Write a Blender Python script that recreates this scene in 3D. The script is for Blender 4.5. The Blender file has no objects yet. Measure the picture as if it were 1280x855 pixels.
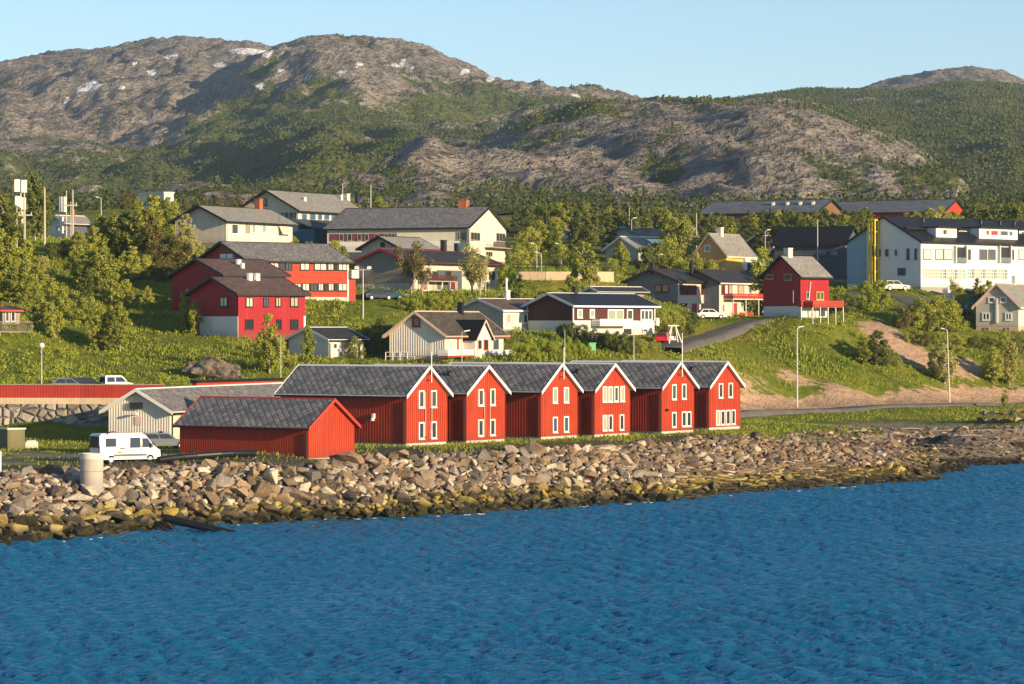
import bpy, math, random
import numpy as np
from mathutils import Vector, noise as mnoise

# ------------------------------------------------------------------ camera, sky, sun, exposure
F, H, HY, CX = 3800.0, 15.0, 410.0, 640.0      # focal length (px of a 1280 frame), eye height, horizon row, centre column
HAZE = 0.00007
SUN_A, SUN_EL = math.radians(50), math.radians(12)
scene = bpy.context.scene
C = scene.collection
cam = bpy.data.objects.new('camera', bpy.data.cameras.new('camera'))
C.objects.link(cam)
cam.location = (0, 0, H)
cam.rotation_euler = (math.pi / 2, 0, 0)
cam.data.sensor_width = 36
cam.data.lens = F * 36 / 1280
cam.data.shift_y = -(427.5 - HY) / 1280
cam.data.clip_start = 1
cam.data.clip_end = 20000
scene.camera = cam
sun_dir = Vector((math.cos(SUN_EL) * math.sin(SUN_A), -math.cos(SUN_EL) * math.cos(SUN_A), math.sin(SUN_EL)))
world = bpy.data.worlds.new('World')
scene.world = world
world.use_nodes = True
wn = world.node_tree.nodes
sky = wn.new('ShaderNodeTexSky')
sky.sky_type = 'NISHITA'
sky.sun_disc = False
sky.sun_elevation = SUN_EL
sky.sun_rotation = math.atan2(sun_dir.x, sun_dir.y)
sky.altitude = 0
sky.air_density = 0.78
sky.dust_density = 0.0
sky.ozone_density = 1.9
wn['Background'].inputs['Strength'].default_value = 0.10
world.node_tree.links.new(sky.outputs[0], wn['Background'].inputs['Color'])
sun = bpy.data.objects.new('sun', bpy.data.lights.new('sun', 'SUN'))
C.objects.link(sun)
sun.data.energy = 5.0
sun.data.angle = math.radians(0.5)
sun.data.color = (1.0, 0.77, 0.47)
sun.rotation_euler = sun_dir.to_track_quat('Z', 'Y').to_euler()
sun.location = (100, -100, 150)
vs = scene.view_settings
vs.view_transform = 'Standard'
vs.look = 'None'
vs.gamma = 1.0
vs.exposure = 0.9
vs.use_curve_mapping = False
scene.cycles.max_bounces = 6
scene.cycles.diffuse_bounces = 3
scene.cycles.glossy_bounces = 3
scene.cycles.transmission_bounces = 3
scene.cycles.transparent_max_bounces = 6
scene.cycles.volume_bounces = 0

R = random.Random(11)
rng = np.random.default_rng(11)


# ------------------------------------------------------------------ helpers
def W(px, py, D):
    return Vector(((px - CX) / F * D, D, H + (HY - py) / F * D))


def Dz(py, z):
    return F * (H - z) / (py - HY)


def tag(o, label=None, cat=None, group=None, kind=None):
    if label: o['label'] = label
    if cat: o['category'] = cat
    if group: o['group'] = group
    if kind: o['kind'] = kind
    return o


def empty(name, loc, rz=0.0):
    o = bpy.data.objects.new(name, None)
    C.objects.link(o)
    o.location = loc
    o.rotation_euler = (0, 0, rz)
    o.empty_display_size = 0.3
    return o


def thing(name, label, cat, loc, rz=0.0, group=None):
    return tag(empty(name, loc, rz), label, cat, group)


def copy_tree(o, parent=None):
    c = o.copy()
    C.objects.link(c)
    if parent: c.parent = parent
    for ch in list(o.children):
        copy_tree(ch, c)
    return c


class MB:
    """collects polygons, linked as one mesh object"""
    def __init__(s):
        s.v, s.f, s.m, s.uv = [], [], [], []

    def poly(s, pts, m=0, uv=None):
        i = len(s.v)
        s.v += [tuple(p) for p in pts]
        s.f.append(tuple(range(i, i + len(pts))))
        s.m.append(m)
        s.uv.append(uv if uv else [(0.0, 0.0)] * len(pts))

    def box(s, x0, x1, y0, y1, z0, z1, m=0):
        if x0 > x1: x0, x1 = x1, x0
        if y0 > y1: y0, y1 = y1, y0
        if z0 > z1: z0, z1 = z1, z0
        a = [(x0, y0, z0), (x1, y0, z0), (x1, y1, z0), (x0, y1, z0), (x0, y0, z1), (x1, y0, z1), (x1, y1, z1), (x0, y1, z1)]
        for q in ((3, 2, 1, 0), (4, 5, 6, 7), (0, 1, 5, 4), (1, 2, 6, 5), (2, 3, 7, 6), (3, 0, 4, 7)):
            s.poly([a[k] for k in q], m)

    def prism(s, poly, d, m=0):
        """extrude a planar polygon (list of 3D points) by vector d"""
        d = Vector(d)
        a = [Vector(p) for p in poly]
        b = [p + d for p in a]
        s.poly(a[::-1], m)
        s.poly(b, m)
        n = len(a)
        for i in range(n):
            j = (i + 1) % n
            s.poly([a[i], a[j], b[j], b[i]], m)

    def tube(s, p0, p1, r0, r1=None, n=8, m=0, cap=True):
        r1 = r0 if r1 is None else r1
        p0, p1 = Vector(p0), Vector(p1)
        d = (p1 - p0).normalized()
        u = d.orthogonal().normalized()
        w = d.cross(u)
        a = [p0 + (u * math.cos(2 * math.pi * k / n) + w * math.sin(2 * math.pi * k / n)) * r0 for k in range(n)]
        b = [p1 + (u * math.cos(2 * math.pi * k / n) + w * math.sin(2 * math.pi * k / n)) * r1 for k in range(n)]
        for k in range(n):
            j = (k + 1) % n
            s.poly([a[k], a[j], b[j], b[k]], m)
        if cap:
            s.poly(a[::-1], m)
            s.poly(b, m)

    def ball(s, c, r, m=0, n=8, k=6):
        c = Vector(c)
        r = Vector((r, r, r)) if not hasattr(r, '__len__') else Vector(r)
        P = lambda i, j: c + Vector((r.x * math.sin(math.pi * i / k) * math.cos(2 * math.pi * j / n), r.y * math.sin(math.pi * i / k) * math.sin(2 * math.pi * j / n), r.z * math.cos(math.pi * i / k)))
        for i in range(k):
            for j in range(n):
                q = [P(i, j), P(i + 1, j), P(i + 1, j + 1), P(i, j + 1)]
                if i == 0: q = [q[0], q[1], q[2]]
                elif i == k - 1: q = [q[0], q[1], q[3]]
                s.poly(q, m)

    def build(s, name, mats, parent=None, smooth=False):
        me = bpy.data.meshes.new(name)
        me.from_pydata(s.v, [], s.f)
        for m in (mats if isinstance(mats, (list, tuple)) else [mats]):
            me.materials.append(m)
        me.polygons.foreach_set('material_index', s.m)
        if any(any(u != (0.0, 0.0) for u in q) for q in s.uv):
            l = me.uv_layers.new(name='UVMap')
            l.data.foreach_set('uv', [c for q in s.uv for u in q for c in u])
        if smooth:
            me.polygons.foreach_set('use_smooth', [True] * len(s.f))
        me.update()
        o = bpy.data.objects.new(name, me)
        C.objects.link(o)
        if parent: o.parent = parent
        return o


def np_mesh(name, verts, faces, mat, parent=None, smooth=False, attrs=None):
    """fast mesh from arrays; faces (n,3) or (n,4)"""
    me = bpy.data.meshes.new(name)
    verts = np.asarray(verts, np.float32)
    faces = np.asarray(faces, np.int32)
    n, k = faces.shape
    me.vertices.add(len(verts))
    me.vertices.foreach_set('co', verts.ravel())
    me.loops.add(n * k)
    me.loops.foreach_set('vertex_index', faces.ravel())
    me.polygons.add(n)
    me.polygons.foreach_set('loop_start', np.arange(0, n * k, k, dtype=np.int32))
    me.polygons.foreach_set('loop_total', np.full(n, k, np.int32))
    if smooth: me.polygons.foreach_set('use_smooth', np.ones(n, bool))
    me.update(calc_edges=True)
    for an, arr in (attrs or {}).items():
        a = me.attributes.new(an, 'FLOAT_COLOR', 'POINT')
        col = np.ones((len(verts), 4), np.float32)
        col[:, :arr.shape[1]] = arr
        a.data.foreach_set('color', col.ravel())
    for m in (mat if isinstance(mat, (list, tuple)) else [mat]): me.materials.append(m)
    o = bpy.data.objects.new(name, me)
    C.objects.link(o)
    if parent: o.parent = parent
    return o


# ---- numpy noise
_perm = np.random.default_rng(5).permutation(512)
_g = np.random.default_rng(6).uniform(-1, 1, (512, 2))
_g /= np.linalg.norm(_g, axis=1)[:, None]


def pn(x, y):
    xi, yi = np.floor(x).astype(int), np.floor(y).astype(int)
    xf, yf = x - xi, y - yi
    u, v = xf ** 3 * (xf * (6 * xf - 15) + 10), yf ** 3 * (yf * (6 * yf - 15) + 10)
    def g(a, b):
        h = _perm[(_perm[(xi + a) & 511] + yi + b) & 511]
        return _g[h, 0] * (xf - a) + _g[h, 1] * (yf - b)
    return (g(0, 0) * (1 - u) + g(1, 0) * u) * (1 - v) + (g(0, 1) * (1 - u) + g(1, 1) * u) * v


def fbm(x, y, o=4, gain=0.5, ridged=False):
    t, a, n = 0, 1.0, 0
    for k in range(o):
        q = pn(x * 2 ** k + 17.3 * k, y * 2 ** k + 9.1 * k) * 1.5
        if ridged: q = 1 - 2 * np.abs(q)
        t = t + a * q
        n += a
        a *= gain
    return t / n


# ------------------------------------------------------------------ materials
M = {}


class NT:
    def __init__(s, name):
        s.mat = bpy.data.materials.new(name)
        s.mat.use_nodes = True
        s.t = s.mat.node_tree
        s.b = s.t.nodes['Principled BSDF']

    def n(s, typ, **kw):
        nd = s.t.nodes.new('ShaderNode' + typ)
        ins = kw.pop('ins', {})
        for k, v in kw.items(): setattr(nd, k, v)
        for k, v in ins.items():
            if isinstance(v, bpy.types.NodeSocket): s.t.links.new(v, nd.inputs[k])
            else: nd.inputs[k].default_value = v
        return nd

    def math(s, op, a, b=0.0, c=None):
        i = {0: a, 1: b}
        if c is not None: i[2] = c
        return s.n('Math', operation=op, ins=i).outputs[0]

    def mix(s, f, a, b, blend='MIX'):
        return s.n('Mix', data_type='RGBA', blend_type=blend, ins={0: f, 6: a, 7: b}).outputs[2]

    def ramp(s, f, stops):
        nd = s.n('ValToRGB', ins={0: f})
        e = nd.color_ramp.elements
        while len(e) > 1: e.remove(e[-1])
        e[0].position, e[0].color = stops[0][0], rgba(stops[0][1])
        for p, c in stops[1:]:
            q = e.new(p)
            q.color = rgba(c)
        return nd.outputs[0]

    def noise(s, vec, scale, detail=3, rough=0.55):
        return s.n('TexNoise', ins={'Vector': vec, 'Scale': scale, 'Detail': detail, 'Roughness': rough}).outputs[0]

    def bump(s, h, strength=0.4, dist=0.05):
        nd = s.n('Bump', ins={'Height': h, 'Strength': strength, 'Distance': dist})
        s.t.links.new(nd.outputs[0], s.b.inputs['Normal'])

    def set(s, **kw):
        for k, v in kw.items():
            k = {'col': 'Base Color', 'rough': 'Roughness', 'metal': 'Metallic', 'spec': 'Specular IOR Level'}.get(k, k)
            if isinstance(v, bpy.types.NodeSocket): s.t.links.new(v, s.b.inputs[k])
            else: s.b.inputs[k].default_value = v
        return s


def rgba(c):
    c = (c, c, c) if not hasattr(c, '__len__') else tuple(c)
    return c if len(c) == 4 else c + (1.0,)


def paint(name, col, rough=0.6, var=0.25, scale=0.6, boards=0.0, horiz=False, spec=0.3):
    """painted boards or plaster: uneven weathering, streaks, optional board grooves every `boards` m"""
    t = NT(name)
    co = t.n('TexCoord').outputs['Object']
    st = t.n('Mapping', ins={0: co, 3: (2.2, 2.2, 0.22)}).outputs[0]
    n1 = t.noise(co, scale, 4)
    n2 = t.noise(st, 1.6, 3)
    f = t.math('ADD', t.math('MULTIPLY', n1, 0.55), t.math('MULTIPLY', n2, 0.45))
    d = tuple(c * (1 - var) for c in col)
    l = tuple(min(1, c * (1 + var * 0.6)) for c in col)
    c = t.ramp(f, [(0.32, d), (0.52, col), (0.7, l)])
    zc = t.n('SeparateXYZ', ins={0: co}).outputs[2]
    dirt = t.n('MapRange', ins={0: t.math('ADD', zc, t.math('MULTIPLY', n1, -1.6)), 1: 0.35, 2: -0.75}).outputs[0]
    c = t.mix(t.math('MULTIPLY', dirt, 0.55), c, rgba(tuple(q * .45 + .03 for q in col)))
    fade = t.n('MapRange', ins={0: t.noise(st, 0.55, 5, 0.65), 1: 0.52, 2: 0.75}).outputs[0]
    c = t.mix(t.math('MULTIPLY', fade, 0.35), c, rgba(tuple(min(.85, q * 1.15 + .035) for q in col)))
    if boards:
        s = t.n('SeparateXYZ', ins={0: co})
        x = s.outputs[2] if horiz else t.math('ADD', s.outputs[0], s.outputs[1])
        k = t.math('DIVIDE', x, boards)
        fr = t.math('FRACT', k)
        wn_ = t.n('TexWhiteNoise', noise_dimensions='1D', ins={1: t.math('FLOOR', k)}).outputs[0]
        c = t.mix(t.math('MULTIPLY', wn_, 0.22), c, rgba(tuple(q * 0.6 for q in col)))
        e = t.math('ABSOLUTE', t.math('SUBTRACT', fr, 0.5))
        g = t.math('SMOOTH_MIN', t.math('MULTIPLY', t.math('SUBTRACT', 0.5, e), 9.0), 1.0, 0.1)
        t.bump(g, 0.9, 0.03)
    t.set(col=c, rough=rough, spec=spec)
    M[name] = t.mat
    return t.mat


def slate(name, cols, period=0.62, rough=0.7, line=0.045, dark=0.02, diamond=True):
    """roof covering laid in the UV plane (metres): diamond slates or rows of tiles"""
    t = NT(name)
    uv = t.n('TexCoord').outputs['UV']
    s = t.n('SeparateXYZ', ins={0: uv})
    u, v = s.outputs[0], s.outputs[1]
    if diamond:
        a, b = t.math('DIVIDE', t.math('ADD', u, v), period), t.math('DIVIDE', t.math('SUBTRACT', u, v), period)
    else:
        b = t.math('DIVIDE', v, period)
        a = t.math('ADD', t.math('DIVIDE', u, period * 1.3), t.math('MULTIPLY', t.math('FLOOR', b), 0.5))
    ea = t.math('ABSOLUTE', t.math('SUBTRACT', t.math('FRACT', a), 0.5))
    eb = t.math('ABSOLUTE', t.math('SUBTRACT', t.math('FRACT', b), 0.5))
    edge = t.math('MAXIMUM', ea, eb)
    lm = t.math('GREATER_THAN', edge, 0.5 - line / period)
    cell = t.n('CombineXYZ', ins={0: t.math('FLOOR', a), 1: t.math('FLOOR', b)}).outputs[0]
    wn_ = t.n('TexWhiteNoise', noise_dimensions='3D', ins={0: cell}).outputs[0]
    co = t.n('TexCoord').outputs['Object']
    n1 = t.noise(co, 0.5, 4)
    f = t.math('ADD', t.math('MULTIPLY', wn_, 0.6), t.math('MULTIPLY', n1, 0.4))
    c = t.ramp(f, [(0.15, cols[0]), (0.5, cols[1]), (0.85, cols[2])])
    c = t.mix(t.math('MULTIPLY', lm, 0.85), c, rgba(dark))
    t.bump(t.math('MULTIPLY', t.math('SUBTRACT', 0.5, edge), 3.0), 0.5, 0.03)
    t.set(col=c, rough=rough, spec=0.3)
    M[name] = t.mat
    return t.mat


def plain(name, col, rough=0.5, metal=0.0, var=0.15, scale=2.0, spec=0.4):
    t = NT(name)
    co = t.n('TexCoord').outputs['Object']
    n1 = t.noise(co, scale, 3)
    c = t.mix(n1, rgba(tuple(q * (1 - var) for q in col)), rgba(tuple(min(1, q * (1 + var)) for q in col)))
    t.set(col=c, rough=rough, metal=metal, spec=spec)
    M[name] = t.mat
    return t.mat


RED = (0.40, 0.044, 0.016)
paint('red_boards', RED, 0.65, 0.22, 0.5)
paint('red_shed', (0.42, 0.046, 0.017), 0.65, 0.22, 0.5)
paint('crimson', (0.35, 0.010, 0.019), 0.6, 0.18, 0.5, boards=0.3)
paint('orange_red', (0.42, 0.045, 0.017), 0.6, 0.18, 0.5, boards=0.3, horiz=True)
paint('red_trim', (0.40, 0.045, 0.03), 0.55, 0.15)
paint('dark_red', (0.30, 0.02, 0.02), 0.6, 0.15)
paint('white_wall', (0.66, 0.63, 0.57), 0.7, 0.08, 0.4, boards=0.5, horiz=True)
paint('cream_wall', (0.66, 0.61, 0.50), 0.75, 0.08, 0.4)
paint('plaster', (0.67, 0.66, 0.64), 0.75, 0.07, 0.3)
paint('pink_grey', (0.72, 0.66, 0.60), 0.7, 0.12, 0.5)
paint('beige_wall', (0.60, 0.53, 0.44), 0.7, 0.12, 0.5, boards=0.4)
paint('grey_boards', (0.27, 0.25, 0.225), 0.7, 0.16, 0.5, boards=0.4)
paint('row_grey', (0.23, 0.23, 0.225), 0.7, 0.14, 0.5, boards=0.35)
paint('row_cream', (0.60, 0.52, 0.42), 0.7, 0.1, 0.5)
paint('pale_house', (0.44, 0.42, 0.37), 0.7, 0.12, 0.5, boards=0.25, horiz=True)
paint('white_house', (0.63, 0.62, 0.60), 0.7, 0.08, 0.5, boards=0.3)
paint('brown_boards', (0.082, 0.026, 0.022), 0.65, 0.2, 0.5, boards=0.25)
paint('yellow_boards', (0.74, 0.50, 0.10), 0.65, 0.15, 0.5, boards=0.25)
paint('ochre_boards', (0.60, 0.33, 0.11), 0.65, 0.15, 0.5, boards=0.25)
paint('blue_boards', (0.06, 0.16, 0.27), 0.65, 0.15, 0.5, boards=0.25)
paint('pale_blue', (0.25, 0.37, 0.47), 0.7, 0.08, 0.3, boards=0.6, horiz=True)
paint('slate_blue', (0.085, 0.10, 0.12), 0.65, 0.15, 0.5, boards=0.4)
paint('purple_boards', (0.17, 0.05, 0.07), 0.65, 0.15, 0.5, boards=0.25)
paint('brown_far', (0.20, 0.10, 0.06), 0.7, 0.2, 0.3, boards=0.6)
paint('black_trim', (0.012, 0.012, 0.014), 0.5, 0.1)
paint('white_trim', (0.74, 0.72, 0.68), 0.5, 0.05)
paint('pink_trim', (0.66, 0.47, 0.40), 0.55, 0.08)
paint('concrete', (0.42, 0.38, 0.33), 0.85, 0.2, 1.2)
paint('pale_concrete', (0.62, 0.58, 0.52), 0.85, 0.12, 0.6)
paint('tan_concrete', (0.55, 0.42, 0.28), 0.85, 0.22, 0.5)
paint('brick', (0.35, 0.12, 0.06), 0.85, 0.3, 3.0)
paint('old_wood', (0.36, 0.30, 0.24), 0.8, 0.25, 1.0, boards=0.15)
paint('olive_metal', (0.15, 0.14, 0.06), 0.6, 0.2, 0.8)
paint('yellow_steel', (0.80, 0.56, 0.02), 0.5, 0.08)
slate('slate_diamond', [(0.121, 0.1166, 0.1144), (0.209, 0.198, 0.1892), (0.33, 0.3025, 0.2805)], 0.66, 0.6, 0.05, 0.025)
slate('slate_small', [(0.126, 0.1232, 0.1232), (0.203, 0.1932, 0.189), (0.322, 0.301, 0.28)], 0.5, 0.7, 0.03, 0.05)
slate('slate_pale', [(0.204, 0.192, 0.18), (0.264, 0.252, 0.234), (0.336, 0.318, 0.288)], 0.5, 0.75, 0.02, 0.1)
slate('tile_black', [(0.010, 0.010, 0.012), (0.018, 0.018, 0.02), (0.03, 0.03, 0.034)], 0.36, 0.45, 0.04, 0.006, False)
slate('tile_grey', [(0.03, 0.03, 0.032), (0.045, 0.044, 0.045), (0.065, 0.062, 0.06)], 0.36, 0.6, 0.04, 0.015, False)
slate('tile_brown', [(0.09375, 0.05625, 0.04625), (0.1375, 0.0825, 0.065), (0.1875, 0.1125, 0.09)], 0.36, 0.65, 0.03, 0.04, False)
slate('tile_mossy', [(0.054, 0.0456, 0.0312), (0.09, 0.0744, 0.054), (0.144, 0.1164, 0.0864)], 0.36, 0.75, 0.03, 0.03, False)
slate('roof_felt', [(0.10, 0.11, 0.13), (0.13, 0.14, 0.16), (0.17, 0.175, 0.19)], 1.0, 0.7, 0.02, 0.07, False)
plain('glass', (0.030, 0.036, 0.045), 0.06, 0.0, 0.3, 0.8, 0.9)
plain('glass_blue', (0.03, 0.085, 0.16), 0.08, 0.0, 0.3, 0.8, 0.9)
plain('curtain', (0.55, 0.53, 0.47), 0.35, 0.0, 0.08, 1.5)
plain('curtain_green', (0.27, 0.32, 0.25), 0.35, 0.0, 0.08, 1.5)
plain('curtain_warm', (0.40, 0.32, 0.23), 0.35, 0.0, 0.15, 1.5)
plain('blind_red', (0.50, 0.04, 0.06), 0.4)
plain('blind_grey', (0.09, 0.09, 0.09), 0.4)
plain('teal_glass', (0.12, 0.27, 0.22), 0.2)
plain('car_white', (0.78, 0.77, 0.74), 0.25, 0, 0.03)
plain('car_silver', (0.55, 0.54, 0.52), 0.25, 0.2, 0.03)
plain('car_dark', (0.03, 0.04, 0.06), 0.25, 0.1, 0.1)
plain('car_blue', (0.03, 0.09, 0.18), 0.25, 0.1, 0.1)
plain('car_red', (0.55, 0.03, 0.05), 0.25, 0, 0.05)
plain('car_grey', (0.16, 0.19, 0.22), 0.25, 0.2, 0.05)
plain('tyre', (0.012, 0.012, 0.012), 0.8)
plain('rim', (0.45, 0.45, 0.45), 0.35, 0.5)
plain('lamp_red', (0.45, 0.02, 0.02), 0.3)
plain('lamp_clear', (0.75, 0.75, 0.72), 0.2)
plain('grey_plastic', (0.12, 0.12, 0.12), 0.6)
plain('black_pipe', (0.012, 0.012, 0.013), 0.35)
plain('green_plastic', (0.02, 0.30, 0.08), 0.45)
plain('pole_grey', (0.52, 0.50, 0.46), 0.5, 0.2, 0.1)
plain('pole_wood', (0.50, 0.44, 0.35), 0.8, 0.0, 0.2, 1.0)
plain('lamp_head', (0.72, 0.71, 0.67), 0.4)
plain('white_paint', (0.80, 0.79, 0.76), 0.5, 0, 0.05)
plain('dark_steel', (0.05, 0.05, 0.055), 0.4, 0.5)
plain('bark', (0.13, 0.11, 0.085), 0.9, 0, 0.4, 4.0)
plain('bark_pale', (0.36, 0.33, 0.28), 0.9, 0, 0.45, 4.0)


def leaf_mat(name, a, b, c):
    t = NT(name)
    rnd = t.n('ObjectInfo').outputs['Random']
    isl = t.n('NewGeometry').outputs['Random Per Island']
    f = t.math('ADD', t.math('MULTIPLY', isl, 0.55), t.math('MULTIPLY', rnd, 0.45))
    if name == 'grass_blades':
        pos = t.n('NewGeometry').outputs['Position']
        f = t.math('ADD', t.math('MULTIPLY', isl, 0.35), t.math('MULTIPLY', t.math('SUBTRACT', t.noise(pos, 0.13, 4, 0.6), 0.22), 1.15))
    c_ = t.ramp(f, [(0.05, a), (0.5, b), (0.95, c)])
    t.set(col=c_, rough=0.55, spec=0.25)
    tr = t.n('BsdfTranslucent', ins={0: c_})
    mx = t.n('MixShader', ins={0: 0.32})
    t.t.links.new(t.b.outputs[0], mx.inputs[1])
    t.t.links.new(tr.outputs[0], mx.inputs[2])
    t.t.links.new(mx.outputs[0], t.t.nodes['Material Output'].inputs[0])
    M[name] = t.mat


leaf_mat('leaf_birch', (0.2011, 0.2361, 0.0353), (0.3519, 0.3688, 0.0531), (0.45, 0.45, 0.0825))
leaf_mat('leaf_dark', (0.094, 0.1241, 0.0276), (0.1722, 0.1984, 0.0386), (0.2658, 0.2616, 0.0551))
leaf_mat('leaf_pale', (0.3428, 0.3144, 0.0881), (0.45, 0.4149, 0.1257), (0.45, 0.45, 0.1761))
leaf_mat('leaf_brown', (0.13, 0.125, 0.035), (0.19, 0.165, 0.045), (0.25, 0.2, 0.06))
leaf_mat('leaf_pine', (0.0596, 0.0761, 0.0238), (0.1136, 0.1286, 0.0333), (0.2028, 0.1904, 0.0523))
leaf_mat('leaf_hedge', (0.1871, 0.2544, 0.03), (0.306, 0.3742, 0.042), (0.45, 0.45, 0.0599))
leaf_mat('grass_blades', (0.122, 0.1647, 0.0179), (0.2344, 0.2745, 0.0284), (0.3683, 0.3658, 0.0622))
leaf_mat('scrub_leaf', (0.0575, 0.0805, 0.023), (0.0828, 0.1058, 0.0299), (0.1265, 0.1357, 0.0391))

# ------------------------------------------------------------------ where the buildings stand: near corner (column, row, distance), turn, far ends of both walls
SITES = {
    'boat1': (508, 558.5, 266, 56, 351, 558.5), 'boat2': (583, 555, 272.6, 56, 500, 631), 'boat3': (676.3, 550, 282.3, 56, 600, 721.5),
    'boat4': (743.3, 547, 288.5, 56, 670, 787), 'boat5': (827, 543, 297, 56, 750, 867), 'boat6': (886.5, 538, 308.8, 56, 810, 925),
    'shed': (385.5, 574.5, 247, 56, 225, 442.5), 'greyshed': (212.5, 554, 280, 70, 136, 460), 'redlow': (246, 500, 312, 62, 240, 352),
    'crimson_front': (297.8, 420, 373, 40, 237, 381.5), 'crimson_back': (280, 392, 388, 40, 215.5, 357),
    'redlong': (310, 379, 402, 38, 249, 435.5), 'whitetop': (283, 306, 430, 60, 219, 365.5), 'upperlong': (372.5, 292, 505, 60, 298, 456),
    'bigcream': (585, 327, 485, 70, 409, 632.5), 'midgrey': (512, 366, 432, 57, 445, 622), 'midback': (500, 345, 452, 57, 452, 545),
    'garage': (411, 450, 368, 45, 361, 454.5), 'beige': (556, 451, 366, 65, 487, 629), 'whitebrown': (629, 415, 396, 46, 571, 697),
    'brown': (716.3, 416, 393, 45, 659, 818.5), 'rowa': (847.3, 399, 440, 54, 784, 884), 'rowb': (899, 399, 444, 54, 845, 970.5),
    'redright': (1000.6, 396, 425, 42, 954, 1036), 'yellow': (907.5, 340, 500, 56, 867, 943), 'darkhall': (1056, 352, 505, 60, 968, 1075),
    'flats': (1151, 361, 475, 44, 1059, 1345), 'greyhouse': (1273, 414, 450, 66, 1220, 1310), 'longred': (1180, 285, 640, 62, 1045, 1207),
    'brownhall': (1020, 290, 625, 62, 930, 1055), 'bluehouse': (804, 318, 545, 42, 752, 840), 'palehouse': (798, 326, 522, 44, 757, 822),
    'purple': (955, 318, 548, 50, 935, 972), 'whitelow': (975, 335, 520, 45, 962, 985), 'lefttop': (82, 300, 480, 50, 62, 112),
    'flatroof': (205, 262, 600, 40, 174, 217), 'hut': (3, 404, 365, 40, -30, 25), 'carport': (748, 369, 425, 40, 733, 806),
    'bluecabin': (1222, 385, 470, 40, 1200, 1232), 'backgrey': (712, 300, 600, 50, 695, 717),
}


def hdir(th, wall):
    t = math.radians(th)
    return (math.cos(t), math.sin(t)) if wall == 'R' else (-math.sin(t), math.cos(t))


def along(o, d, px):
    """distance along a wall from o to the image column px"""
    k = (px - CX) / F
    return (k * o[1] - o[0]) / (d[0] - k * d[1])


# ------------------------------------------------------------------ terrain of the town (metres), interpolated through surveyed points
ctrl = []
def cp(px, py, D=None, z=None):
    if D is None: D = Dz(py, z)
    p = W(px, py, D)
    ctrl.append((p.x, p.y, p.z))
for k, (px, py, D, th, pl, pr) in SITES.items():
    o = W(px, py, D)
    ctrl.append(tuple(o))
    for w, e in (('R', pr), ('L', pl)):
        d = hdir(th, w)
        t = along((o.x, o.y), d, e)
        t = min(abs(t), 24)
        ctrl.append((o.x + d[0] * t, o.y + d[1] * t, o.z))
SHORE = [(-260, 700), (-100, 690), (0, 682), (100, 675), (220, 661), (290, 657), (400, 650), (530, 647), (640, 640), (760, 632), (900, 620), (1000, 614), (1100, 607), (1165, 599), (1190, 594), (1150, 583), (1160, 577), (1230, 574), (1290, 572), (1400, 568), (1600, 562)]
shore_w = [W(px, py, Dz(py, 0)) for px, py in SHORE]
for px, py in SHORE:
    cp(px, py, z=-0.15)
for px, py in SHORE[:14]:
    p = W(px, py, Dz(py, 0))
    ctrl.append((p.x + 5, p.y - 16, -3.5))
    ctrl.append((p.x + 15, p.y - 45, -5.0))
for x_, y_ in ((75, 320), (95, 330), (60, 250), (110, 260), (150, 330)): ctrl.append((x_, y_, -4.0))
TOP = [(-260, 600, 4.0), (-100, 595, 4.0), (0, 592, 3.9), (90, 591, 3.8), (160, 590, 3.8), (225, 583, 4.1), (320, 580, 4.2), (400, 578, 4.3), (450, 570, 4.4), (560, 568, 4.4), (640, 563, 4.4), (720, 559, 4.4), (800, 554, 4.4), (870, 549, 4.4), (940, 546, 4.4), (1000, 553, 3.6), (1050, 562, 2.9), (1100, 573, 2.0), (1140, 584, 1.2)]
for px, py, z in TOP: cp(px, py, z=z)
for px, py, z in ((1100, 552, 2.9), (1180, 556, 2.0), (1260, 553, 2.0), (1100, 535, 4.0), (1200, 528, 4.2), (1280, 522, 4.2), (1400, 515, 4.4), (1350, 545, 1.8)): cp(px, py, z=z)
for px, py, z in ((0, 576, 4.2), (60, 574, 4.2), (-150, 580, 4.2), (150, 565, 4.2), (60, 552, 4.3), (-100, 555, 4.3), (0, 545, 4.7), (120, 545, 4.7), (-150, 545, 4.7)): cp(px, py, z=z)
for px, D, z in ((300, 300, 4.6), (400, 310, 4.6), (500, 315, 4.7), (600, 320, 4.7), (700, 330, 4.7), (800, 335, 4.7), (400, 338, 4.9), (500, 343, 4.9), (600, 345, 4.9), (700, 350, 4.9), (800, 356, 4.9), (880, 362, 4.9)): ctrl.append(((px - CX) / F * D, D, z))
for px, D, z in ((930, 385, 4.8), (1000, 396, 4.8), (1100, 406, 4.9), (1200, 415, 4.9), (1280, 422, 5.0), (1400, 430, 5.1), (930, 372, 4.7), (1000, 383, 4.7), (1100, 393, 4.7), (1200, 402, 4.7), (1280, 408, 4.7), (960, 340, 4.5)): ctrl.append(((px - CX) / F * D, D, z))
WALLX = [(-200, 297), (0, 296.5), (100, 296), (142, 295.5), (205, 295)]
for px, D in WALLX:
    ctrl.append(((px - CX) / F * D, D + 1.6, 8.1))
    ctrl.append(((px - CX) / F * D, D - 0.6, 5.3))
    ctrl.append(((px - CX) / F * D, D + 14, 8.2))
    ctrl.append(((px - CX) / F * D, D + 34, 8.6))
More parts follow.
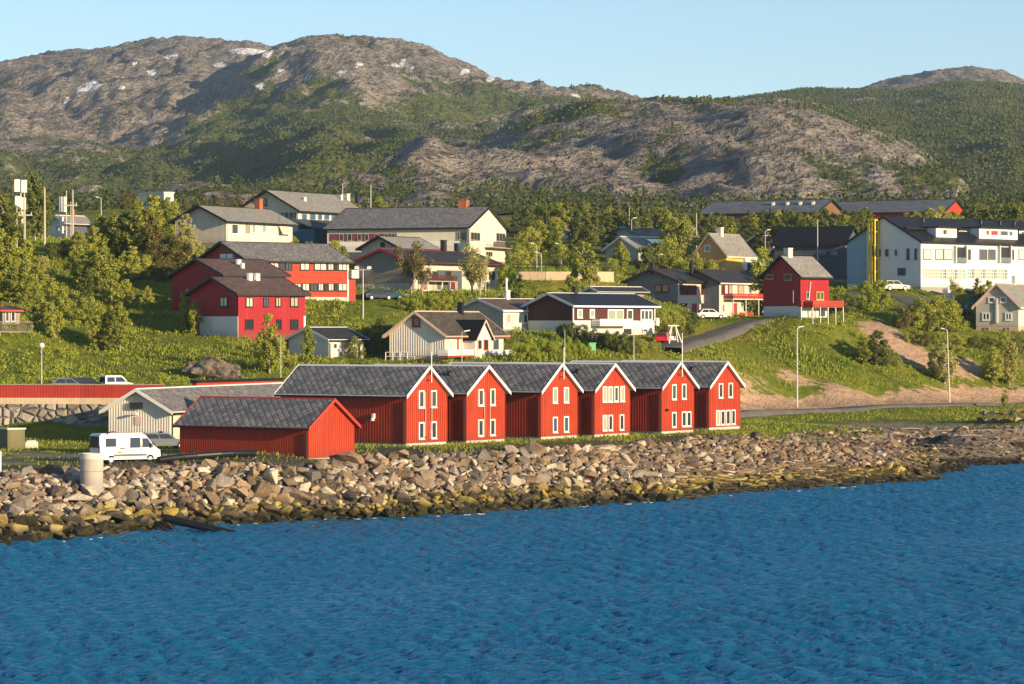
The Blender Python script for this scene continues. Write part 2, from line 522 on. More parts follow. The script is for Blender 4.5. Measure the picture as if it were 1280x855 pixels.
for px, py, D in ((-200, 400, 385), (-100, 440, 362), (100, 445, 362), (100, 400, 385), (100, 345, 420), (60, 305, 448), (60, 292, 500), (-150, 300, 440), (-150, 280, 540), (250, 472, 346), (200, 440, 364), (235, 425, 372), (330, 455, 348), (270, 440, 361),
                  (164, 350, 430), (180, 262, 570), (100, 265, 600), (20, 270, 600), (450, 377, 405), (480, 372, 418), (460, 400, 388), (470, 425, 378), (430, 445, 369), (560, 368, 425), (700, 368, 452), (590, 366, 428), (660, 366, 445), (660, 341, 460), (740, 340, 460), (790, 326, 520),
                  (870, 345, 490), (1010, 350, 490), (640, 310, 560), (900, 296, 630), (1250, 290, 660), (400, 290, 560), (1090, 296, 650), (780, 300, 640), (520, 285, 640), (320, 275, 640), (640, 445, 372), (700, 447, 374), (780, 446, 377), (850, 448, 381), (900, 440, 392),
                  (660, 420, 385), (640, 425, 384), (832, 434, 398), (880, 416, 421), (925, 402, 440), (860, 425, 412), (950, 462, 401), (950, 430, 418), (970, 400, 437), (1050, 398, 436), (1060, 440, 418), (1050, 480, 402), (1120, 482, 410), (1120, 440, 425), (1100, 403, 440), (1130, 398, 447),
                  (1180, 475, 420), (1190, 440, 433), (1180, 410, 445), (1240, 470, 428), (1250, 440, 440), (1230, 417, 447), (1120, 372, 462), (1060, 378, 458), (1180, 378, 462), (1400, 440, 440), (1400, 400, 460), (1500, 330, 540)): cp(px, py, D)
for px in range(-300, 1601, 190):
    for y_, z_ in ((690, 40.5), (760, 43)): ctrl.append(((px - CX) / F * y_, y_, z_))
ctrl = np.array(ctrl)
# merge points closer than 1 m
keep = []
for i, c in enumerate(ctrl):
    if all((c[0] - ctrl[j][0]) ** 2 + (c[1] - ctrl[j][1]) ** 2 > 1.0 for j in keep): keep.append(i)
ctrl = ctrl[keep]
_n = len(ctrl)
_cx, _cy = ctrl[:, 0] / 100, ctrl[:, 1] / 100
_A = np.zeros((_n + 3, _n + 3))
_A[:_n, :_n] = np.sqrt((_cx[:, None] - _cx) ** 2 + (_cy[:, None] - _cy) ** 2) - np.eye(_n) * 0.004
_A[:_n, _n:] = np.c_[np.ones(_n), _cx, _cy]
_A[_n:, :_n] = _A[:_n, _n:].T
_w = np.linalg.solve(_A, np.r_[ctrl[:, 2], 0, 0, 0])


def tz(x, y):
    """terrain height"""
    x, y = np.atleast_1d(np.asarray(x, float)) / 100, np.atleast_1d(np.asarray(y, float)) / 100
    out = np.empty(x.shape)
    xf, yf, of = x.ravel(), y.ravel(), out.ravel()
    for i in range(0, len(xf), 20000):
        s = slice(i, i + 20000)
        of[s] = np.sqrt((xf[s, None] - _cx) ** 2 + (yf[s, None] - _cy) ** 2) @ _w[:_n] + _w[_n] + _w[_n + 1] * xf[s] + _w[_n + 2] * yf[s]
    return of.reshape(x.shape)


def tz1(x, y): return float(tz([x], [y])[0])


_ds = np.arange(200, 760, 0.5)
def ground(px, py, dmin=200, dmax=760):
    """point of the terrain seen at an image position"""
    x = (px - CX) / F * _ds
    z = tz(x, _ds)
    ray = H + (HY - py) / F * _ds
    ok = (z >= ray) & (_ds >= dmin)
    i = int(np.argmax(ok)) if ok.any() else len(_ds) - 1
    D = min(float(_ds[i]), dmax)
    X = (px - CX) / F * D
    return Vector((X, D, tz1(X, D)))


def at(px, D):
    X = (px - CX) / F * D
    return Vector((X, D, tz1(X, D)))


def poly_mask(X, Y, poly, soft=1.5):
    """soft mask of a ground polygon"""
    P = np.array([(p.x, p.y) for p in poly])
    inside = np.zeros(X.shape, bool)
    dist = np.full(X.shape, 1e9)
    for i in range(len(P)):
        (x0, y0), (x1, y1) = P[i], P[(i + 1) % len(P)]
        c = ((y0 > Y) != (y1 > Y)) & (X < (x1 - x0) * (Y - y0) / (y1 - y0 + 1e-9) + x0)
        inside ^= c
        L = (x1 - x0) ** 2 + (y1 - y0) ** 2 + 1e-9
        t = np.clip(((X - x0) * (x1 - x0) + (Y - y0) * (y1 - y0)) / L, 0, 1)
        dist = np.minimum(dist, np.hypot(X - x0 - t * (x1 - x0), Y - y0 - t * (y1 - y0)))
    return np.clip(0.5 + np.where(inside, dist, -dist) / soft / 2, 0, 1)


G = lambda pts: [ground(px, py) for px, py in pts]
SAND = [G([(1072, 402), (1100, 402), (1135, 425), (1165, 445), (1172, 458), (1130, 452), (1100, 432), (1080, 414)]),
        G([(925, 492), (945, 472), (985, 467), (1030, 479), (1080, 493), (1130, 487), (1200, 484), (1290, 481), (1300, 501), (1200, 505), (1100, 509), (1000, 513), (925, 515)]),
        G([(1150, 448), (1210, 448), (1245, 468), (1190, 474), (1150, 464)])]
LAWN = [G([(432, 376), (505, 372), (520, 382), (450, 400), (425, 398)])]
gx = np.arange(-190, 215, 1.0)
gy = np.r_[np.arange(196, 470, 1.0), np.arange(470, 720, 1.6)]
GX, GY = np.meshgrid(gx, gy)
GZ = tz(GX, GY)
nz = fbm(GX / 9, GY / 9, 4)
flat = np.clip((GZ - 5.2) / 3.0, 0.12, 1)
GZ2 = GZ + nz * 0.45 * flat
sand = np.zeros(GX.shape)
for s in SAND: sand = np.maximum(sand, poly_mask(GX, GY, s, 3.0))
sand *= 1 - poly_mask(GX, GY, G([(950, 488), (975, 478), (1015, 482), (1035, 494), (990, 498), (955, 496)]), 2.5)
lawn = np.zeros(GX.shape)
for s in LAWN: lawn = np.maximum(lawn, poly_mask(GX, GY, s, 1.5))
gravel = np.clip((3.9 - GZ) / 1.0, 0, 1)
yard = poly_mask(GX, GY, G([(-260, 596), (-260, 562), (100, 563), (230, 560), (330, 556), (520, 560), (460, 572), (330, 584), (160, 592)]), 2.5)
gravel = np.maximum(gravel, yard * np.clip(0.55 + 0.9 * fbm(GX / 6, GY / 6, 3), 0, 1))
riprap = poly_mask(GX, GY, [W(px, py, Dz(py, 0)) for px, py in SHORE[:14]] + [W(px, py - 4, Dz(py - 4, z)) for px, py, z in TOP[::-1]], 1.0)
gravel *= 1 - riprap
COL = np.stack([sand, gravel, lawn, riprap], -1)
ny_, nx_ = GX.shape
ii = np.arange((ny_ - 1) * nx_).reshape(ny_ - 1, nx_)[:, :-1].ravel()
FQ = np.stack([ii, ii + 1, ii + nx_ + 1, ii + nx_], 1)


def ground_material():
    t = NT('ground')
    geo = t.n('NewGeometry')
    pos = geo.outputs['Position']
    at_ = t.n('Attribute', attribute_name='cover')
    a = at_.outputs['Color']
    s = t.n('SeparateColor', ins={0: a})
    zz = t.n('SeparateXYZ', ins={0: pos}).outputs[2]
    n1, n2, n3 = t.noise(pos, 0.12, 5), t.noise(pos, 0.9, 4), t.noise(pos, 4.0, 3)
    g = t.ramp(t.math('ADD', t.math('MULTIPLY', n1, 0.6), t.math('MULTIPLY', n2, 0.4)), [(0.33, (0.055, 0.082, 0.010)), (0.46, (0.120, 0.152, 0.016)), (0.58, (0.195, 0.195, 0.028)), (0.72, (0.28, 0.215, 0.06))])
    lawn_c = t.ramp(n2, [(0.3, (0.09, 0.13, 0.012)), (0.7, (0.16, 0.19, 0.02))])
    g = t.mix(s.outputs[2], g, lawn_c)
    sandc = t.ramp(t.math('ADD', t.math('MULTIPLY', n2, 0.5), t.math('MULTIPLY', n3, 0.5)), [(0.3, (0.30, 0.19, 0.12)), (0.5, (0.44, 0.29, 0.19)), (0.7, (0.54, 0.38, 0.26))])
    jag = lambda m: t.math('MULTIPLY', t.math('ADD', m, t.math('MULTIPLY', t.math('SUBTRACT', t.math('ADD', t.math('MULTIPLY', n2, 0.6), t.math('MULTIPLY', n1, 0.4)), 0.5), 1.6)), 1.0)
    def edge(m): return t.n('MapRange', interpolation_type='SMOOTHSTEP', ins={0: jag(m), 1: 0.38, 2: 0.62}).outputs[0]
    c = t.mix(edge(s.outputs[0]), g, sandc)
    gr = t.ramp(n3, [(0.3, (0.13, 0.105, 0.08)), (0.5, (0.23, 0.19, 0.145)), (0.72, (0.38, 0.32, 0.25))])
    wr_ = t.n('Mapping', ins={0: pos, 2: (0, 0, math.radians(-38)), 3: (0.12, 0.9, 1.0)}).outputs[0]
    wrack = t.n('MapRange', ins={0: t.noise(wr_, 0.55, 5, 0.6), 1: 0.50, 2: 0.60}).outputs[0]
    low = t.n('MapRange', ins={0: zz, 1: 3.4, 2: 2.6}).outputs[0]
    gr = t.mix(t.math('MULTIPLY', wrack, low), gr, rgba((0.055, 0.034, 0.020)))
    gravm = edge(s.outputs[1])
    c = t.mix(gravm, c, gr)
    c = t.mix(at_.outputs['Alpha'], c, t.ramp(n3, [(0.3, (0.05, 0.042, 0.034)), (0.7, (0.13, 0.105, 0.08))]))
    # seaweed belt at the waterline
    zj = t.math('ADD', zz, t.math('MULTIPLY', t.math('SUBTRACT', n2, 0.5), 1.0))
    wet = t.n('MapRange', ins={0: zj, 1: 0.9, 2: 0.45}).outputs[0]
    c = t.mix(wet, c, rgba((0.028, 0.022, 0.010)))
    h = t.math('ADD', n3, t.math('MULTIPLY', n2, 2.0))
    t.bump(h, 0.7, 0.25)
    t.set(col=c, rough=0.95, spec=0.1)
    return t.mat


ground_obj = np_mesh('ground', np.stack([GX.ravel(), GY.ravel(), GZ2.ravel()], 1), FQ, ground_material(), smooth=True, attrs={'cover': COL.reshape(-1, 4)})
tag(ground_obj, 'grassy slope of the town rising from the rocky shore', None, None, 'structure')


# ------------------------------------------------------------------ mountains
def base_z(y): return np.interp(y, [600, 690, 1100, 1600, 2500, 4400, 6000], [37, 40, 58, 74, 110, 150, 160])


#  crest distance, distance of the foot, skyline, greenness, rockiness
LAYERS = [
    ('A1', 3500, 2000, [(-500, 170), (-200, 110), (0, 74), (60, 63), (130, 57), (190, 46), (228, 42), (270, 48), (330, 56), (420, 70), (520, 105), (600, 160), (760, 260)], 0.40, 22),
    ('A2', 3050, 1900, [(60, 260), (150, 180), (240, 120), (300, 83), (345, 60), (375, 50), (440, 48), (500, 52), (545, 64), (570, 77), (605, 91), (645, 108), (690, 114), (745, 114), (790, 121), (850, 128), (950, 150), (1150, 210)], 0.62, 24),
    ('A3', 2500, 1500, [(-300, 190), (0, 165), (100, 172), (160, 185), (240, 190), (300, 172), (350, 142), (400, 131), (440, 130), (500, 148), (560, 166), (700, 215)], 0.85, 15),
    ('A4', 2150, 1250, [(-300, 225), (40, 215), (120, 222), (190, 240), (250, 236), (310, 222), (370, 203), (420, 186), (470, 173), (530, 164), (580, 160), (640, 166), (720, 190), (800, 230)], 0.85, 10),
    ('B', 1560, 930, [(400, 250), (460, 238), (530, 216), (590, 188), (640, 160), (690, 141), (740, 129), (790, 123), (850, 121), (920, 121), (970, 121), (1010, 126), (1050, 141), (1090, 155), (1130, 173), (1160, 190), (1185, 215), (1215, 255)], 0.16, 14),
    ('C', 2700, 1200, [(800, 160), (900, 121), (960, 112), (1010, 106), (1070, 104), (1130, 104), (1200, 96), (1260, 99), (1350, 108), (1600, 140), (1900, 200)], 1.3, 8),
    ('D', 3400, 2750, [(980, 150), (1060, 112), (1090, 101), (1125, 93), (1170, 83), (1215, 77), (1250, 80), (1280, 92), (1340, 115), (1450, 150)], 0.45, 14),
    ('E', 960, 780, [(-300, 262), (60, 250), (150, 240), (200, 231), (250, 226), (300, 233), (350, 246), (410, 243), (460, 238), (500, 240), (540, 233), (575, 238), (610, 235), (650, 241), (700, 252), (800, 250), (900, 254), (1100, 252), (1300, 246), (1600, 250)], 0.12, 6),
]
mx_ = np.arange(-900, 960, 3.0)
my_ = [694.0]
while my_[-1] < 5200: my_.append(my_[-1] * 1.0024 + 1.2)
my_ = np.array(my_)
MX, MY = np.meshgrid(mx_, my_)
warp = fbm(MX / 230, MY / 230, 3) * 16
MPX = CX + F * MX / MY + warp * 1400 / MY
MZ = base_z(MY).astype(float) + 3 * fbm(MX / 90, MY / 90, 3)
veg = np.full(MX.shape, 0.75)
rockamp = np.full(MX.shape, 3.0)
for nm, Dc, Df, pts, gr, ra in LAYERS:
    a = np.array(pts, float)
    py = np.interp(MPX, a[:, 0], a[:, 1], left=330, right=330) + 9
    dc = Dc * (1 + 0.05 * pn(MX / 260 + 7, MY * 0 + Dc / 500))
    zf = base_z(np.full_like(MY, Df)) - 2
    pf = HY - F * (zf - H) / Df
    t = (MY - Df) / (dc - Df)
    A = np.sin(np.clip(t, 0, 1) * math.pi / 2) ** 0.9
    z = H + (HY - (pf + (py - pf) * A)) * MY / F
    zc = H + (HY - py) * dc / F
    z = np.where(t > 1, zc - 0.30 * (MY - dc), z)
    z = np.where((t < 0) | (py > pf), -100, z)
    edge = np.clip((zc - zf) / 40, 0, 1) * np.clip(t * 6, 0, 1)
    rd = 0.5 + 0.5 * fbm(MX / 75 + Dc, MY / 130 + MX / 260, 4, 0.55, True)
    fade = np.clip(1.5 - 1.3 * np.clip(t, 0, 1), 0.12, 1)
    big = fbm(MX / 120 + Dc, MY / 260 + Dc, 3)
    z = z + (ra * (rd - 0.6) + ra * 1.7 * big) * edge * fade
    m = z > MZ
    MZ = np.where(m, z, MZ)
    veg = np.where(m, gr, veg)
    rockamp = np.where(m, ra, rockamp)
# spurs added left of the rocky hill, shaped so steep left flanks fall dark
_px, _py = CX + F * MX / MY, HY - F * (MZ - H) / MY
sm_ = np.clip(1.4 * np.exp(-((_px - 420) / 230) ** 2 - ((_py - 208) / 34) ** 2), 0, 1)
sm_ = sm_ * np.clip((610 - _px) / 110, 0, 1) * np.clip((MY - 950) / 300, 0, 1)
u_ = (MX + 0.25 * MY) / 92 + 0.9 * fbm(MX / 170, MY / 210, 3)
fr_ = u_ - np.floor(u_)
MZ += 15 * np.clip(sm_, 0, 1) * np.where(fr_ < .42, fr_ / .42, (1 - fr_) / .58)
# local relief: gullies and ledges running down the slopes
led = fbm((MX + 0.5 * MY) / 34, (MY - 0.4 * MX) / 58, 4, 0.55, True)
MZ += (led - 0.1) * rockamp * 0.32
MZ += fbm(MX / 14, MY / 14, 3, 0.6, True) * rockamp * 0.07
# plants sit on gentle, low and sheltered ground
gyy, gxx = np.gradient(MZ, my_, mx_)
slope = np.hypot(gxx, gyy)
blur = fbm(MX / 120 + 3, MY / 170, 4) + 0.55 * fbm(MX / 38, MY / 55, 3)
alt = np.clip((MZ - 170) / 100, -0.5, 1)
vegm = np.clip(veg * 0.8 + 0.07 + blur * 1.05 - alt * 0.42 - np.clip(slope - 0.55, 0, 1) * 0.5 - np.clip(led, 0, 1) * 0.28, 0, 1)
ppx = CX + F * MX / MY
ppy = HY - F * (MZ - H) / MY
for px, py, w, h, s in ((430, 145, 190, 26, .45), (570, 125, 90, 28, .4), (640, 128, 80, 14, .5), (300, 165, 90, 25, .3), (180, 195, 120, 25, .25), (460, 215, 220, 22, .45), (80, 100, 120, 30, -.15), (250, 85, 120, 25, .15), (450, 75, 150, 14, -.2), (570, 95, 35, 28, -.25), (70, 190, 130, 38, -.5), (230, 140, 60, 14, -.3), (410, 130, 45, 10, -.45), (1150, 150, 150, 40, .3), (900, 190, 170, 40, -.3), (480, 240, 220, 14, -.4), (740, 165, 60, 30, -.15), (1090, 225, 60, 20, -.1), (1230, 85, 60, 9, -1.2)):
    vegm = np.clip(vegm + s * np.exp(-((ppx - px) / w) ** 2 - ((ppy - py) / h) ** 2) * np.clip((MY - 900) / 300, 0, 1), 0, 1)
snow = np.zeros(MX.shape)
for px, py, w, h in ((308, 64, 26, 4), (335, 67, 9, 4), (215, 71, 11, 3), (190, 90, 8, 3), (168, 80, 4, 2.5), (274, 81, 8, 3.5), (105, 112, 17, 4), (118, 106, 12, 3.5), (78, 124, 12, 2.5), (104, 88, 6, 2.5), (325, 108, 10, 2.5), (386, 96, 9, 2.5), (428, 91, 9, 3), (449, 81, 6, 3), (494, 82, 6, 2.2), (504, 77, 4, 4), (582, 89, 8, 3.5), (612, 99, 8, 3), (352, 87, 6, 2), (330, 95, 4, 1.6), (150, 110, 6, 2), (515, 86, 4, 1.5), (720, 119, 8, 1.2), (350, 66, 7, 2.5)):
    ppx = CX + F * MX / MY
    ppy = HY - F * (MZ - H) / MY
    d = ((ppx - px) / w) ** 2 + ((ppy - py) / h) ** 2
    snow = np.maximum(snow, np.where(MY > 1900, np.clip(1.25 - d, 0, 1), 0))
MCOL = np.stack([vegm, snow, np.clip(rockamp / 30, 0, 1)], -1)
nyy, nxx = MX.shape
ii = np.arange((nyy - 1) * nxx).reshape(nyy - 1, nxx)[:, :-1].ravel()
MF = np.stack([ii, ii + 1, ii + nxx + 1, ii + nxx], 1)


def mountain_material():
    t = NT('mountain')
    pos = t.n('NewGeometry').outputs['Position']
    s = t.n('SeparateColor', ins={0: t.n('Attribute', attribute_name='cover').outputs['Color']})
    st = t.n('Mapping', ins={0: pos, 2: (0, 0, 0.6), 3: (1.0, 0.6, 1.4)}).outputs[0]
    n1, n2, n3 = t.noise(pos, 0.025, 5), t.noise(st, 0.09, 5, 0.65), t.noise(pos, 0.22, 4, 0.6)
    rock = t.ramp(t.math('ADD', t.math('MULTIPLY', n2, 0.6), t.math('MULTIPLY', n3, 0.4)), [(0.34, (0.085, 0.074, 0.062)), (0.45, (0.18, 0.155, 0.13)), (0.54, (0.27, 0.235, 0.20)), (0.66, (0.38, 0.335, 0.295))])
    heath = t.ramp(t.math('ADD', t.math('MULTIPLY', n1, 0.4), t.math('MULTIPLY', n3, 0.6)), [(0.3, (0.060, 0.080, 0.022)), (0.5, (0.10, 0.120, 0.032)), (0.68, (0.17, 0.155, 0.055))])
    m = t.math('ADD', s.outputs[0], t.math('MULTIPLY', t.math('SUBTRACT', t.math('ADD', t.math('MULTIPLY', n2, 0.6), t.math('MULTIPLY', n3, 0.4)), 0.5), -1.5))
    m = t.n('MapRange', interpolation_type='SMOOTHSTEP', ins={0: m, 1: 0.38, 2: 0.56}).outputs[0]
    c = t.mix(m, rock, heath)
    sm = t.math('ADD', s.outputs[1], t.math('MULTIPLY', t.math('SUBTRACT', n3, 0.5), 0.9))
    c = t.mix(t.math('GREATER_THAN', sm, 0.42), c, rgba((0.72, 0.74, 0.78)))
    t.bump(t.math('ADD', n3, t.math('MULTIPLY', n2, 2.2)), 1.0, 5.0)
    t.set(col=c, rough=1.0, spec=0.05)
    return t.mat


mt = np_mesh('mountains', np.stack([MX.ravel(), MY.ravel(), MZ.ravel()], 1), MF, mountain_material(), smooth=True, attrs={'cover': MCOL.reshape(-1, 3)})
tag(mt, 'rocky mountains with green scrub and snow patches beyond the town', None, None, 'structure')

# birch scrub and scattered small trees over the mountain sides: a far wood nobody could count
ico_v, ico_f = None, None
def ico():
    p = (1 + 5 ** 0.5) / 2
    v = np.array([(-1, p, 0), (1, p, 0), (-1, -p, 0), (1, -p, 0), (0, -1, p), (0, 1, p), (0, -1, -p), (0, 1, -p), (p, 0, -1), (p, 0, 1), (-p, 0, -1), (-p, 0, 1)]) / 1.9
    f = np.array([(0, 11, 5), (0, 5, 1), (0, 1, 7), (0, 7, 10), (0, 10, 11), (1, 5, 9), (5, 11, 4), (11, 10, 2), (10, 7, 6), (7, 1, 8), (3, 9, 4), (3, 4, 2), (3, 2, 6), (3, 6, 8), (3, 8, 9), (4, 9, 5), (2, 4, 11), (6, 2, 10), (8, 6, 7), (9, 8, 1)])
    return v, f
ico_v, ico_f = ico()
vis = (np.abs(CX + F * MX / MY - 640) < 760)
prob = np.clip(vegm - 0.22, 0, 1) ** 0.8 * vis * (snow < 0.2) * np.clip(1.25 - np.clip(MZ - 210, 0, 200) / 120, 0.0, 1) * np.gradient(my_)[:, None] / (MY / 1500) ** 0.6
def scrub(name, sel, NS, h0, h1, label, cards):
    p = (prob * sel).ravel()
    idx = rng.choice(p.size, NS, p=p / p.sum())
    sx, sy = MX.ravel()[idx] + rng.uniform(-2, 2, NS), MY.ravel()[idx] + rng.uniform(-2, 2, NS)
    sz = MZ.ravel()[idx]
    hgt = h0 + (h1 - h0) * rng.random(NS) ** 1.6
    wid = hgt * rng.uniform(0.3, 0.6, NS)
    if cards:      # small trees near enough to show their sprays: quads through an upright crown
        K = 22
        d = rng.normal(size=(NS, K, 3)); d /= np.linalg.norm(d, axis=2)[..., None]
        tz_ = rng.random((NS, K)) ** .9
        rad = (0.25 + np.sin(np.clip(tz_ * 1.15, 0, 1) * math.pi)) * .55
        c = np.stack([d[..., 0] * rad * wid[:, None], d[..., 1] * rad * wid[:, None], (tz_ * 1.05) * hgt[:, None]], -1) + np.stack([sx, sy, sz], 1)[:, None]
        u = rng.normal(size=(NS, K, 3)); u /= np.linalg.norm(u, axis=2)[..., None]
        w = np.cross(u, d + rng.normal(size=(NS, K, 3)) * .6); w /= np.linalg.norm(w, axis=2)[..., None]
        s = hgt[:, None, None] * .13
        q = np.stack([c - u * s, c - w * s * .7, c + u * s, c + w * s * .7], 2)
        o = np_mesh(name, q.reshape(-1, 3), np.arange(NS * K * 4).reshape(-1, 4), M['scrub_leaf'])
    else:
        jit = 1 + rng.uniform(-0.45, 0.45, (NS, 12, 1))
        V = ico_v[None] * jit * np.stack([wid, wid, hgt * 0.55], 1)[:, None, :]
        V = V + np.stack([sx, sy, sz + hgt * 0.35], 1)[:, None, :]
        Fc = ico_f[None] + (np.arange(NS) * 12)[:, None, None]
        o = np_mesh(name, V.reshape(-1, 3), Fc.reshape(-1, 3), M['scrub_leaf'])
    tag(o, label, None, None, 'stuff')
scrub('mountain_scrub', MY >= 1350, 110000, 0.7, 2.3, 'low birch scrub scattered over the mountain sides', False)
scrub('foothill_woodland', MY < 1350, 5200, 1.6, 5.2, 'thin birch and pine woodland at the foot of the mountains', True)


# ------------------------------------------------------------------ water
def water_material():
    t = NT('water')
    pos = t.n('NewGeometry').outputs['Position']
    m1 = t.n('Mapping', ins={0: pos, 2: (0, 0, math.radians(-10)), 3: (0.6, 1.7, 1.0)}).outputs[0]
    n1 = t.noise(m1, 2.6, 6, 0.66)
    n2 = t.noise(pos, 0.05, 4, 0.55)
    nd = t.n('Bump', ins={'Height': t.math('MULTIPLY', n1, t.math('ADD', 0.35, t.math('MULTIPLY', n2, 1.3))), 'Strength': 1.0, 'Distance': 0.27})
    nrm = nd.outputs[0]
    body = t.mix(n2, rgba((0.002, 0.085, 0.205)), rgba((0.004, 0.145, 0.295)))
    df = t.n('BsdfDiffuse', ins={0: body, 2: nrm})
    gl = t.n('BsdfGlossy', ins={'Color': rgba((0.64, 0.90, 1.0)), 'Roughness': 0.05, 'Normal': nrm})
    fr = t.n('Fresnel', ins={0: 1.33, 1: nrm}).outputs[0]
    mx = t.n('MixShader', ins={0: fr})
    t.t.links.new(df.outputs[0], mx.inputs[1])
    t.t.links.new(gl.outputs[0], mx.inputs[2])
    t.t.links.new(mx.outputs[0], t.t.nodes['Material Output'].inputs[0])
    t.t.nodes.remove(t.b)
    return t.mat


wx = np.arange(-62, 90, 0.21)
wy = np.arange(114, 364, 0.22)
WX, WY = np.meshgrid(wx, wy)
WZ = np.zeros(WX.shape)
wr = np.random.default_rng(3)
gust = 0.6 + 0.8 * np.clip(0.5 + 0.9 * fbm(WX / 26, WY / 45, 3), 0, 1)
wob = [1.6 * fbm(WX / 15 + 7 * k, WY / 15, 2) for k in range(5)]
for k in range(48):
    lam = 0.6 * 3.6 ** wr.random()
    th = math.radians(258 + wr.normal() * 30)
    amp = 0.0130 * lam ** 0.95 * (0.6 + 0.8 * wr.random())
    q = 2 * math.pi / lam
    ph = q * (WX * math.cos(th) + WY * math.sin(th)) + wr.random() * 6.28 + wob[k % 5]
    WZ += amp * (np.sin(ph) + 0.3 * np.sin(2 * ph + 0.9))
fadeb = np.clip(np.minimum.reduce([WX + 62, 90 - WX, WY - 114, 364 - WY]) / 12, 0, 1)
WZ *= gust * fadeb
ny_, nx_ = WX.shape
ii = np.arange((ny_ - 1) * nx_).reshape(ny_ - 1, nx_)[:, :-1].ravel()
WF = np.stack([ii, ii + 1, ii + nx_ + 1, ii + nx_], 1)
x0, x1, y0, y1 = wx[0], wx[-1], wy[0], wy[-1]
B = 3000
extra = np.array([(-B, -B, 0), (B, -B, 0), (-B, y0, 0), (B, y0, 0), (x0, y0, 0), (x1, y0, 0), (-B, y1, 0), (x0, y1, 0), (x1, y1, 0), (B, y1, 0)], float)
n0 = nx_ * ny_
wv = np.r_[np.stack([WX.ravel(), WY.ravel(), WZ.ravel()], 1), extra]
wf = np.r_[WF, np.array([(0, 1, 3, 2), (2, 4, 7, 6), (5, 3, 9, 8)]) + n0]
tag(np_mesh('water', wv, wf, water_material(), smooth=True), 'rippled blue sea water in front of the rocky shore', None, None, 'structure')

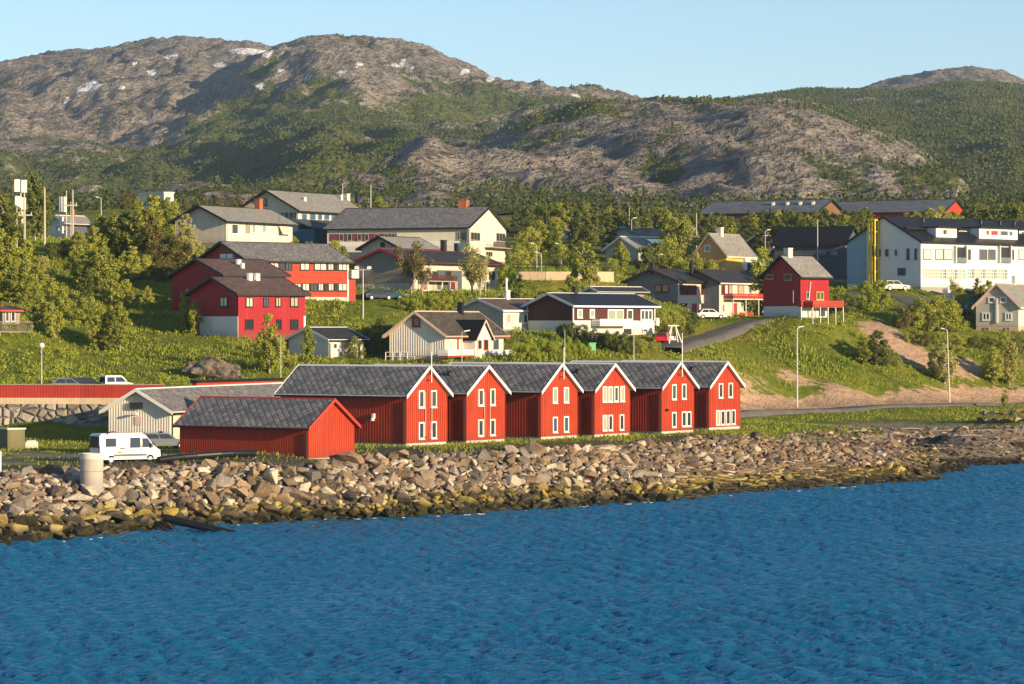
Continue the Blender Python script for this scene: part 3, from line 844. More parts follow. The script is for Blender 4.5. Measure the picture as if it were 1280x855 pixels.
# ------------------------------------------------------------------ buildings
class House:
    """a house set by its site: u runs along the wall that goes off to the right (R), v along the wall that goes off to the left (L)"""

    def __init__(s, site, name, label, cat, eave, ridge, gable, wallm, roofm, group=None, oe=0.5, og=0.4, ph=0.35, deep=3.5,
                 plinthm='concrete', left=None, trim='black_trim', fascia=None, thick=0.16, batten=0.0, flat=False, LL=None, LR=None, ends=(1, 1), eave_far=None):
        px, py, D, th, pl, pr = SITES[site]
        s.o = W(px, py, D)
        s.th = th
        s.LR = LR or abs(along((s.o.x, s.o.y), hdir(th, 'R'), pr))
        s.LL = LL or abs(along((s.o.x, s.o.y), hdir(th, 'L'), pl))
        s.root = thing(name, label, cat, s.o, math.radians(th), group)
        s.gable = gable
        s.span = s.LL if gable == 'L' else s.LR
        s.len = s.LR if gable == 'L' else s.LL
        s.z0 = s.o.z
        s.ph = ph
        wl = [M[wallm]] + ([M[left]] if left else [])
        ztip = s.zat(s.o.y, eave)
        half = s.span / 2
        if flat:
            s.ze = s.zr = ztip
            s.tan = 0
        else:
            d = hdir(th, 'L' if gable == 'L' else 'R')
            s.zr = s.zat(s.o.y + d[1] * half, ridge) - thick
            s.tan = (s.zr - ztip) / (half + oe)
            s.ze = ztip + oe * s.tan
        s.oe, s.og = oe, og
        b = MB()
        P = s.pt
        mr, ml = 0, (1 if left else 0)
        mgable, mside = (ml, mr) if gable == 'L' else (mr, ml)
        for r, dr in ((0, 1), (s.len, -1)):
            pts = [P(r, 0, ph), P(r, s.span, ph), P(r, s.span, s.ze)] + ([P(r, half, s.zr)] if not flat else []) + [P(r, 0, s.ze)]
            b.poly(pts if (dr > 0) == (gable == 'R') else pts[::-1], mgable)
        for q, dq in ((0, 1), (s.span, -1)):
            pts = [P(0, q, ph), P(0, q, s.ze), P(s.len, q, s.ze), P(s.len, q, ph)]
            b.poly(pts if (dq > 0) == (gable == 'R') else pts[::-1], mside)
        if flat: b.poly([P(0, 0, s.ze), P(s.len, 0, s.ze), P(s.len, s.span, s.ze), P(0, s.span, s.ze)], 0)
        if batten:
            w, pr_ = 0.05, 0.035
            for wl_, L_ in (('R', s.LR), ('L', s.LL)):
                n = int(L_ / batten)
                isg = wl_ == gable
                for k in range(n + 1):
                    t = min(max(L_ * k / n, w), L_ - w)
                    top = s.ze + (s.tan * (half - abs(t - half)) if isg else 0) - 0.02
                    s.wb(b, wl_, t - w, t + w, ph, top, -0.002, pr_, 1 if (left and wl_ == 'L') else 0)
        s.wall = b.build('wall', wl, s.root)
        b = MB()
        b.box(0.04, s.LR - 0.04, 0.04, s.LL - 0.04, -deep, ph + 0.02)
        b.build('foundation', M[plinthm], s.root)
        # roof slab
        if not flat:
            b = MB()
            r0, r1 = -og * ends[0], s.len + og * ends[1]
            cs = [(-oe, s.ze - oe * s.tan), (half, s.zr), (s.span + oe, s.ze - oe * s.tan)]
            up = thick / math.cos(math.atan(s.tan))
            sl = math.hypot(half + oe, s.zr - cs[0][1])
            for (a, c) in ((0, 1), (2, 1)):
                q = [P(r0, cs[a][0], cs[a][1] + up), P(r1, cs[a][0], cs[a][1] + up), P(r1, cs[c][0], cs[c][1] + up), P(r0, cs[c][0], cs[c][1] + up)]
                uv = [(0.01, 0.01), (r1 - r0, 0.01), (r1 - r0, sl), (0.01, sl)]
                b.poly(q if (a == 0) == (gable == 'L') else q[::-1], 0, uv if (a == 0) == (gable == 'L') else uv[::-1])
                q = [P(r0, cs[a][0], cs[a][1]), P(r1, cs[a][0], cs[a][1]), P(r1, cs[c][0], cs[c][1]), P(r0, cs[c][0], cs[c][1])]
                b.poly(q[::-1], 1)
                e = [P(r0, cs[a][0], cs[a][1]), P(r1, cs[a][0], cs[a][1]), P(r1, cs[a][0], cs[a][1] + up), P(r0, cs[a][0], cs[a][1] + up)]
                b.poly(e, 1)
                for r in (r0, r1):
                    b.poly([P(r, cs[a][0], cs[a][1]), P(r, cs[c][0], cs[c][1]), P(r, cs[c][0], cs[c][1] + up), P(r, cs[a][0], cs[a][1] + up)], 1)
            # ridge cap
            b.prism([P(r0, half - 0.14, s.zr + up - 0.14 * s.tan + 0.005), P(r0, half, s.zr + up + 0.05), P(r0, half + 0.14, s.zr + up - 0.14 * s.tan + 0.005)], s.vec(r1 - r0, 0, 0), 2)
            s.roof = b.build('roof', [M[roofm], M['black_trim'] if trim == 'black_trim' else M[trim], M[trim]], s.root)
            s.up = up
            # barge boards at the gables, fascia and gutter at the eaves
            for r, ex in ((r0, -0.06), (r1, 0.06)):
                b = MB()
                for a in (0, 2):
                    sg = 1 if a == 0 else -1
                    pts = [P(r, cs[a][0] - 0.03 * sg, cs[a][1] - 0.10), P(r, half, s.zr - 0.10), P(r, half, s.zr + up + 0.045), P(r, cs[a][0] - 0.03 * sg, cs[a][1] + up + 0.045)]
                    b.prism(pts, s.vec(ex, 0, 0))
                b.build('barge_board', M[trim], s.root)
            for q in (cs[0][0], cs[2][0]):
                sg = -1 if q < 0 else 1
                b = MB()
                b.prism([P(r0, q, cs[0][1] - 0.06), P(r0, q + 0.10 * sg, cs[0][1] - 0.06), P(r0, q + 0.10 * sg, cs[0][1] + 0.10), P(r0, q, cs[0][1] + 0.10)], s.vec(r1 - r0, 0, 0))
                b.build('gutter', M[fascia or 'black_trim'], s.root)
        else:
            b = MB()
            b.box(-0.15, s.LR + 0.15, -0.15, s.LL + 0.15, s.ze + 0.002, s.ze + 0.28)
            s.roof = b.build('roof', M[roofm], s.root)
            s.up = 0.28

    def zat(s, Y, py): return H + (HY - py) / F * Y - s.z0

    def pt(s, r, q, z):
        return (r, q, z) if s.gable == 'L' else (q, r, z)

    def vec(s, r, q, z):
        return Vector(s.pt(r, q, z))

    def wb(s, b, wall, t0, t1, z0, z1, d0, d1, m=0):
        if wall == 'R': b.box(t0, t1, -d1, -d0, z0, z1, m)
        else: b.box(-d1, -d0, t0, t1, z0, z1, m)

    def rect(s, wall, p0, p1, y0, y1, off=0.0):
        """image rectangle -> wall coordinates (t0, t1, z0, z1); off sets the plane back (+) or forward (-) of the wall"""
        d = hdir(s.th, wall)
        n = hdir(s.th, 'L' if wall == 'R' else 'R')
        o = (s.o.x + n[0] * off, s.o.y + n[1] * off)
        t = sorted((along(o, d, p0), along(o, d, p1)))
        Y = o[1] + d[1] * (t[0] + t[1]) / 2
        return t[0], t[1], s.zat(Y, y1), s.zat(Y, y0)

    def win(s, wall, p0, p1, y0, y1, pane='glass', frame='white_trim', bars=0, rail=0, fw=0.09, name='window', sill=True):
        t0, t1, z0, z1 = s.rect(wall, p0, p1, y0, y1)
        return s.winm(wall, t0, t1, z0, z1, pane, frame, bars, rail, fw, name, sill)

    def winm(s, wall, t0, t1, z0, z1, pane='glass', frame='white_trim', bars=0, rail=0, fw=0.09, name='window', sill=True, off=0.0):
        b = MB()
        o = 0.12
        s.wb(b, wall, t0, t0 + fw, z0, z1, off, off + o)
        s.wb(b, wall, t1 - fw, t1, z0, z1, off, off + o)
        s.wb(b, wall, t0 + fw, t1 - fw, z1 - fw, z1, off, off + o)
        s.wb(b, wall, t0 + fw, t1 - fw, z0, z0 + fw, off, off + o)
        for k in range(bars):
            c = t0 + (t1 - t0) * (k + 1) / (bars + 1)
            s.wb(b, wall, c - fw / 2, c + fw / 2, z0 + fw, z1 - fw, off, off + o - 0.012)
        for k in range(rail):
            c = z0 + (z1 - z0) * (k + 1) / (rail + 1)
            s.wb(b, wall, t0 + fw, t1 - fw, c - fw / 3, c + fw / 3, off, off + o - 0.02)
        if sill: s.wb(b, wall, t0 - 0.06, t1 + 0.06, z0 - 0.06, z0, off, off + o + 0.05)
        f = b.build(name, M[frame], s.root)
        p = MB()
        s.wb(p, wall, t0 + fw * 0.5, t1 - fw * 0.5, z0 + fw * 0.5, z1 - fw * 0.5, off - 0.02, off + 0.06)
        p.build('pane', M[pane], f)
        return f

    def wins(s, wall, spans, y0, y1, dy=0.0, **kw):
        """a row of windows; dy = rows the line of windows climbs per column"""
        x0 = spans[0][0]
        for q in spans:
            k = dict(kw)
            if len(q) > 2: k['pane'] = q[2]
            if len(q) > 3: k['frame'] = q[3]
            d = dy * (q[0] - x0)
            s.win(wall, q[0], q[1], y0 + d, y1 + d, **k)

    def slab(s, name, wall, p0, p1, y0, y1, d0, d1, mat, parent=None):
        t0, t1, z0, z1 = s.rect(wall, p0, p1, y0, y1)
        b = MB()
        s.wb(b, wall, t0, t1, z0, z1, d0, d1)
        return b.build(name, M[mat], parent or s.root)

    def chimney(s, p0, p1, y0, y1, mat='pale_concrete', q=0.5, cap=True):
        """chimney through the roof, q = place across the span"""
        d = hdir(s.th, 'R' if s.gable == 'L' else 'L')
        n = hdir(s.th, 'L' if s.gable == 'L' else 'R')
        o = (s.o.x + n[0] * s.span * q, s.o.y + n[1] * s.span * q)
        t = sorted((along(o, d, p0), along(o, d, p1)))
        Y = o[1] + d[1] * sum(t) / 2
        w = (p1 - p0) / F * Y / 2 / 1.2
        c = sum(t) / 2
        z1, z0 = s.zat(Y, y0), min(s.zat(Y, y1), s.ze + s.tan * (s.span / 2 - abs(q - .5) * s.span)) - 0.5
        b = MB()
        P0, P1 = s.pt(c - w, s.span * q - w, z0), s.pt(c + w, s.span * q + w, z1)
        b.box(P0[0], P1[0], P0[1], P1[1], P0[2], P1[2])
        if cap:
            P0, P1 = s.pt(c - w - .06, s.span * q - w - .06, z1 + .002), s.pt(c + w + .06, s.span * q + w + .06, z1 + .12)
            b.box(P0[0], P1[0], P0[1], P1[1], P0[2], P1[2])
        return b.build('chimney', M[mat], s.roof)

    def vent(s, px, q, h, w, mat='black_trim', name='roof_vent'):
        d = hdir(s.th, 'R' if s.gable == 'L' else 'L')
        n = hdir(s.th, 'L' if s.gable == 'L' else 'R')
        o = (s.o.x + n[0] * s.span * q, s.o.y + n[1] * s.span * q)
        t = along(o, d, px)
        zt = s.ze + s.tan * (s.span / 2 - abs(q - .5) * s.span) + s.up
        b = MB()
        b.tube(s.pt(t, s.span * q, zt - 0.3), s.pt(t, s.span * q, zt + h), w, w, 8)
        b.tube(s.pt(t, s.span * q, zt + h + 0.001), s.pt(t, s.span * q, zt + h + 0.12), w * 1.35, w * 0.8, 8)
        return b.build(name, M[mat], s.roof)

    def pipe(s, wall, px, y0, y1, mat, r=0.05, d=0.09, name='drainpipe'):
        t0, t1, z0, z1 = s.rect(wall, px, px + 0.01, y0, y1)
        b = MB()
        if wall == 'R': b.tube((t0, -d, z0), (t0, -d, z1), r)
        else: b.tube((-d, t0, z0), (-d, t0, z1), r)
        return b.build(name, M[mat], s.root)

    def corners(s, mat, w=0.14):
        for (x, y, sx, sy) in ((0, 0, 1, 1), (s.LR, 0, -1, 1), (0, s.LL, 1, -1)):
            b = MB()
            b.box(x - 0.045 * sx, x + w * sx, y - 0.045 * sy, y - 0.004 * sy, s.ph, s.ze - 0.03)
            b.box(x - 0.045 * sx, x - 0.004 * sx, y - 0.004 * sy, y + w * sy, s.ph, s.ze - 0.03)
            b.build('corner_board', M[mat], s.root)

    def balcony(s, wall, p0, p1, ytop, ybot, depth, mat, slabm='white_trim', posts=None, boards=True, postm='white_trim'):
        """ytop..ybot: rows of the railing's front"""
        t0, t1, z0, z1 = s.rect(wall, p0, p1, ytop, ybot, -depth)
        b = MB()
        s.wb(b, wall, t0, t1, z0 - 0.16, z0, 0.004, depth)
        bal = b.build('balcony', M[slabm], s.root)
        r = MB()
        if boards:
            n = max(2, int((z1 - z0) / 0.2))
            for k in range(n):
                a = z0 + 0.06 + (z1 - z0 - 0.06) * k / n
                c = a + (z1 - z0 - 0.06) / n - 0.035
                s.wb(r, wall, t0, t1, a, c, depth - 0.05, depth)
                for q in (t0, t1 - 0.05): s.wb(r, wall, q, q + 0.05, a, c, 0.01, depth - 0.055)
        else:
            s.wb(r, wall, t0, t1, z1 - 0.07, z1, depth - 0.05, depth)
            for q in (t0, t1 - 0.05): s.wb(r, wall, q, q + 0.05, z1 - 0.07, z1, 0.01, depth - 0.055)
            n = max(2, int((t1 - t0) / 0.16))
            for k in range(n + 1):
                q = t0 + (t1 - t0 - 0.04) * k / n
                s.wb(r, wall, q, q + 0.04, z0, z1 - 0.072, depth - 0.045, depth - 0.01)
        r.build('railing', M[mat], bal)
        for k in range(posts or 0):
            q = t0 + 0.02 + (t1 - t0 - 0.16) * k / max(1, posts - 1)
            p = MB()
            s.wb(p, wall, q, q + 0.12, -2.5, z0 - 0.162, depth - 0.16, depth - 0.04)
            p.build('post', M[postm], bal)
        return bal

    def dormer(s, wall, p0, p1, yr, ye, y0, proj, wallm, roofm, trim):
        """small cross gable standing proj m proud of a long wall: yr ridge row, ye eave row, y0 base row"""
        t0, t1, z0, ze = s.rect(wall, p0, p1, ye, y0, -proj)
        _, _, _, zr = s.rect(wall, p0, p1, yr, y0, -proj)
        c, back = (t0 + t1) / 2, -(s.span / 2)
        Q = (lambda t, d, z: (t, -d, z)) if wall == 'R' else (lambda t, d, z: (-d, t, z))
        b = MB()
        b.poly([Q(t0, proj, z0), Q(t1, proj, z0), Q(t1, proj, ze), Q(c, proj, zr), Q(t0, proj, ze)])
        for t in (t0, t1): b.poly([Q(t, proj, z0), Q(t, proj, ze), Q(t, -0.5, ze), Q(t, -0.5, z0)])
        w = b.build('bay_wall', M[wallm], s.root)
        b = MB()
        o = 0.3
        k = (zr - ze) / (c - t0)
        dep = min(s.span / 2, max(0.5, (zr - s.ze) / max(s.tan, 0.1)))
        for a in (t0 - o, t1 + o):
            ea = ze - o * k
            b.prism([Q(a, proj + 0.35, ea), Q(c, proj + 0.35, zr), Q(c, proj + 0.35, zr + 0.14), Q(a, proj + 0.35, ea + 0.14)], Vector(Q(0, -(proj + 0.35 + dep), 0)))
        r = b.build('bay_roof', M[roofm], s.root)
        b = MB()
        for a in (t0 - o, t1 + o):
            ea = ze - o * k
            b.prism([Q(a, proj + 0.41, ea - 0.1), Q(c, proj + 0.41, zr - 0.1), Q(c, proj + 0.41, zr + 0.17), Q(a, proj + 0.41, ea + 0.17)], Vector(Q(0, -0.055, 0)))
        b.build('barge_board', M[trim], r)
        return w


# ---- six red boathouses by the water
BOATS = [
    ('boat1', 'red boathouse nearest the small red shed, with a lamp on its long wall', 497, 457.5,
     [(522.5, 529.3, 488, 510), (538, 544.8, 487.8, 509.3), (522.5, 529.3, 527.5, 549), (538, 544.8, 526.8, 548.3)], (530.6, 538.4)),
    ('boat2', 'second red boathouse from the shed, thin white pipes between its four windows', 494, 457,
     [(597, 603.5, 486.3, 507.5), (611.8, 618, 485.8, 506.8), (596.8, 603.3, 524.3, 545.5), (611.5, 618, 523.8, 544.5)], (604.4, 611.2)),
    ('boat3', 'third red boathouse from the shed, four evenly spaced windows and no pipes', 491.8, 454.5,
     [(690, 696, 484.3, 504), (703.8, 710, 484, 503.5), (690, 696, 521, 540.8), (703.8, 710, 520.3, 540.3)], ()),
    ('boat4', 'red boathouse with four upper and three lower windows in its gable', 490, 454.5,
     [(752.3, 757.8, 483, 502.7), (759.3, 764.8, 483, 502.6), (766.8, 772, 482.8, 502.3), (774.3, 779.8, 482.5, 502), (752.3, 757.8, 518.7, 538.6), (759.5, 765, 518.5, 538.4), (773.5, 779, 518, 537.7)], ()),
    ('boat5', 'red boathouse with two upper windows and three lower windows and a flagpole', 487, 452.5,
     [(839, 844.5, 480.3, 499.6), (851.3, 856.8, 479.8, 499), (839, 844.5, 515, 534.3), (851.3, 856.8, 514.4, 533.4), (857.4, 863, 514.2, 533.2)], ()),
    ('boat6', 'last red boathouse before the grassy slope, four lower windows side by side', 485.5, 452,
     [(897.5, 902.8, 479, 497.6), (909.5, 915, 478.5, 497), (894, 899, 512.7, 531.5), (900, 905.3, 512.6, 531.3), (906.5, 911.8, 512.4, 531), (913.3, 918.3, 512, 530.6)], ()),
]
boats = {}
for key, lab, ev, rg, wl, pipes in BOATS:
    h = House(key, 'boathouse', lab, 'boathouse', ev, rg, 'R', 'red_boards', 'slate_diamond', 'red boathouses in a row by the water', oe=0.42, og=0.35, ph=0.28, deep=1.5, trim='white_trim', fascia='black_trim', batten=0.30, thick=0.14, plinthm='pale_concrete', LL=None if key == 'boat1' else 12.0)
    for i, (a, b_, c, d) in enumerate(wl):
        pane = 'glass'
        if key == 'boat3': pane = 'curtain_green' if i < 2 else 'glass_blue'
        if key == 'boat4' and i in (0, 1, 3, 4): pane = 'curtain_warm'
        if key == 'boat6' and i == 2: pane = 'curtain_warm'
        h.win('R', a, b_, c, d, pane=pane, fw=0.13, bars=0)
    for p in pipes:
        h.pipe('R', p, 490, 545 if p == pipes[0] else 538, 'pink_trim', 0.035, 0.12, 'downpipe')
    for wl_ in ('L',): h.pipe('L', SITES[key][0] - 1.2, ev + 4, SITES[key][1] - 3, 'black_trim', 0.06, 0.12)
    boats[key] = h
for px in (546.5, 561.5): boats['boat2'].vent(px, 0.3, 0.25, 0.2)
boats['boat4'].vent(722, 0.3, 0.25, 0.2)
boats['boat6'].vent(864.5, 0.3, 0.25, 0.2)
lampb = boats['boat1']
t0, t1, z0, z1 = lampb.rect('L', 465, 470, 517, 523)
b = MB()
b.box(-0.30, -0.04, t0 + .05, t0 + .3, z0, z1)
b.tube((-0.28, t0 + .17, z0 + .05), (-0.28, t0 + .17, z0 - .2), 0.13, 0.17, 8)
b.build('wall_lamp', M['lamp_head'], lampb.root)
b = MB()
t0, t1, z0, z1 = boats['boat5'].rect('R', 831, 834, 511, 514)
boats['boat5'].wb(b, 'R', t0, t1, z0, z1, 0.0, 0.22)
b.build('vent_box', M['black_trim'], boats['boat5'].root)

shed = House('shed', 'shed', 'small low red shed with red barge boards on the shore beside the white campervan', 'shed', 537, 498.7, 'R', 'red_shed', 'slate_diamond', oe=0.4, og=0.35, ph=0.1, deep=1.2, trim='red_trim', fascia='black_trim', batten=0.24, thick=0.12)
shed.pipe('L', 384.2, 541, 573, 'black_trim', 0.06, 0.12)
gs = House('greyshed', 'storehouse', 'long grey boarded storehouse with white barge boards behind the campervan', 'storehouse', 517, 486, 'L', 'cream_wall', 'slate_small', oe=0.6, og=0.7, ph=0.12, deep=1.2, trim='white_trim', fascia='black_trim', batten=0.27, left='pink_grey')
gs.slab('sign_board', 'L', 169, 177, 521, 531.5, 0.03, 0.08, 'pink_trim')
b = MB()
t0, t1, z0, z1 = gs.rect('L', 164, 179, 503, 511)
gs.wb(b, 'L', t0 + 0.1, t1, z0, z1, 0.0, 0.35)
b.build('fan_unit', M['dark_steel'], gs.root)
b = MB()
t0, t1, z0, z1 = gs.rect('L', 165, 175, 514, 518)
b.tube((-0.02, t0 + .2, z0), (-0.5, t0 + .2, z0 + .1), .05)
b.box(-0.75, -0.4, t0 + .05, t0 + .4, z0, z0 + .18)
b.build('wall_lamp', M['lamp_head'], gs.root)
gs.pipe('R', 214, 519, 552, 'black_trim', 0.06, 0.14)
for a in (140, 200): gs.slab('vent_grille', 'L', a, a + 3.5, 539, 541.5, 0.0, 0.1, 'dark_steel')
rl = House('redlow', 'garage', 'low red flat roofed garage just behind the grey storehouse roof', 'garage', 478.5, 478.5, 'L', 'red_boards', 'black_trim', flat=True, ph=0.1, deep=2)

# ---- crimson houses on the left slope
h = House('crimson_front', 'house', 'crimson house with a brown roof and white concrete basement, in front of its twin', 'house', 369, 346, 'L', 'crimson', 'tile_brown', 'crimson houses with brown roofs', og=0.5, trim='black_trim', ph=0.4, plinthm='dark_red')
h.wins('R', [(307, 316), (329, 335.5, 'glass_blue'), (344, 351, 'curtain_warm'), (362.5, 372.5, 'curtain_warm')], 372, 383.8, -0.01, frame='black_trim', pane='curtain', bars=1)
h.wins('R', [(306.5, 316.5), (345, 351.5), (362.8, 372.5)], 399, 411.5, 0.0, frame='black_trim', pane='glass', bars=1)
h.win('L', 275.5, 285, 371.3, 383.3, pane='curtain', frame='black_trim', bars=1)
t0, t1, z0, z1 = h.rect('L', 250, 297.5, 395.5, 422)
b = MB()
h.wb(b, 'L', 0.01, t1, z0 - 1, z1, 0.0, 0.06)
h.wb(b, 'L', t0, t0 + .1, z0, z1, 0.0, 0.061)
b.build('basement_wall', M['plaster'], h.root)
h.slab('door', 'L', 260, 266, 397, 415, 0.055, 0.11, 'pale_concrete')
h.slab('corner_pillar', 'R', 379.5, 381.6, 395, 410, 0.0, 0.05, 'white_trim')
for px in (312, 321): h.vent(px, 0.42, 0.7, 0.42, 'lamp_head')
b2 = House('crimson_back', 'house', 'crimson house with a brown roof standing behind its twin, blank dark gable', 'house', 345, 323, 'L', 'crimson', 'tile_brown', 'crimson houses with brown roofs', og=0.5)
b2.vent(298, 0.3, 0.6, 0.4, 'lamp_head')
b2.vent(303, 0.2, 0.5, 0.3, 'lamp_head')
h = House('redlong', 'apartment_house', 'long orange red apartment house with two bands of windows and a grey slate roof', 'apartment house', 327, 302, 'L', 'orange_red', 'slate_small', left='red_boards', og=0.6, oe=0.6, ph=0.9, plinthm='pale_concrete')
up_ = [(337, 348), (349.5, 356, 'glass'), (356.5, 365, 'glass'), (375, 386.5), (392.5, 408), (409.5, 417), (417.7, 421.3, 'glass'), (422.5, 433.5)]
h.wins('R', up_, 327.6, 337.6, 0.005, frame='black_trim', pane='curtain', bars=1)
h.wins('R', [(357, 366), (367, 376), (377.5, 386.5), (387.5, 396.5, 'glass'), (397.5, 404), (405, 409, 'glass'), (410, 417), (417.7, 421.3, 'glass'), (422.5, 433.5)], 354, 363.6, 0.0, frame='black_trim', pane='curtain', bars=1)
h.slab('annex_wall', 'R', 436, 444.5, 338, 377, -1.6, 0.0, 'orange_red')
h.slab('annex_balcony', 'R', 436, 445, 337.5, 348, -1.4, 0.7, 'pale_concrete')
h.slab('corner_board', 'R', 434, 435.6, 328, 377, 0.0, 0.06, 'white_trim')
for a in (279, 287.5): h.slab('vent_box', 'L', a, a + 7, 317.5, 324, 0.0, 0.5, 'lamp_head')

# ---- upper left
h = House('whitetop', 'house', 'cream white house with a pale grey roof above the red apartment house', 'house', 278, 256.5, 'L', 'cream_wall', 'slate_pale', left='beige_wall', og=0.8, oe=0.6, ph=0.3)
h.win('R', 289, 297, 280, 292.5, pane='glass', frame='white_trim')
h.win('R', 306.8, 311.8, 280.3, 291, pane='old_wood', frame='old_wood')
h.win('R', 315.5, 318, 280.3, 291, pane='glass')
h.win('R', 327, 332, 280, 291, pane='curtain_green')
h.win('R', 347.5, 359, 281, 295.5, pane='curtain')
t0, t1, z0, z1 = h.rect('R', 347, 359.5, 281, 295.5)
b = MB()
b.prism([(t0, -0.11, z1), (t0, -0.9, z0 + .25), (t0, -0.9, z0 + .31), (t0, -0.11, z1 + .06)], (t1 - t0, 0, 0))
b.build('awning', M['beige_wall'], h.root)
h.chimney(319, 328, 249.5, 262, 'brick', 0.5)
h.pipe('R', 284.3, 281, 304, 'white_trim', 0.07, 0.1)
h = House('upperlong', 'community_building', 'wide beige building with a tan roof uppermost on the left of town', 'building', 265, 237.5, 'L', 'white_wall', 'slate_pale', left='beige_wall', og=0.8, oe=0.8, ph=0.3)
h.wins('R', [(377, 383), (387, 394), (397, 402), (405, 411), (414, 421), (424, 430)], 267, 275, 0.0, pane='glass_blue', frame='old_wood')
h.wins('L', [(328.5, 334)], 248, 257, pane='glass', frame='black_trim')
h.wins('L', [(352, 358), (359, 364), (365, 370)], 266, 275, pane='glass', frame='black_trim')
h.chimney(429, 437, 243, 253, 'pale_concrete', 0.5)
h.vent(427, 0.35, 0.8, 0.25, 'lamp_head')
h.vent(381, 0.25, 0.5, 0.3, 'lamp_head')
h.chimney(444, 449, 243, 251, 'dark_steel', 0.55)
b = MB()
b.prism([(-3, -0.5, 2.2), (-3, -5.5, 0.6), (-3, -5.5, 0.8), (-3, -0.5, 2.4)], (15, 0, 0))
b.build('annex_roof', M['slate_blue'], h.root)
b = MB()
b.box(-2.6, 11.6, -5.0, -0.3, -3, 0.62)
b.build('annex_wall', M['blue_boards'], h.root)

h = House('bigcream', 'school_building', 'large cream building with a long grey slate roof and a tall brick chimney', 'school building', 285.5, 258, 'R', 'cream_wall', 'slate_small', og=0.5, oe=0.7, ph=0.3, deep=4)
h.win('R', 588, 599.5, 290.5, 300.5, frame='old_wood', bars=2)
h.win('R', 620, 631, 291.5, 302, frame='old_wood', bars=2)
h.win('R', 607, 615, 314.5, 320.5, frame='old_wood', bars=2)
h.win('L', 571.5, 582, 290, 299.5, frame='old_wood', bars=2)
h.slab('maroon_panel', 'L', 412, 496, 292, 301, 0.0, 0.06, 'purple_boards')
h.wins('L', [(424, 429.5), (434, 440), (447, 452), (456, 461), (468, 473), (480, 485), (489, 494)], 292.3, 300.7, pane='glass', frame='old_wood')
h.slab('white_band', 'L', 412, 575, 302, 308, 0.0, 0.05, 'white_trim')
h.slab('corner_post', 'R', 583.5, 586.5, 286, 318, 0.0, 0.06, 'slate_blue')
h.balcony('R', 617, 645, 303, 309.5, 1.6, 'dark_steel', 'old_wood', boards=False)
h.chimney(573, 586, 251, 266, 'brick', 0.5, True)
b = MB()
t0, t1, z0, z1 = h.rect('L', 409, 505, 300, 320)
h.wb(b, 'L', t1 - 12, t1 - 1, -2, 1.6, 0.01, 3.0)
b.build('porch', M['slate_blue'], h.root)

# ---- middle: grey house with carport
h = House('midgrey', 'house', 'wide grey boarded house with a black roof and red trimmed gable behind pale birches', 'house', 329, 311, 'L', 'beige_wall', 'tile_grey', left='grey_boards', og=0.7, oe=0.8, ph=1.4, plinthm='beige_wall', trim='dark_red')
h.wins('R', [(520, 527), (540, 547), (556, 563), (595, 602), (611, 618)], 339, 349, pane='glass', frame='brown_boards', bars=1)
h.wins('R', [(526, 533, 'blind_red'), (545, 551, 'curtain'), (562, 569, 'blind_red'), (604, 610, 'glass')], 352, 363, frame='white_trim')
h.balcony('R', 535, 572, 344, 351, 1.8, 'brown_boards', 'old_wood', posts=3)
h.slab('porch_screen', 'R', 546, 577, 338, 366, 0.0, 0.06, 'slate_blue')
h.chimney(551, 558, 301, 311, 'dark_steel', 0.5)
h.chimney(568, 574, 305, 311, 'dark_steel', 0.5)
hb = House('midback', 'house', 'pale house with a tan roof between the grey house and the big cream building', 'house', 312, 295, 'L', 'cream_wall', 'slate_pale', left='beige_wall', og=0.7, oe=0.6)
hb.wins('R', [(510, 516)], 312, 320)
hb.slab('gable_window', 'L', 476, 481, 303, 309, 0.0, 0.08, 'brown_boards')
h = House('carport', 'outbuilding', 'low outbuilding with a dark shallow roof beside the tan retaining wall', 'outbuilding', 366, 358, 'L', 'beige_wall', 'tile_grey', og=0.5, trim='white_trim')

# ---- houses above the boathouses
h = House('garage', 'small_house', 'small white house with a dark roof and white edges below the lawn', 'house', 426, 409, 'L', 'white_house', 'tile_grey', og=0.5, oe=0.5, trim='white_trim', left='white_house')
h.wins('R', [(416, 421), (436, 441)], 429, 436, pane='glass', frame='white_trim')
h.win('R', 446, 450.5, 429, 450, pane='glass', frame='white_trim', name='door', sill=False)
h.pipe('R', 412, 429, 449, 'black_trim', 0.06)
h = House('beige', 'house', 'beige boarded house with pink edged brown roof and gabled bay behind the boathouses', 'house', 422, 389, 'L', 'cream_wall', 'tile_mossy', left='pink_grey', og=0.7, oe=0.6, trim='pink_trim', fascia='red_trim', batten=0.32, ph=0.6, plinthm='tan_concrete')
h.win('L', 515.5, 525.5, 396, 408.5, pane='glass', frame='dark_red', fw=0.16)
h.win('R', 562, 567.5, 425, 436, pane='curtain', frame='white_trim')
h.slab('panel', 'R', 571, 573, 424, 437, 0.0, 0.07, 'red_trim')
h.slab('panel', 'R', 581, 592, 424, 438, 0.0, 0.06, 'old_wood')
h.win('R', 616.5, 622.5, 424, 436, pane='glass_blue', frame='slate_blue')
h.dormer('R', 594, 614, 401, 423, 454, 1.6, 'pink_grey', 'tile_black', 'pink_trim')
pr = h.rect('R', 596.5, 601.5, 424.5, 437, -1.6)
h.winm('R', *pr, pane='glass', frame='pink_trim', off=1.6)
pr = h.rect('R', 604.5, 609.5, 424.5, 437, -1.6)
h.winm('R', *pr, pane='glass', frame='red_trim', off=1.6)
for a in ((596, 602), (604, 610.5)):
    pr = h.rect('R', a[0], a[1], 451, 455, -1.6)
    h.winm('R', *pr, pane='glass', frame='red_trim', off=1.6)
h.balcony('R', 560, 592, 437, 445, 1.4, 'white_trim', 'red_trim')
h.balcony('R', 616, 650, 437, 445, 1.4, 'white_trim', 'red_trim')
h.chimney(572, 579.5, 379, 394, 'black_trim', 0.45)
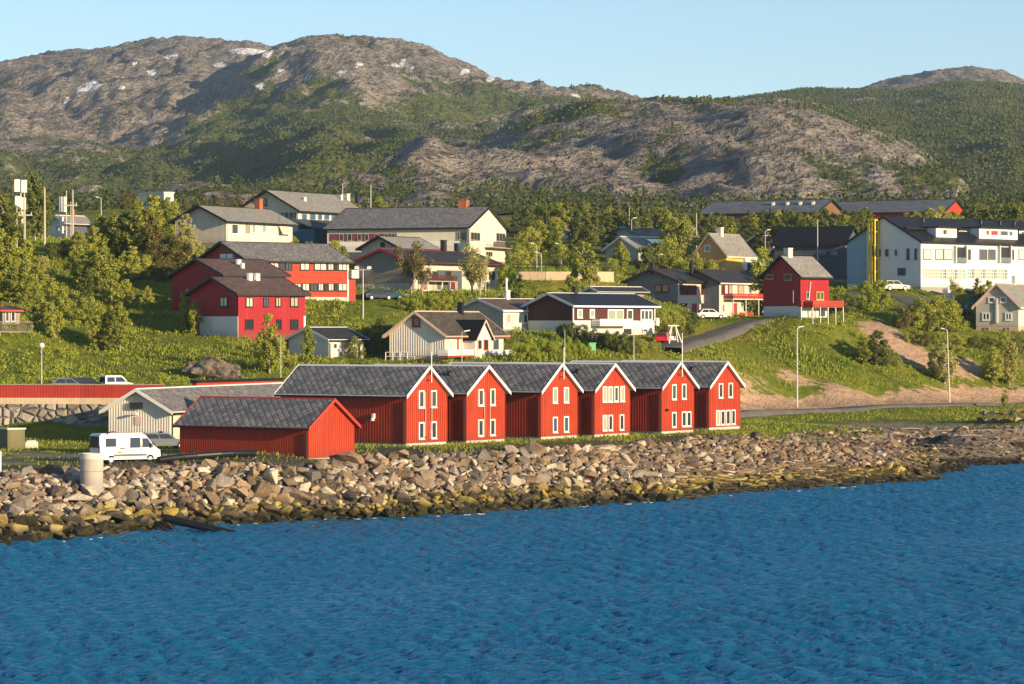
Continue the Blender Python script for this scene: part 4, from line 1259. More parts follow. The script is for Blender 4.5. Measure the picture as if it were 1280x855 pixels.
h.slab('gate', 'L', 537, 541, 420, 448, 0.0, 0.05, 'pink_grey')
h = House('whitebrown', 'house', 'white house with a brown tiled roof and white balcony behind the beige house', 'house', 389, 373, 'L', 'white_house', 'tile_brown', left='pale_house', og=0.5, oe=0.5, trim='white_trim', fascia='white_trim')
h.wins('R', [(632.5, 638, 'curtain_warm'), (640, 646.5, 'curtain')], 392.5, 404, pane='glass', frame='white_trim')
h.win('R', 653.5, 664.5, 392.5, 404, pane='glass', frame='white_trim', bars=1, fw=0.14)
h.win('R', 676, 691, 392.5, 406, pane='curtain_green', frame='white_trim', bars=1)
h.balcony('R', 673, 698, 405.5, 414, 1.6, 'pale_house', 'white_trim')
h.chimney(629.5, 637, 364, 376, 'white_paint', 0.5)
h.vent(633, 0.5, 2.6, 0.14, 'lamp_head', 'flue')
h = House('brown', 'house', 'dark brown house with a black roof, white barge board and white balcony', 'house', 383.5, 366, 'L', 'brown_boards', 'tile_black', og=0.5, oe=0.6, trim='white_trim', fascia='white_trim', ph=1.6, plinthm='plaster')
h.wins('R', [(721, 727.5), (736.5, 742.8)], 386.5, 397.5, pane='curtain_green', frame='white_trim', fw=0.16)
h.win('R', 759, 779, 386.7, 401, pane='curtain_green', frame='white_trim', bars=1, fw=0.16)
h.win('R', 783, 790.5, 386.7, 400, pane='glass', frame='white_trim', fw=0.16)
h.win('R', 800, 815, 387, 400.5, pane='glass', frame='white_trim', fw=0.18, bars=2)
h.balcony('R', 750, 790, 398.5, 406, 1.5, 'white_paint', 'white_trim')
h.slab('side_balcony', 'R', 818.8, 822, 397.5, 407, -2.0, 0.3, 'white_paint')
h.win('R', 803, 809, 411, 415, pane='glass', frame='white_trim')
h.slab('garage_door', 'R', 780, 789, 411, 418, 0.0, 0.06, 'dark_steel')
h.chimney(716, 722, 359, 369, 'dark_steel', 0.5)
h.corners('white_trim', 0.12)

# ---- terraced pair
h = House('rowa', 'terraced_house', 'grey and cream terraced house without balcony, grey gable facing the water', 'terraced house', 353, 336, 'L', 'row_cream', 'tile_grey', 'terraced houses with dark roofs', left='row_grey', og=0.7, oe=0.6, trim='brown_boards', ph=0.3)
h.wins('L', [(819, 827), (828.2, 836)], 355.5, 365, pane='curtain_warm', frame='dark_red', bars=0)
h.wins('R', [(849.5, 854.3), (855, 859.6), (860.4, 865), (866, 870), (876, 880.5)], 356.3, 368, pane='glass', frame='dark_red', fw=0.08)
h.wins('R', [(849.5, 853.5), (854.5, 858.5), (876, 880.5)], 379, 391, pane='glass', frame='dark_red', fw=0.08)
h.win('R', 865, 870, 379.5, 396, pane='blind_red', frame='red_trim', name='door', sill=False)
h.slab('band', 'L', 784, 847, 377, 379, 0.0, 0.08, 'dark_red')
h.chimney(813, 818, 329, 338, 'dark_steel', 0.5)
h = House('rowb', 'terraced_house', 'cream terraced house with a red railed balcony over its red doors', 'terraced house', 354.5, 336.5, 'L', 'row_cream', 'tile_grey', 'terraced houses with dark roofs', left='row_grey', og=0.7, oe=0.6, trim='brown_boards', fascia='white_trim', ph=0.3)
h.wins('R', [(901.5, 904.5), (905.3, 909.7, 'curtain'), (910.5, 914.5, 'curtain_warm'), (922, 929.5, 'curtain_warm'), (957, 961), (962, 966, 'curtain')], 356, 368, pane='glass', frame='dark_red', fw=0.08)
h.wins('R', [(902, 904.5), (905.3, 909.8, 'curtain'), (928, 933), (937, 940), (963, 967)], 380, 390.5, pane='glass', frame='white_trim', fw=0.12)
h.win('R', 915.5, 920, 379, 396, pane='blind_red', frame='red_trim', name='door', sill=False)
h.win('R', 947, 951.5, 379, 396.5, pane='blind_red', frame='red_trim', name='door', sill=False)
h.balcony('R', 916.5, 965, 367, 373.5, 1.7, 'red_trim', 'pale_concrete', posts=4)
for a in ((914.5, 932), (956, 964)):
    h.slab('porch_rail', 'R', a[0], a[1], 390.5, 394, 1.3, 1.38, 'red_trim')
h.chimney(862, 866.5, 328.5, 338, 'dark_steel', 0.5)

# ---- red house with deck, yellow house
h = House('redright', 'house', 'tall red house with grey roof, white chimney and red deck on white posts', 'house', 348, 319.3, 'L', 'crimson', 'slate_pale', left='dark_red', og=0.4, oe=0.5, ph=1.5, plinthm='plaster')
h.win('L', 980.5, 989.5, 342.5, 350.5, pane='glass', frame='curtain_warm')
h.win('L', 958, 967, 343, 349, pane='glass', frame='curtain_warm')
h.win('R', 1020, 1024.3, 364.5, 375, pane='glass', frame='yellow_boards')
h.win('R', 1025, 1029, 364.5, 375, pane='glass', frame='yellow_boards')
h.win('R', 1007, 1011, 364.5, 374, pane='glass', frame='curtain_warm')
bal = h.balcony('R', 1016, 1055, 375.5, 383, 2.2, 'red_trim', 'red_trim', posts=5)
h.balcony('R', 1001.5, 1015.5, 375, 382.5, 0.6, 'red_trim', 'red_trim', posts=2)
h.slab('door', 'R', 1024, 1031, 386, 395, 0.0, 0.08, 'glass')
h.chimney(980.5, 990, 311, 322, 'pale_concrete', 0.5)
h.pipe('L', 992.5, 363, 379, 'white_trim', 0.07, 0.12)
h = House('yellow', 'house', 'yellow house with an ochre gable, steep tan roof and white chimney', 'house', 321.5, 292, 'L', 'yellow_boards', 'slate_pale', left='ochre_boards', og=0.4, oe=0.4, trim='old_wood', fascia='white_trim')
h.win('L', 881, 888.5, 306, 314.7, pane='glass_blue', frame='white_trim', fw=0.16)
h.slab('white_porch', 'R', 928.5, 943, 323.5, 341, 0.0, 0.5, 'white_paint')
h.slab('door', 'R', 931, 937, 329, 340, 0.48, 0.56, 'dark_steel')
h.chimney(895.5, 904, 285, 294, 'pale_concrete', 0.5)

# ---- right: dark hall, white flats, grey house
h = House('darkhall', 'hall', 'large dark slate blue hall with a black roof beside the white flats', 'hall', 306.5, 283, 'R', 'slate_blue', 'tile_black', og=0.4, oe=0.5)
h.wins('L', [(1024, 1034), (1037, 1048)], 313, 319.5, pane='glass_blue', frame='slate_blue')
h.wins('L', [(985, 1000), (1003, 1020)], 322, 330, pane='glass', frame='slate_blue')

h = House('flats', 'apartment_block', 'white apartment block with a black roof and yellow steel stair tower on its gable', 'apartment block', 303.5, 270.5, 'L', 'plaster', 'tile_black', og=0.25, oe=0.4, ph=0.3, left='plaster', fascia='black_trim')
h.wins('L', [(1097.5, 1101), (1107, 1110.5)], 311.5, 320, pane='glass', frame='slate_blue')
h.win('L', 1118, 1122.8, 311, 320.5, pane='glass_blue', frame='white_trim')
h.wins('L', [(1133.5, 1137), (1143.5, 1146.8)], 310.5, 324.5, pane='glass', frame='slate_blue')
h.win('L', 1122.5, 1132, 335, 343.5, pane='glass_blue', frame='slate_blue', bars=1)
h.win('L', 1056, 1058.5, 312, 325, pane='glass', frame='slate_blue')
h.wins('R', [(1154, 1163.7, 'curtain'), (1169, 1178.7, 'curtain'), (1179.3, 1190, 'curtain'), (1209.3, 1213), (1224, 1233.5, 'blind_grey'), (1235, 1244, 'blind_grey'), (1263, 1267), (1273, 1283, 'curtain')], 311.3, 324.3, 0.004, pane='glass', frame='car_grey', bars=0)
for a, c in ((1192, 1206.5), (1247, 1262)):
    bb = h.slab('loggia', 'R', a, c, 309, 328.5, 0.0, 0.03, 'dark_steel')
    h.slab('loggia_frame', 'R', a, a + 1.2, 307, 329, 0.0, 0.5, 'pale_concrete')
    h.slab('loggia_frame', 'R', c - 1.2, c, 307, 329, 0.0, 0.5, 'pale_concrete')
    h.slab('loggia_rail', 'R', a + 1.3, c - 1.3, 322, 328.5, 0.42, 0.48, 'car_grey')
for a, c in ((1154, 1206.5), (1209, 1259.5)):
    t0, t1, z0, z1 = h.rect('R', a, c, 336, 348.8)
    n = 11
    for k in range(n):
        q0, q1 = t0 + (t1 - t0) * k / n, t0 + (t1 - t0) * (k + .9) / n
        h.winm('R', q0, q1, z0, z1, pane=('curtain_green', 'teal_glass', 'glass')[(k * 7 + (a > 1200)) % 3] if k > 2 or a > 1200 else 'curtain_warm', frame='white_trim', bars=1, rail=2, fw=0.10, sill=False)
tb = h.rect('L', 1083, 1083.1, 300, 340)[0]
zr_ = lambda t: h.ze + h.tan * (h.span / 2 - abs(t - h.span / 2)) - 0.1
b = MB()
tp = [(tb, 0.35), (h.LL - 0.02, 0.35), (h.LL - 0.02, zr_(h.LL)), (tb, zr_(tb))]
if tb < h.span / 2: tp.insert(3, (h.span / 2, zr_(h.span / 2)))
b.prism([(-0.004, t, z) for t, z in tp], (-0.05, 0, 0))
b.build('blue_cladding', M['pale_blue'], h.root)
# set back attic storey: boxes standing in the roof
def attic(p0, p1, y0, y1, dep, wallm, wins, back=6.0):
    t0, t1, z0, z1 = h.rect('R', p0, p1, y0, y1, dep)
    b = MB()
    b.box(t0, t1, dep, dep + back, z0 - 0.6, z1)
    o = b.build('attic_wall', M[wallm], h.root)
    b = MB()
    b.box(t0 - 0.15, t1 + 0.15, dep - 0.5, dep + back, z1 + 0.003, z1 + 0.2)
    b.build('attic_roof', M['black_trim'], h.root)
    for a, c, pane in wins:
        q0, q1, _, _ = h.rect('R', a, c, y0, y1, dep)
        m = (z0 + z1) / 2
        h.winm('R', q0, q1, m - 0.35, m + 0.5, pane=pane, frame='white_trim', off=-dep, sill=False)
attic(1131, 1156, 286.5, 297, 3.4, 'slate_blue', [(1140, 1154, 'glass_blue')])
attic(1170, 1196, 285, 296.5, 1.2, 'plaster', [(1178, 1183, 'glass'), (1184, 1194, 'curtain')])
attic(1197, 1211, 287.5, 297.5, 3.4, 'slate_blue', [(1198, 1208, 'glass_blue')])
attic(1224, 1272, 286, 298, 1.2, 'plaster', [(1232, 1236, 'blind_red'), (1238, 1247, 'blind_red'), (1250, 1259.5, 'blind_grey'), (1261, 1265, 'glass_blue')])
attic(1274, 1340, 289, 299, 3.4, 'plaster', [(1276, 1290, 'glass_blue')])
for px in (1154, 1226, 1250, 1268): h.vent(px, 0.42, 0.6, 0.25)
t0, t1, z0, z1 = h.rect('L', 1084.5, 1093.5, 274, 357, -1.2)
b = MB()
for q in (t0, (t0 + t1) / 2 - 0.1, t1 - 0.2):
    for dd in (1.0, 0.1):
        b.box(-dd - 0.2, -dd, q, q + 0.2, z0 - 1.5, z1)
for k in range(6):
    zz = z0 + (z1 - z0) * k / 5.0 - (0.0 if k < 5 else 0.25)
    b.box(-1.201, -0.05, t0 + 0.01, t1 - 0.01, zz, zz + 0.2)
st = b.build('stair_tower', M['yellow_steel'], h.root)
b = MB()
for k in range(5):
    za, zb = z0 + (z1 - z0) * k / 5 + .25, z0 + (z1 - z0) * (k + 1) / 5 - .05
    b.prism([(-.9, t0 + .3, za), (-.9, t0 + .6, za), (-.9, t1 - .3, zb), (-.9, t1 - .6, zb)], (0.45, 0, 0))
b.build('stair_flights', M['dark_steel'], st)
b = MB()
b.box(-0.4, -0.25, t0 + .2, t1 - .25, z0, z1 - .3)
b.build('stair_shade_panel', M['old_wood'], st)  # brown panel puts the tower's shaded interior into colour

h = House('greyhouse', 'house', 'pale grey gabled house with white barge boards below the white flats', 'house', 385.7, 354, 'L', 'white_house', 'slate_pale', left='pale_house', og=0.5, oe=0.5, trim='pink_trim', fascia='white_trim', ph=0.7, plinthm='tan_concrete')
h.wins('L', [(1235.5, 1243.5), (1250.5, 1258.5)], 371, 378.5, pane='glass', frame='white_trim', fw=0.16)
h.wins('L', [(1228, 1237.5), (1256.5, 1265)], 390.8, 400.5, pane='glass', frame='white_trim', fw=0.16, bars=1)
h.wins('L', [(1231, 1237), (1257, 1263)], 409.3, 412.5, pane='glass', frame='tan_concrete')
h.slab('flue', 'L', 1245.3, 1247.7, 373, 404, 0.0, 0.3, 'white_house')
h.chimney(1264.5, 1269.8, 346, 360, 'pale_concrete', 0.5)
h = House('bluecabin', 'cabin', 'small blue cabin with a pale roof between the white flats and the grey house', 'cabin', 366, 360.5, 'L', 'blue_boards', 'slate_pale', og=0.4, trim='white_trim')
# ---- farther houses
h = House('palehouse', 'house', 'pale gabled house with a tan roof in front of the blue edged house', 'house', 313, 295.5, 'L', 'pale_house', 'slate_pale', og=0.5, oe=0.5, trim='white_trim')
h.win('L', 774, 780, 306, 312)
h = House('bluehouse', 'house', 'blue house with a dark roof and blue edged gable half hidden by trees', 'house', 297, 283.5, 'L', 'blue_boards', 'tile_black', og=0.6, oe=0.6, trim='blue_boards', left='pale_house')
h = House('purple', 'house', 'small dark purple house with white edges below the far trees', 'house', 303, 294, 'L', 'purple_boards', 'tile_grey', og=0.4, oe=0.4, trim='white_trim')
h = House('whitelow', 'cabin', 'small pale blue cabin with white edges just behind the tall red house', 'cabin', 320, 309, 'L', 'blue_boards', 'tile_grey', og=0.4, oe=0.4, trim='white_trim')
h = House('longred', 'hall', 'long far hall with a grey roof and a bright red gable behind the flats', 'hall', 265, 249, 'R', 'red_boards', 'roof_felt', og=0.5, oe=0.6, LL=34)
h.slab('door', 'R', 1186, 1199, 268, 275, 0.0, 0.1, 'dark_red')
h = House('brownhall', 'hall', 'far brown hall with blue grey roof and roof hatches below the mountain', 'hall', 266, 249, 'R', 'brown_far', 'roof_felt', og=0.6, oe=0.6, LL=26)
for px in (966, 984, 1000, 1016): h.vent(px, 0.3, 0.5, 0.5, 'pole_grey')
h = House('lefttop', 'house', 'white house with a pale grey roof among the poles at the top left', 'house', 281, 269, 'L', 'slate_blue', 'slate_pale', left='white_house', og=0.6, oe=0.5, trim='white_trim')
h.wins('L', [(70, 74)], 281, 288)
h.chimney(88, 93, 263, 271, 'brick', 0.5)
h = House('flatroof', 'house', 'flat roofed white and brown house showing over the trees below the rocky knoll', 'house', 241.5, 241.5, 'L', 'white_wall', 'pale_concrete', flat=True, left='white_wall')
h.win('R', 207, 213, 246, 250, pane='glass', frame='old_wood')
h = House('hut', 'cabin', 'summer cabin with red edged roof and plank deck at the left edge', 'cabin', 389, 383, 'L', 'old_wood', 'tile_brown', og=0.6, oe=0.6, trim='red_trim', fascia='red_trim')
h.win('R', 6, 11, 390, 402, pane='glass', frame='white_trim', bars=0)
h.win('R', 13, 18.5, 390, 402, pane='glass', frame='white_trim')
h.balcony('R', -14, 41, 402, 414, 2.6, 'old_wood', 'old_wood', posts=5, boards=False, postm='pole_wood')
h = House('backgrey', 'house', 'grey roofed house deep among the trees behind the tan retaining wall', 'house', 293, 285, 'L', 'white_house', 'slate_small', og=0.4, oe=0.4)

# ------------------------------------------------------------------ roads
def strip(name, pts, width, mat, label, lift=0.13, edge=0.35):
    """road sheet following the ground; pts world points of the middle line"""
    P = [Vector((p.x, p.y)) for p in pts]
    L = [0.0]
    for a, c in zip(P, P[1:]): L.append(L[-1] + (c - a).length)
    n = int(L[-1] / 1.5)
    q = np.linspace(0, L[-1], n)
    xs, ys = np.interp(q, L, [p.x for p in P]), np.interp(q, L, [p.y for p in P])
    for _ in range(6):
        xs[1:-1] = (xs[:-2] + 2 * xs[1:-1] + xs[2:]) / 4
        ys[1:-1] = (ys[:-2] + 2 * ys[1:-1] + ys[2:]) / 4
    dx, dy = np.gradient(xs), np.gradient(ys)
    l = np.hypot(dx, dy)
    nx, ny = -dy / l, dx / l
    zc = tz(xs, ys) + lift
    k = np.ones(7) / 7
    zc = np.convolve(np.pad(zc, 3, 'edge'), k, 'valid')
    offs = np.array([-width / 2 - edge, -width / 2, -width / 4, 0, width / 4, width / 2, width / 2 + edge])
    dz = np.array([-0.7, 0, 0.03, 0.05, 0.03, 0, -0.7])
    v = np.stack([xs[:, None] + nx[:, None] * offs, ys[:, None] + ny[:, None] * offs, zc[:, None] + dz + 0 * offs], -1)
    m = len(offs)
    i = np.arange((n - 1) * m).reshape(n - 1, m)[:, :-1].ravel()
    f = np.stack([i, i + 1, i + m + 1, i + m], 1)
    return tag(np_mesh(name, v.reshape(-1, 3), f, mat, smooth=True), label, None, None, 'structure')


def asphalt():
    t = NT('asphalt')
    pos = t.n('NewGeometry').outputs['Position']
    n1, n2 = t.noise(pos, 0.5, 4), t.noise(pos, 9.0, 2)
    c = t.ramp(t.math('ADD', t.math('MULTIPLY', n1, .6), t.math('MULTIPLY', n2, .4)), [(0.3, (0.085, 0.08, 0.075)), (0.6, (0.14, 0.13, 0.12)), (0.75, (0.19, 0.175, 0.16))])
    t.set(col=c, rough=0.9, spec=0.2)
    t.bump(n2, 0.3, 0.02)
    return t.mat
ASPH = asphalt()
strip('shore_road', [at(-40, 352) if False else Vector((p[0], p[1], 0)) for p in [((px - CX) / F * D, D) for px, D in ((560, 335), (700, 341), (820, 349), (890, 360), (940, 374), (1000, 384), (1100, 396), (1200, 406), (1280, 413), (1400, 422), (1600, 434))]], 4.2, ASPH, 'asphalt shore road running below the grassy slope')
strip('driveway', G([(822, 437), (842, 431), (872, 421), (905, 411), (930, 402), (950, 399)]), 6.0, ASPH, 'steep asphalt driveway climbing to the terraced houses')
strip('flats_road', G([(1060, 366), (1100, 367), (1135, 371), (1150, 380), (1130, 390)]), 6.0, ASPH, 'asphalt road in front of the white flats')

# ------------------------------------------------------------------ retaining walls and fences
def stone_material():
    t = NT('dry_stone')
    co = t.n('TexCoord').outputs['Object']
    mp = t.n('Mapping', ins={0: co, 3: (1.0, 1.0, 1.3)}).outputs[0]
    v = t.n('TexVoronoi', ins={'Vector': mp, 'Scale': 0.95, 'Randomness': 0.95})
    e = t.n('TexVoronoi', feature='DISTANCE_TO_EDGE', ins={'Vector': mp, 'Scale': 0.95, 'Randomness': 0.95}).outputs[0]
    n = t.noise(co, 4, 4)
    wn_ = t.n('TexWhiteNoise', noise_dimensions='3D', ins={0: v.outputs['Position']}).outputs[0]
    c = t.ramp(t.math('ADD', t.math('MULTIPLY', wn_, 0.55), t.math('MULTIPLY', n, 0.45)), [(0.2, (0.16, 0.14, 0.12)), (0.5, (0.30, 0.26, 0.22)), (0.8, (0.42, 0.37, 0.31))])
    j = t.n('MapRange', ins={0: e, 1: 0.0, 2: 0.022}).outputs[0]
    c = t.mix(j, rgba((0.10, 0.09, 0.078)), c)
    t.bump(t.math('ADD', t.math('SMOOTH_MIN', t.math('MULTIPLY', e, 5.0), 1.0, 0.2), t.math('MULTIPLY', n, 0.3)), 1.0, 0.25)
    t.set(col=c, rough=0.9, spec=0.15)
    M['dry_stone'] = t.mat
stone_material()
pw = [Vector(((px - CX) / F * D, D)) for px, D in ((-260, 297.2),) + tuple(WALLX[1:])]


def wall_run(b, pts, z0, z1, th0, th1, nseg=1, mr=0, jit=0.0):
    """a thick wall along pts; battered face toward the water"""
    for a, c in zip(pts, pts[1:]):
        d = (c - a).normalized()
        nrm = Vector((d.y, -d.x))
        for k in range(nseg):
            p, q = a.lerp(c, k / nseg), a.lerp(c, (k + 1) / nseg)
            f0, f1 = nrm * th0, nrm * th1
            A = [(p.x + f0.x, p.y + f0.y, z0), (q.x + f0.x, q.y + f0.y, z0), (q.x - f0.x, q.y - f0.y, z0), (p.x - f0.x, p.y - f0.y, z0)]
            T = [(p.x + f1.x, p.y + f1.y, z1), (q.x + f1.x, q.y + f1.y, z1), (q.x - f0.x, q.y - f0.y, z1), (p.x - f0.x, p.y - f0.y, z1)]
            b.poly([A[0], A[1], T[1], T[0]]); b.poly(T); b.poly([A[2], A[3], T[3], T[2]])
            if k == 0: b.poly([A[3], A[0], T[0], T[3]])
            if k == nseg - 1: b.poly([A[1], A[2], T[2], T[1]])
t_ = thing('stone_wall', 'dry stone retaining wall in shade below the long red fence', 'retaining wall', (0, 0, 0))
b = MB()
wall_run(b, pw, 4.2, 7.6, 1.3, 0.7)
b.build('wall', M['dry_stone'], t_)
b = MB()
wall_run(b, pw, 7.6, 8.2, 0.72, 0.55)
b.build('capping', M['tan_concrete'], t_)
t_ = thing('red_fence', 'long red boarded fence on top of the stone retaining wall', 'fence', (0, 0, 0))
b = MB()
pf = [p + Vector((0, 0.3)) for p in pw]
wall_run(b, pf, 8.1, 9.45, 0.06, 0.06, 1)
for a, c in zip(pf, pf[1:]):
    n = int((c - a).length / 0.28)
    d = (c - a).normalized()
    nrm = Vector((d.y, -d.x))
    for k in range(n):
        p = a.lerp(c, (k + .5) / n) + nrm * 0.075
        u, w = d * 0.10, nrm * 0.02
        b.prism([(p.x - u.x, p.y - u.y, 8.2), (p.x + u.x, p.y + u.y, 8.2), (p.x + u.x, p.y + u.y, 9.43), (p.x - u.x, p.y - u.y, 9.43)], (w.x, w.y, 0))
b.build('boards', M['red_trim'], t_)
b = MB()
wall_run(b, pf, 9.45, 9.55, 0.12, 0.12)
b.build('cap_rail', M['old_wood'], t_)
# tan retaining wall up in the town, with railing
pt_ = [Vector(((px - CX) / F * D, D)) for px, D in ((634, 458), (682, 457), (742, 457.5), (766, 459))]
zt_ = 15 + (410 - 339.5) * 457 / F
t_ = thing('tan_wall', 'tan concrete retaining wall with a thin railing, partly in tree shadow, behind the brown house', 'retaining wall', (0, 0, 0))
b = MB()
wall_run(b, pt_, zt_ - 6, zt_, 0.5, 0.3)
b.build('wall', M['tan_concrete'], t_)
b = MB()
for a, c in zip(pt_, pt_[1:]):
    n = int((c - a).length / 1.5)
    for k in range(n + 1):
        p = a.lerp(c, k / n)
        b.tube((p.x, p.y, zt_ - 0.05), (p.x, p.y, zt_ + 1.1), 0.05, n=6)
    for z in (0.55, 1.1): b.tube((a.x, a.y, zt_ + z), (c.x, c.y, zt_ + z), 0.045, n=6)
b.build('railing', M['dark_steel'], t_)

# ------------------------------------------------------------------ vehicles
def loft(b, prof, hw, m=0):
    """closed body: side profile [(x,z)] with half widths"""
    L = [(x, -w, z) for (x, z), w in zip(prof, hw)]
    Rr = [(x, w, z) for (x, z), w in zip(prof, hw)]
    n = len(prof)
    for i in range(n):
        j = (i + 1) % n
        b.poly([L[i], L[j], Rr[j], Rr[i]], m)
    return L, Rr


def wheel(root, x, y, r, w=0.2):
    s = -1 if y < 0 else 1
    b = MB()
    b.tube((x, y - s * w, r), (x, y, r), r, r, 18)
    t = b.build('wheel', M['tyre'], root)
    b = MB()
    b.tube((x, y - s * 0.02, r), (x, y + s * 0.015, r), r * 0.62, r * 0.55, 12)
    b.build('rim', M['rim'], t)


def side_panel(b, pts, y, t=0.012):
    s = -1 if y < 0 else 1
    b.prism([(x, y - s * 0.02, z) for x, z in pts], (0, s * (t + 0.02), 0))


def car(name, label, cat, loc, rz, body, estate=False, group=None, suv=False):
    root = thing(name, label, cat, loc, rz, group)
    k = 1.12 if suv else 1.0
    Lh = 2.15
    low = [(-Lh, .32), (Lh, .30), (Lh + .04, .55), (Lh - .1, .74 * k), (1.0, .88 * k), (-1.75 if estate else -1.35, .92 * k), (-Lh, .84 * k), (-Lh - .04, .6)]
    b = MB()
    hw = [.80, .80, .82, .82, .84, .84, .82, .82]
    L, Rr = loft(b, low, hw)
    b.poly(L); b.poly(Rr[::-1])
    cab0 = [(0.98, .87 * k), (0.25, 1.40 * k), (-1.2 if not estate else -1.75, 1.42 * k), (-1.75 if not estate else -2.1, .90 * k)]
    L, Rr = loft(b, cab0, [.80, .62, .62, .80])
    b.poly(L); b.poly(Rr[::-1])
    b.build('body', M[body], root)
    g = [(0.72, .93 * k), (0.20, 1.33 * k), (-1.15 if not estate else -1.7, 1.34 * k), (-1.5 if not estate else -1.9, .95 * k)]
    yy = lambda z: .80 - (.18 * (z - .88 * k) / (.53 * k)) + 0.012
    for s in (-1, 1):
        for a0, a1 in ((0.0, .46), (.5, 1.0)):
            b = MB()
            lo = lambda f: (g[0][0] + (g[3][0] - g[0][0]) * f, g[0][1] + (g[3][1] - g[0][1]) * f)
            hi = lambda f: (g[1][0] + (g[2][0] - g[1][0]) * f, g[1][1] + (g[2][1] - g[1][1]) * f)
            q = [lo(a0), lo(a1), hi(a1), hi(a0)]
            b.poly([(x, s * yy(z), z) for x, z in q])
            b.build('side_window', M['glass'], root)
    for nm, A, Bq in (('windscreen', cab0[0], cab0[1]), ('rear_window', cab0[3], cab0[2])):
        b = MB()
        f = lambda q: (A[0] + (Bq[0] - A[0]) * q, A[1] + (Bq[1] - A[1]) * q)
        dx = 0.02 if nm == 'windscreen' else -0.02
        p0, p1 = f(.1), f(.92)
        b.poly([(p0[0] + dx, -.70, p0[1] + .01), (p0[0] + dx, .70, p0[1] + .01), (p1[0] + dx, .58, p1[1] + .01), (p1[0] + dx, -.58, p1[1] + .01)])
        b.build(nm, M['glass'], root)
    for x in (-1.32, 1.32):
        for y in (-.83, .83): wheel(root, x, y, .33 * k)
    for y in (-.6, .6):
        b = MB(); b.box(Lh - .12, Lh + .045, y - .17, y + .17, .58, .72 * k); b.build('headlight', M['lamp_clear'], root)
        b = MB(); b.box(-Lh - .045, -Lh + .1, y - .16, y + .16, .62, .80 * k); b.build('tail_light', M['lamp_red'], root)
    return root


# campervan
p = ground(122, 582.5)
th = math.radians(36)
u, v = Vector((math.cos(th), math.sin(th), 0)), Vector((-math.sin(th), math.cos(th), 0))
zb = W(122, 582.5, p.y).z
van = thing('campervan', 'white campervan with dark windows and a roof awning parked on the gravel by the rocks', 'campervan', (p + u * 2.95 + v * 1.0).to_tuple()[:2] + (p.z + 0.05,), th)
van.scale = (.92, .95, .97)
b = MB()
prof = [(-2.95, .38), (2.80, .34), (2.98, .50), (2.96, .92), (2.82, 1.12), (2.38, 1.38), (1.58, 2.28), (1.22, 2.45), (-2.72, 2.48), (-2.92, 2.30)]
hw = [.98, .97, .93, .93, .95, .97, .86, .85, .86, .88]
L, Rr = loft(b, prof, hw)
b.poly(L); b.poly(Rr[::-1])
b.build('body', M['car_white'], van)
def vside(name, x0, x1, z0, z1, mat, s=-1, thick=0.02, top=None):
    b = MB()
    yb = lambda z: s * (.985 - .12 * max(0, z - 1.2) / 1.25)
    pts = [(x0, z0), (x1, z0), (top if top else x1, z1), (x0, z1)]
    A = [(x, yb(z), z) for x, z in pts]
    b.prism(A, (0, s * thick, 0))
    return b.build(name, M[mat], van)
for s in (-1, 1):
    vside('side_window', -2.35, -1.35, 1.42, 2.10, 'glass', s)
    vside('side_window', 0.02, 1.0, 1.30, 2.12, 'glass', s)
    vside('side_window', 1.2, 2.28, 1.32, 2.05, 'glass', s, 0.02, 1.72)
    vside('side_trim', -1.6, 1.6, .62, .80, 'grey_plastic', s)
    vside('door_handle', .95, 1.1, 1.1, 1.16, 'grey_plastic', s)
    vside('vent_grille', -.95, -.5, 1.22, 1.34, 'grey_plastic', s)
    vside('vent_grille', -1.2, -.75, .92, 1.02, 'grey_plastic', s)
    vside('door_rail', -2.4, .05, 1.24, 1.27, 'car_grey', s, 0.012)
    vside('door_seam', .06, .09, .5, 2.2, 'car_grey', s, 0.008)
    vside('door_seam', 1.10, 1.13, .5, 2.1, 'car_grey', s, 0.008)
    b = MB(); b.box(1.95, 2.1, s * 1.0, s * 1.2, 1.28, 1.62); b.build('mirror', M['grey_plastic'], van)
    b = MB(); b.box(2.62, 2.95, s * .62, s * .92, .86, 1.1); b.build('headlight', M['lamp_clear'], van)
    b = MB(); b.box(-2.99, -2.9, s * .82, s * .96, .8, 1.5); b.build('tail_light', M['lamp_red'], van)
    for x in (-1.85, 1.95): wheel(van, x, s * .97, .36, .25)
b = MB(); b.prism([(2.34, -.85, 1.44), (2.34, .85, 1.44), (1.63, .74, 2.25), (1.63, -.74, 2.25)], (0.04, 0, 0.03)); b.build('windscreen', M['glass'], van)
for y0, y1 in ((-.78, -.03), (.03, .78)):
    b = MB(); b.prism([(-2.955, y0, 1.35), (-2.955, y1, 1.35), (-2.93, y1 * .94, 2.28), (-2.93, y0 * .94, 2.28)], (-0.035, 0, 0)); b.build('rear_window', M['glass'], van)
b = MB(); b.box(-3.04, -2.9, -.96, .96, .38, .62); b.box(2.9, 3.06, -.92, .92, .36, .66); b.build('bumper', M['grey_plastic'], van)
b = MB(); b.box(-2.2, 1.1, -1.06, -.9, 2.36, 2.5); b.build('awning_box', M['white_paint'], van)
b = MB(); b.box(-1.6, -.9, -.35, .35, 2.48, 2.6); b.build('roof_hatch', M['grey_plastic'], van)

p = ground(204, 559); p = at(205, 268)
car('parked_car', 'dark grey estate car parked between the campervan and the grey storehouse', 'car', p, math.radians(20), 'car_grey', True)
for px, D, rz, body, lab, est in ((86, 303, 15, 'car_grey', 'grey car behind the red fence, nearer the street lamp', False), (110, 304, 12, 'car_dark', 'black estate car behind the red fence, next to the white van', True)):
    q = at(px, D)
    q.z += .05
    car('parked_car', lab, 'car', q, math.radians(rz), body, est, 'cars parked above the red fence')
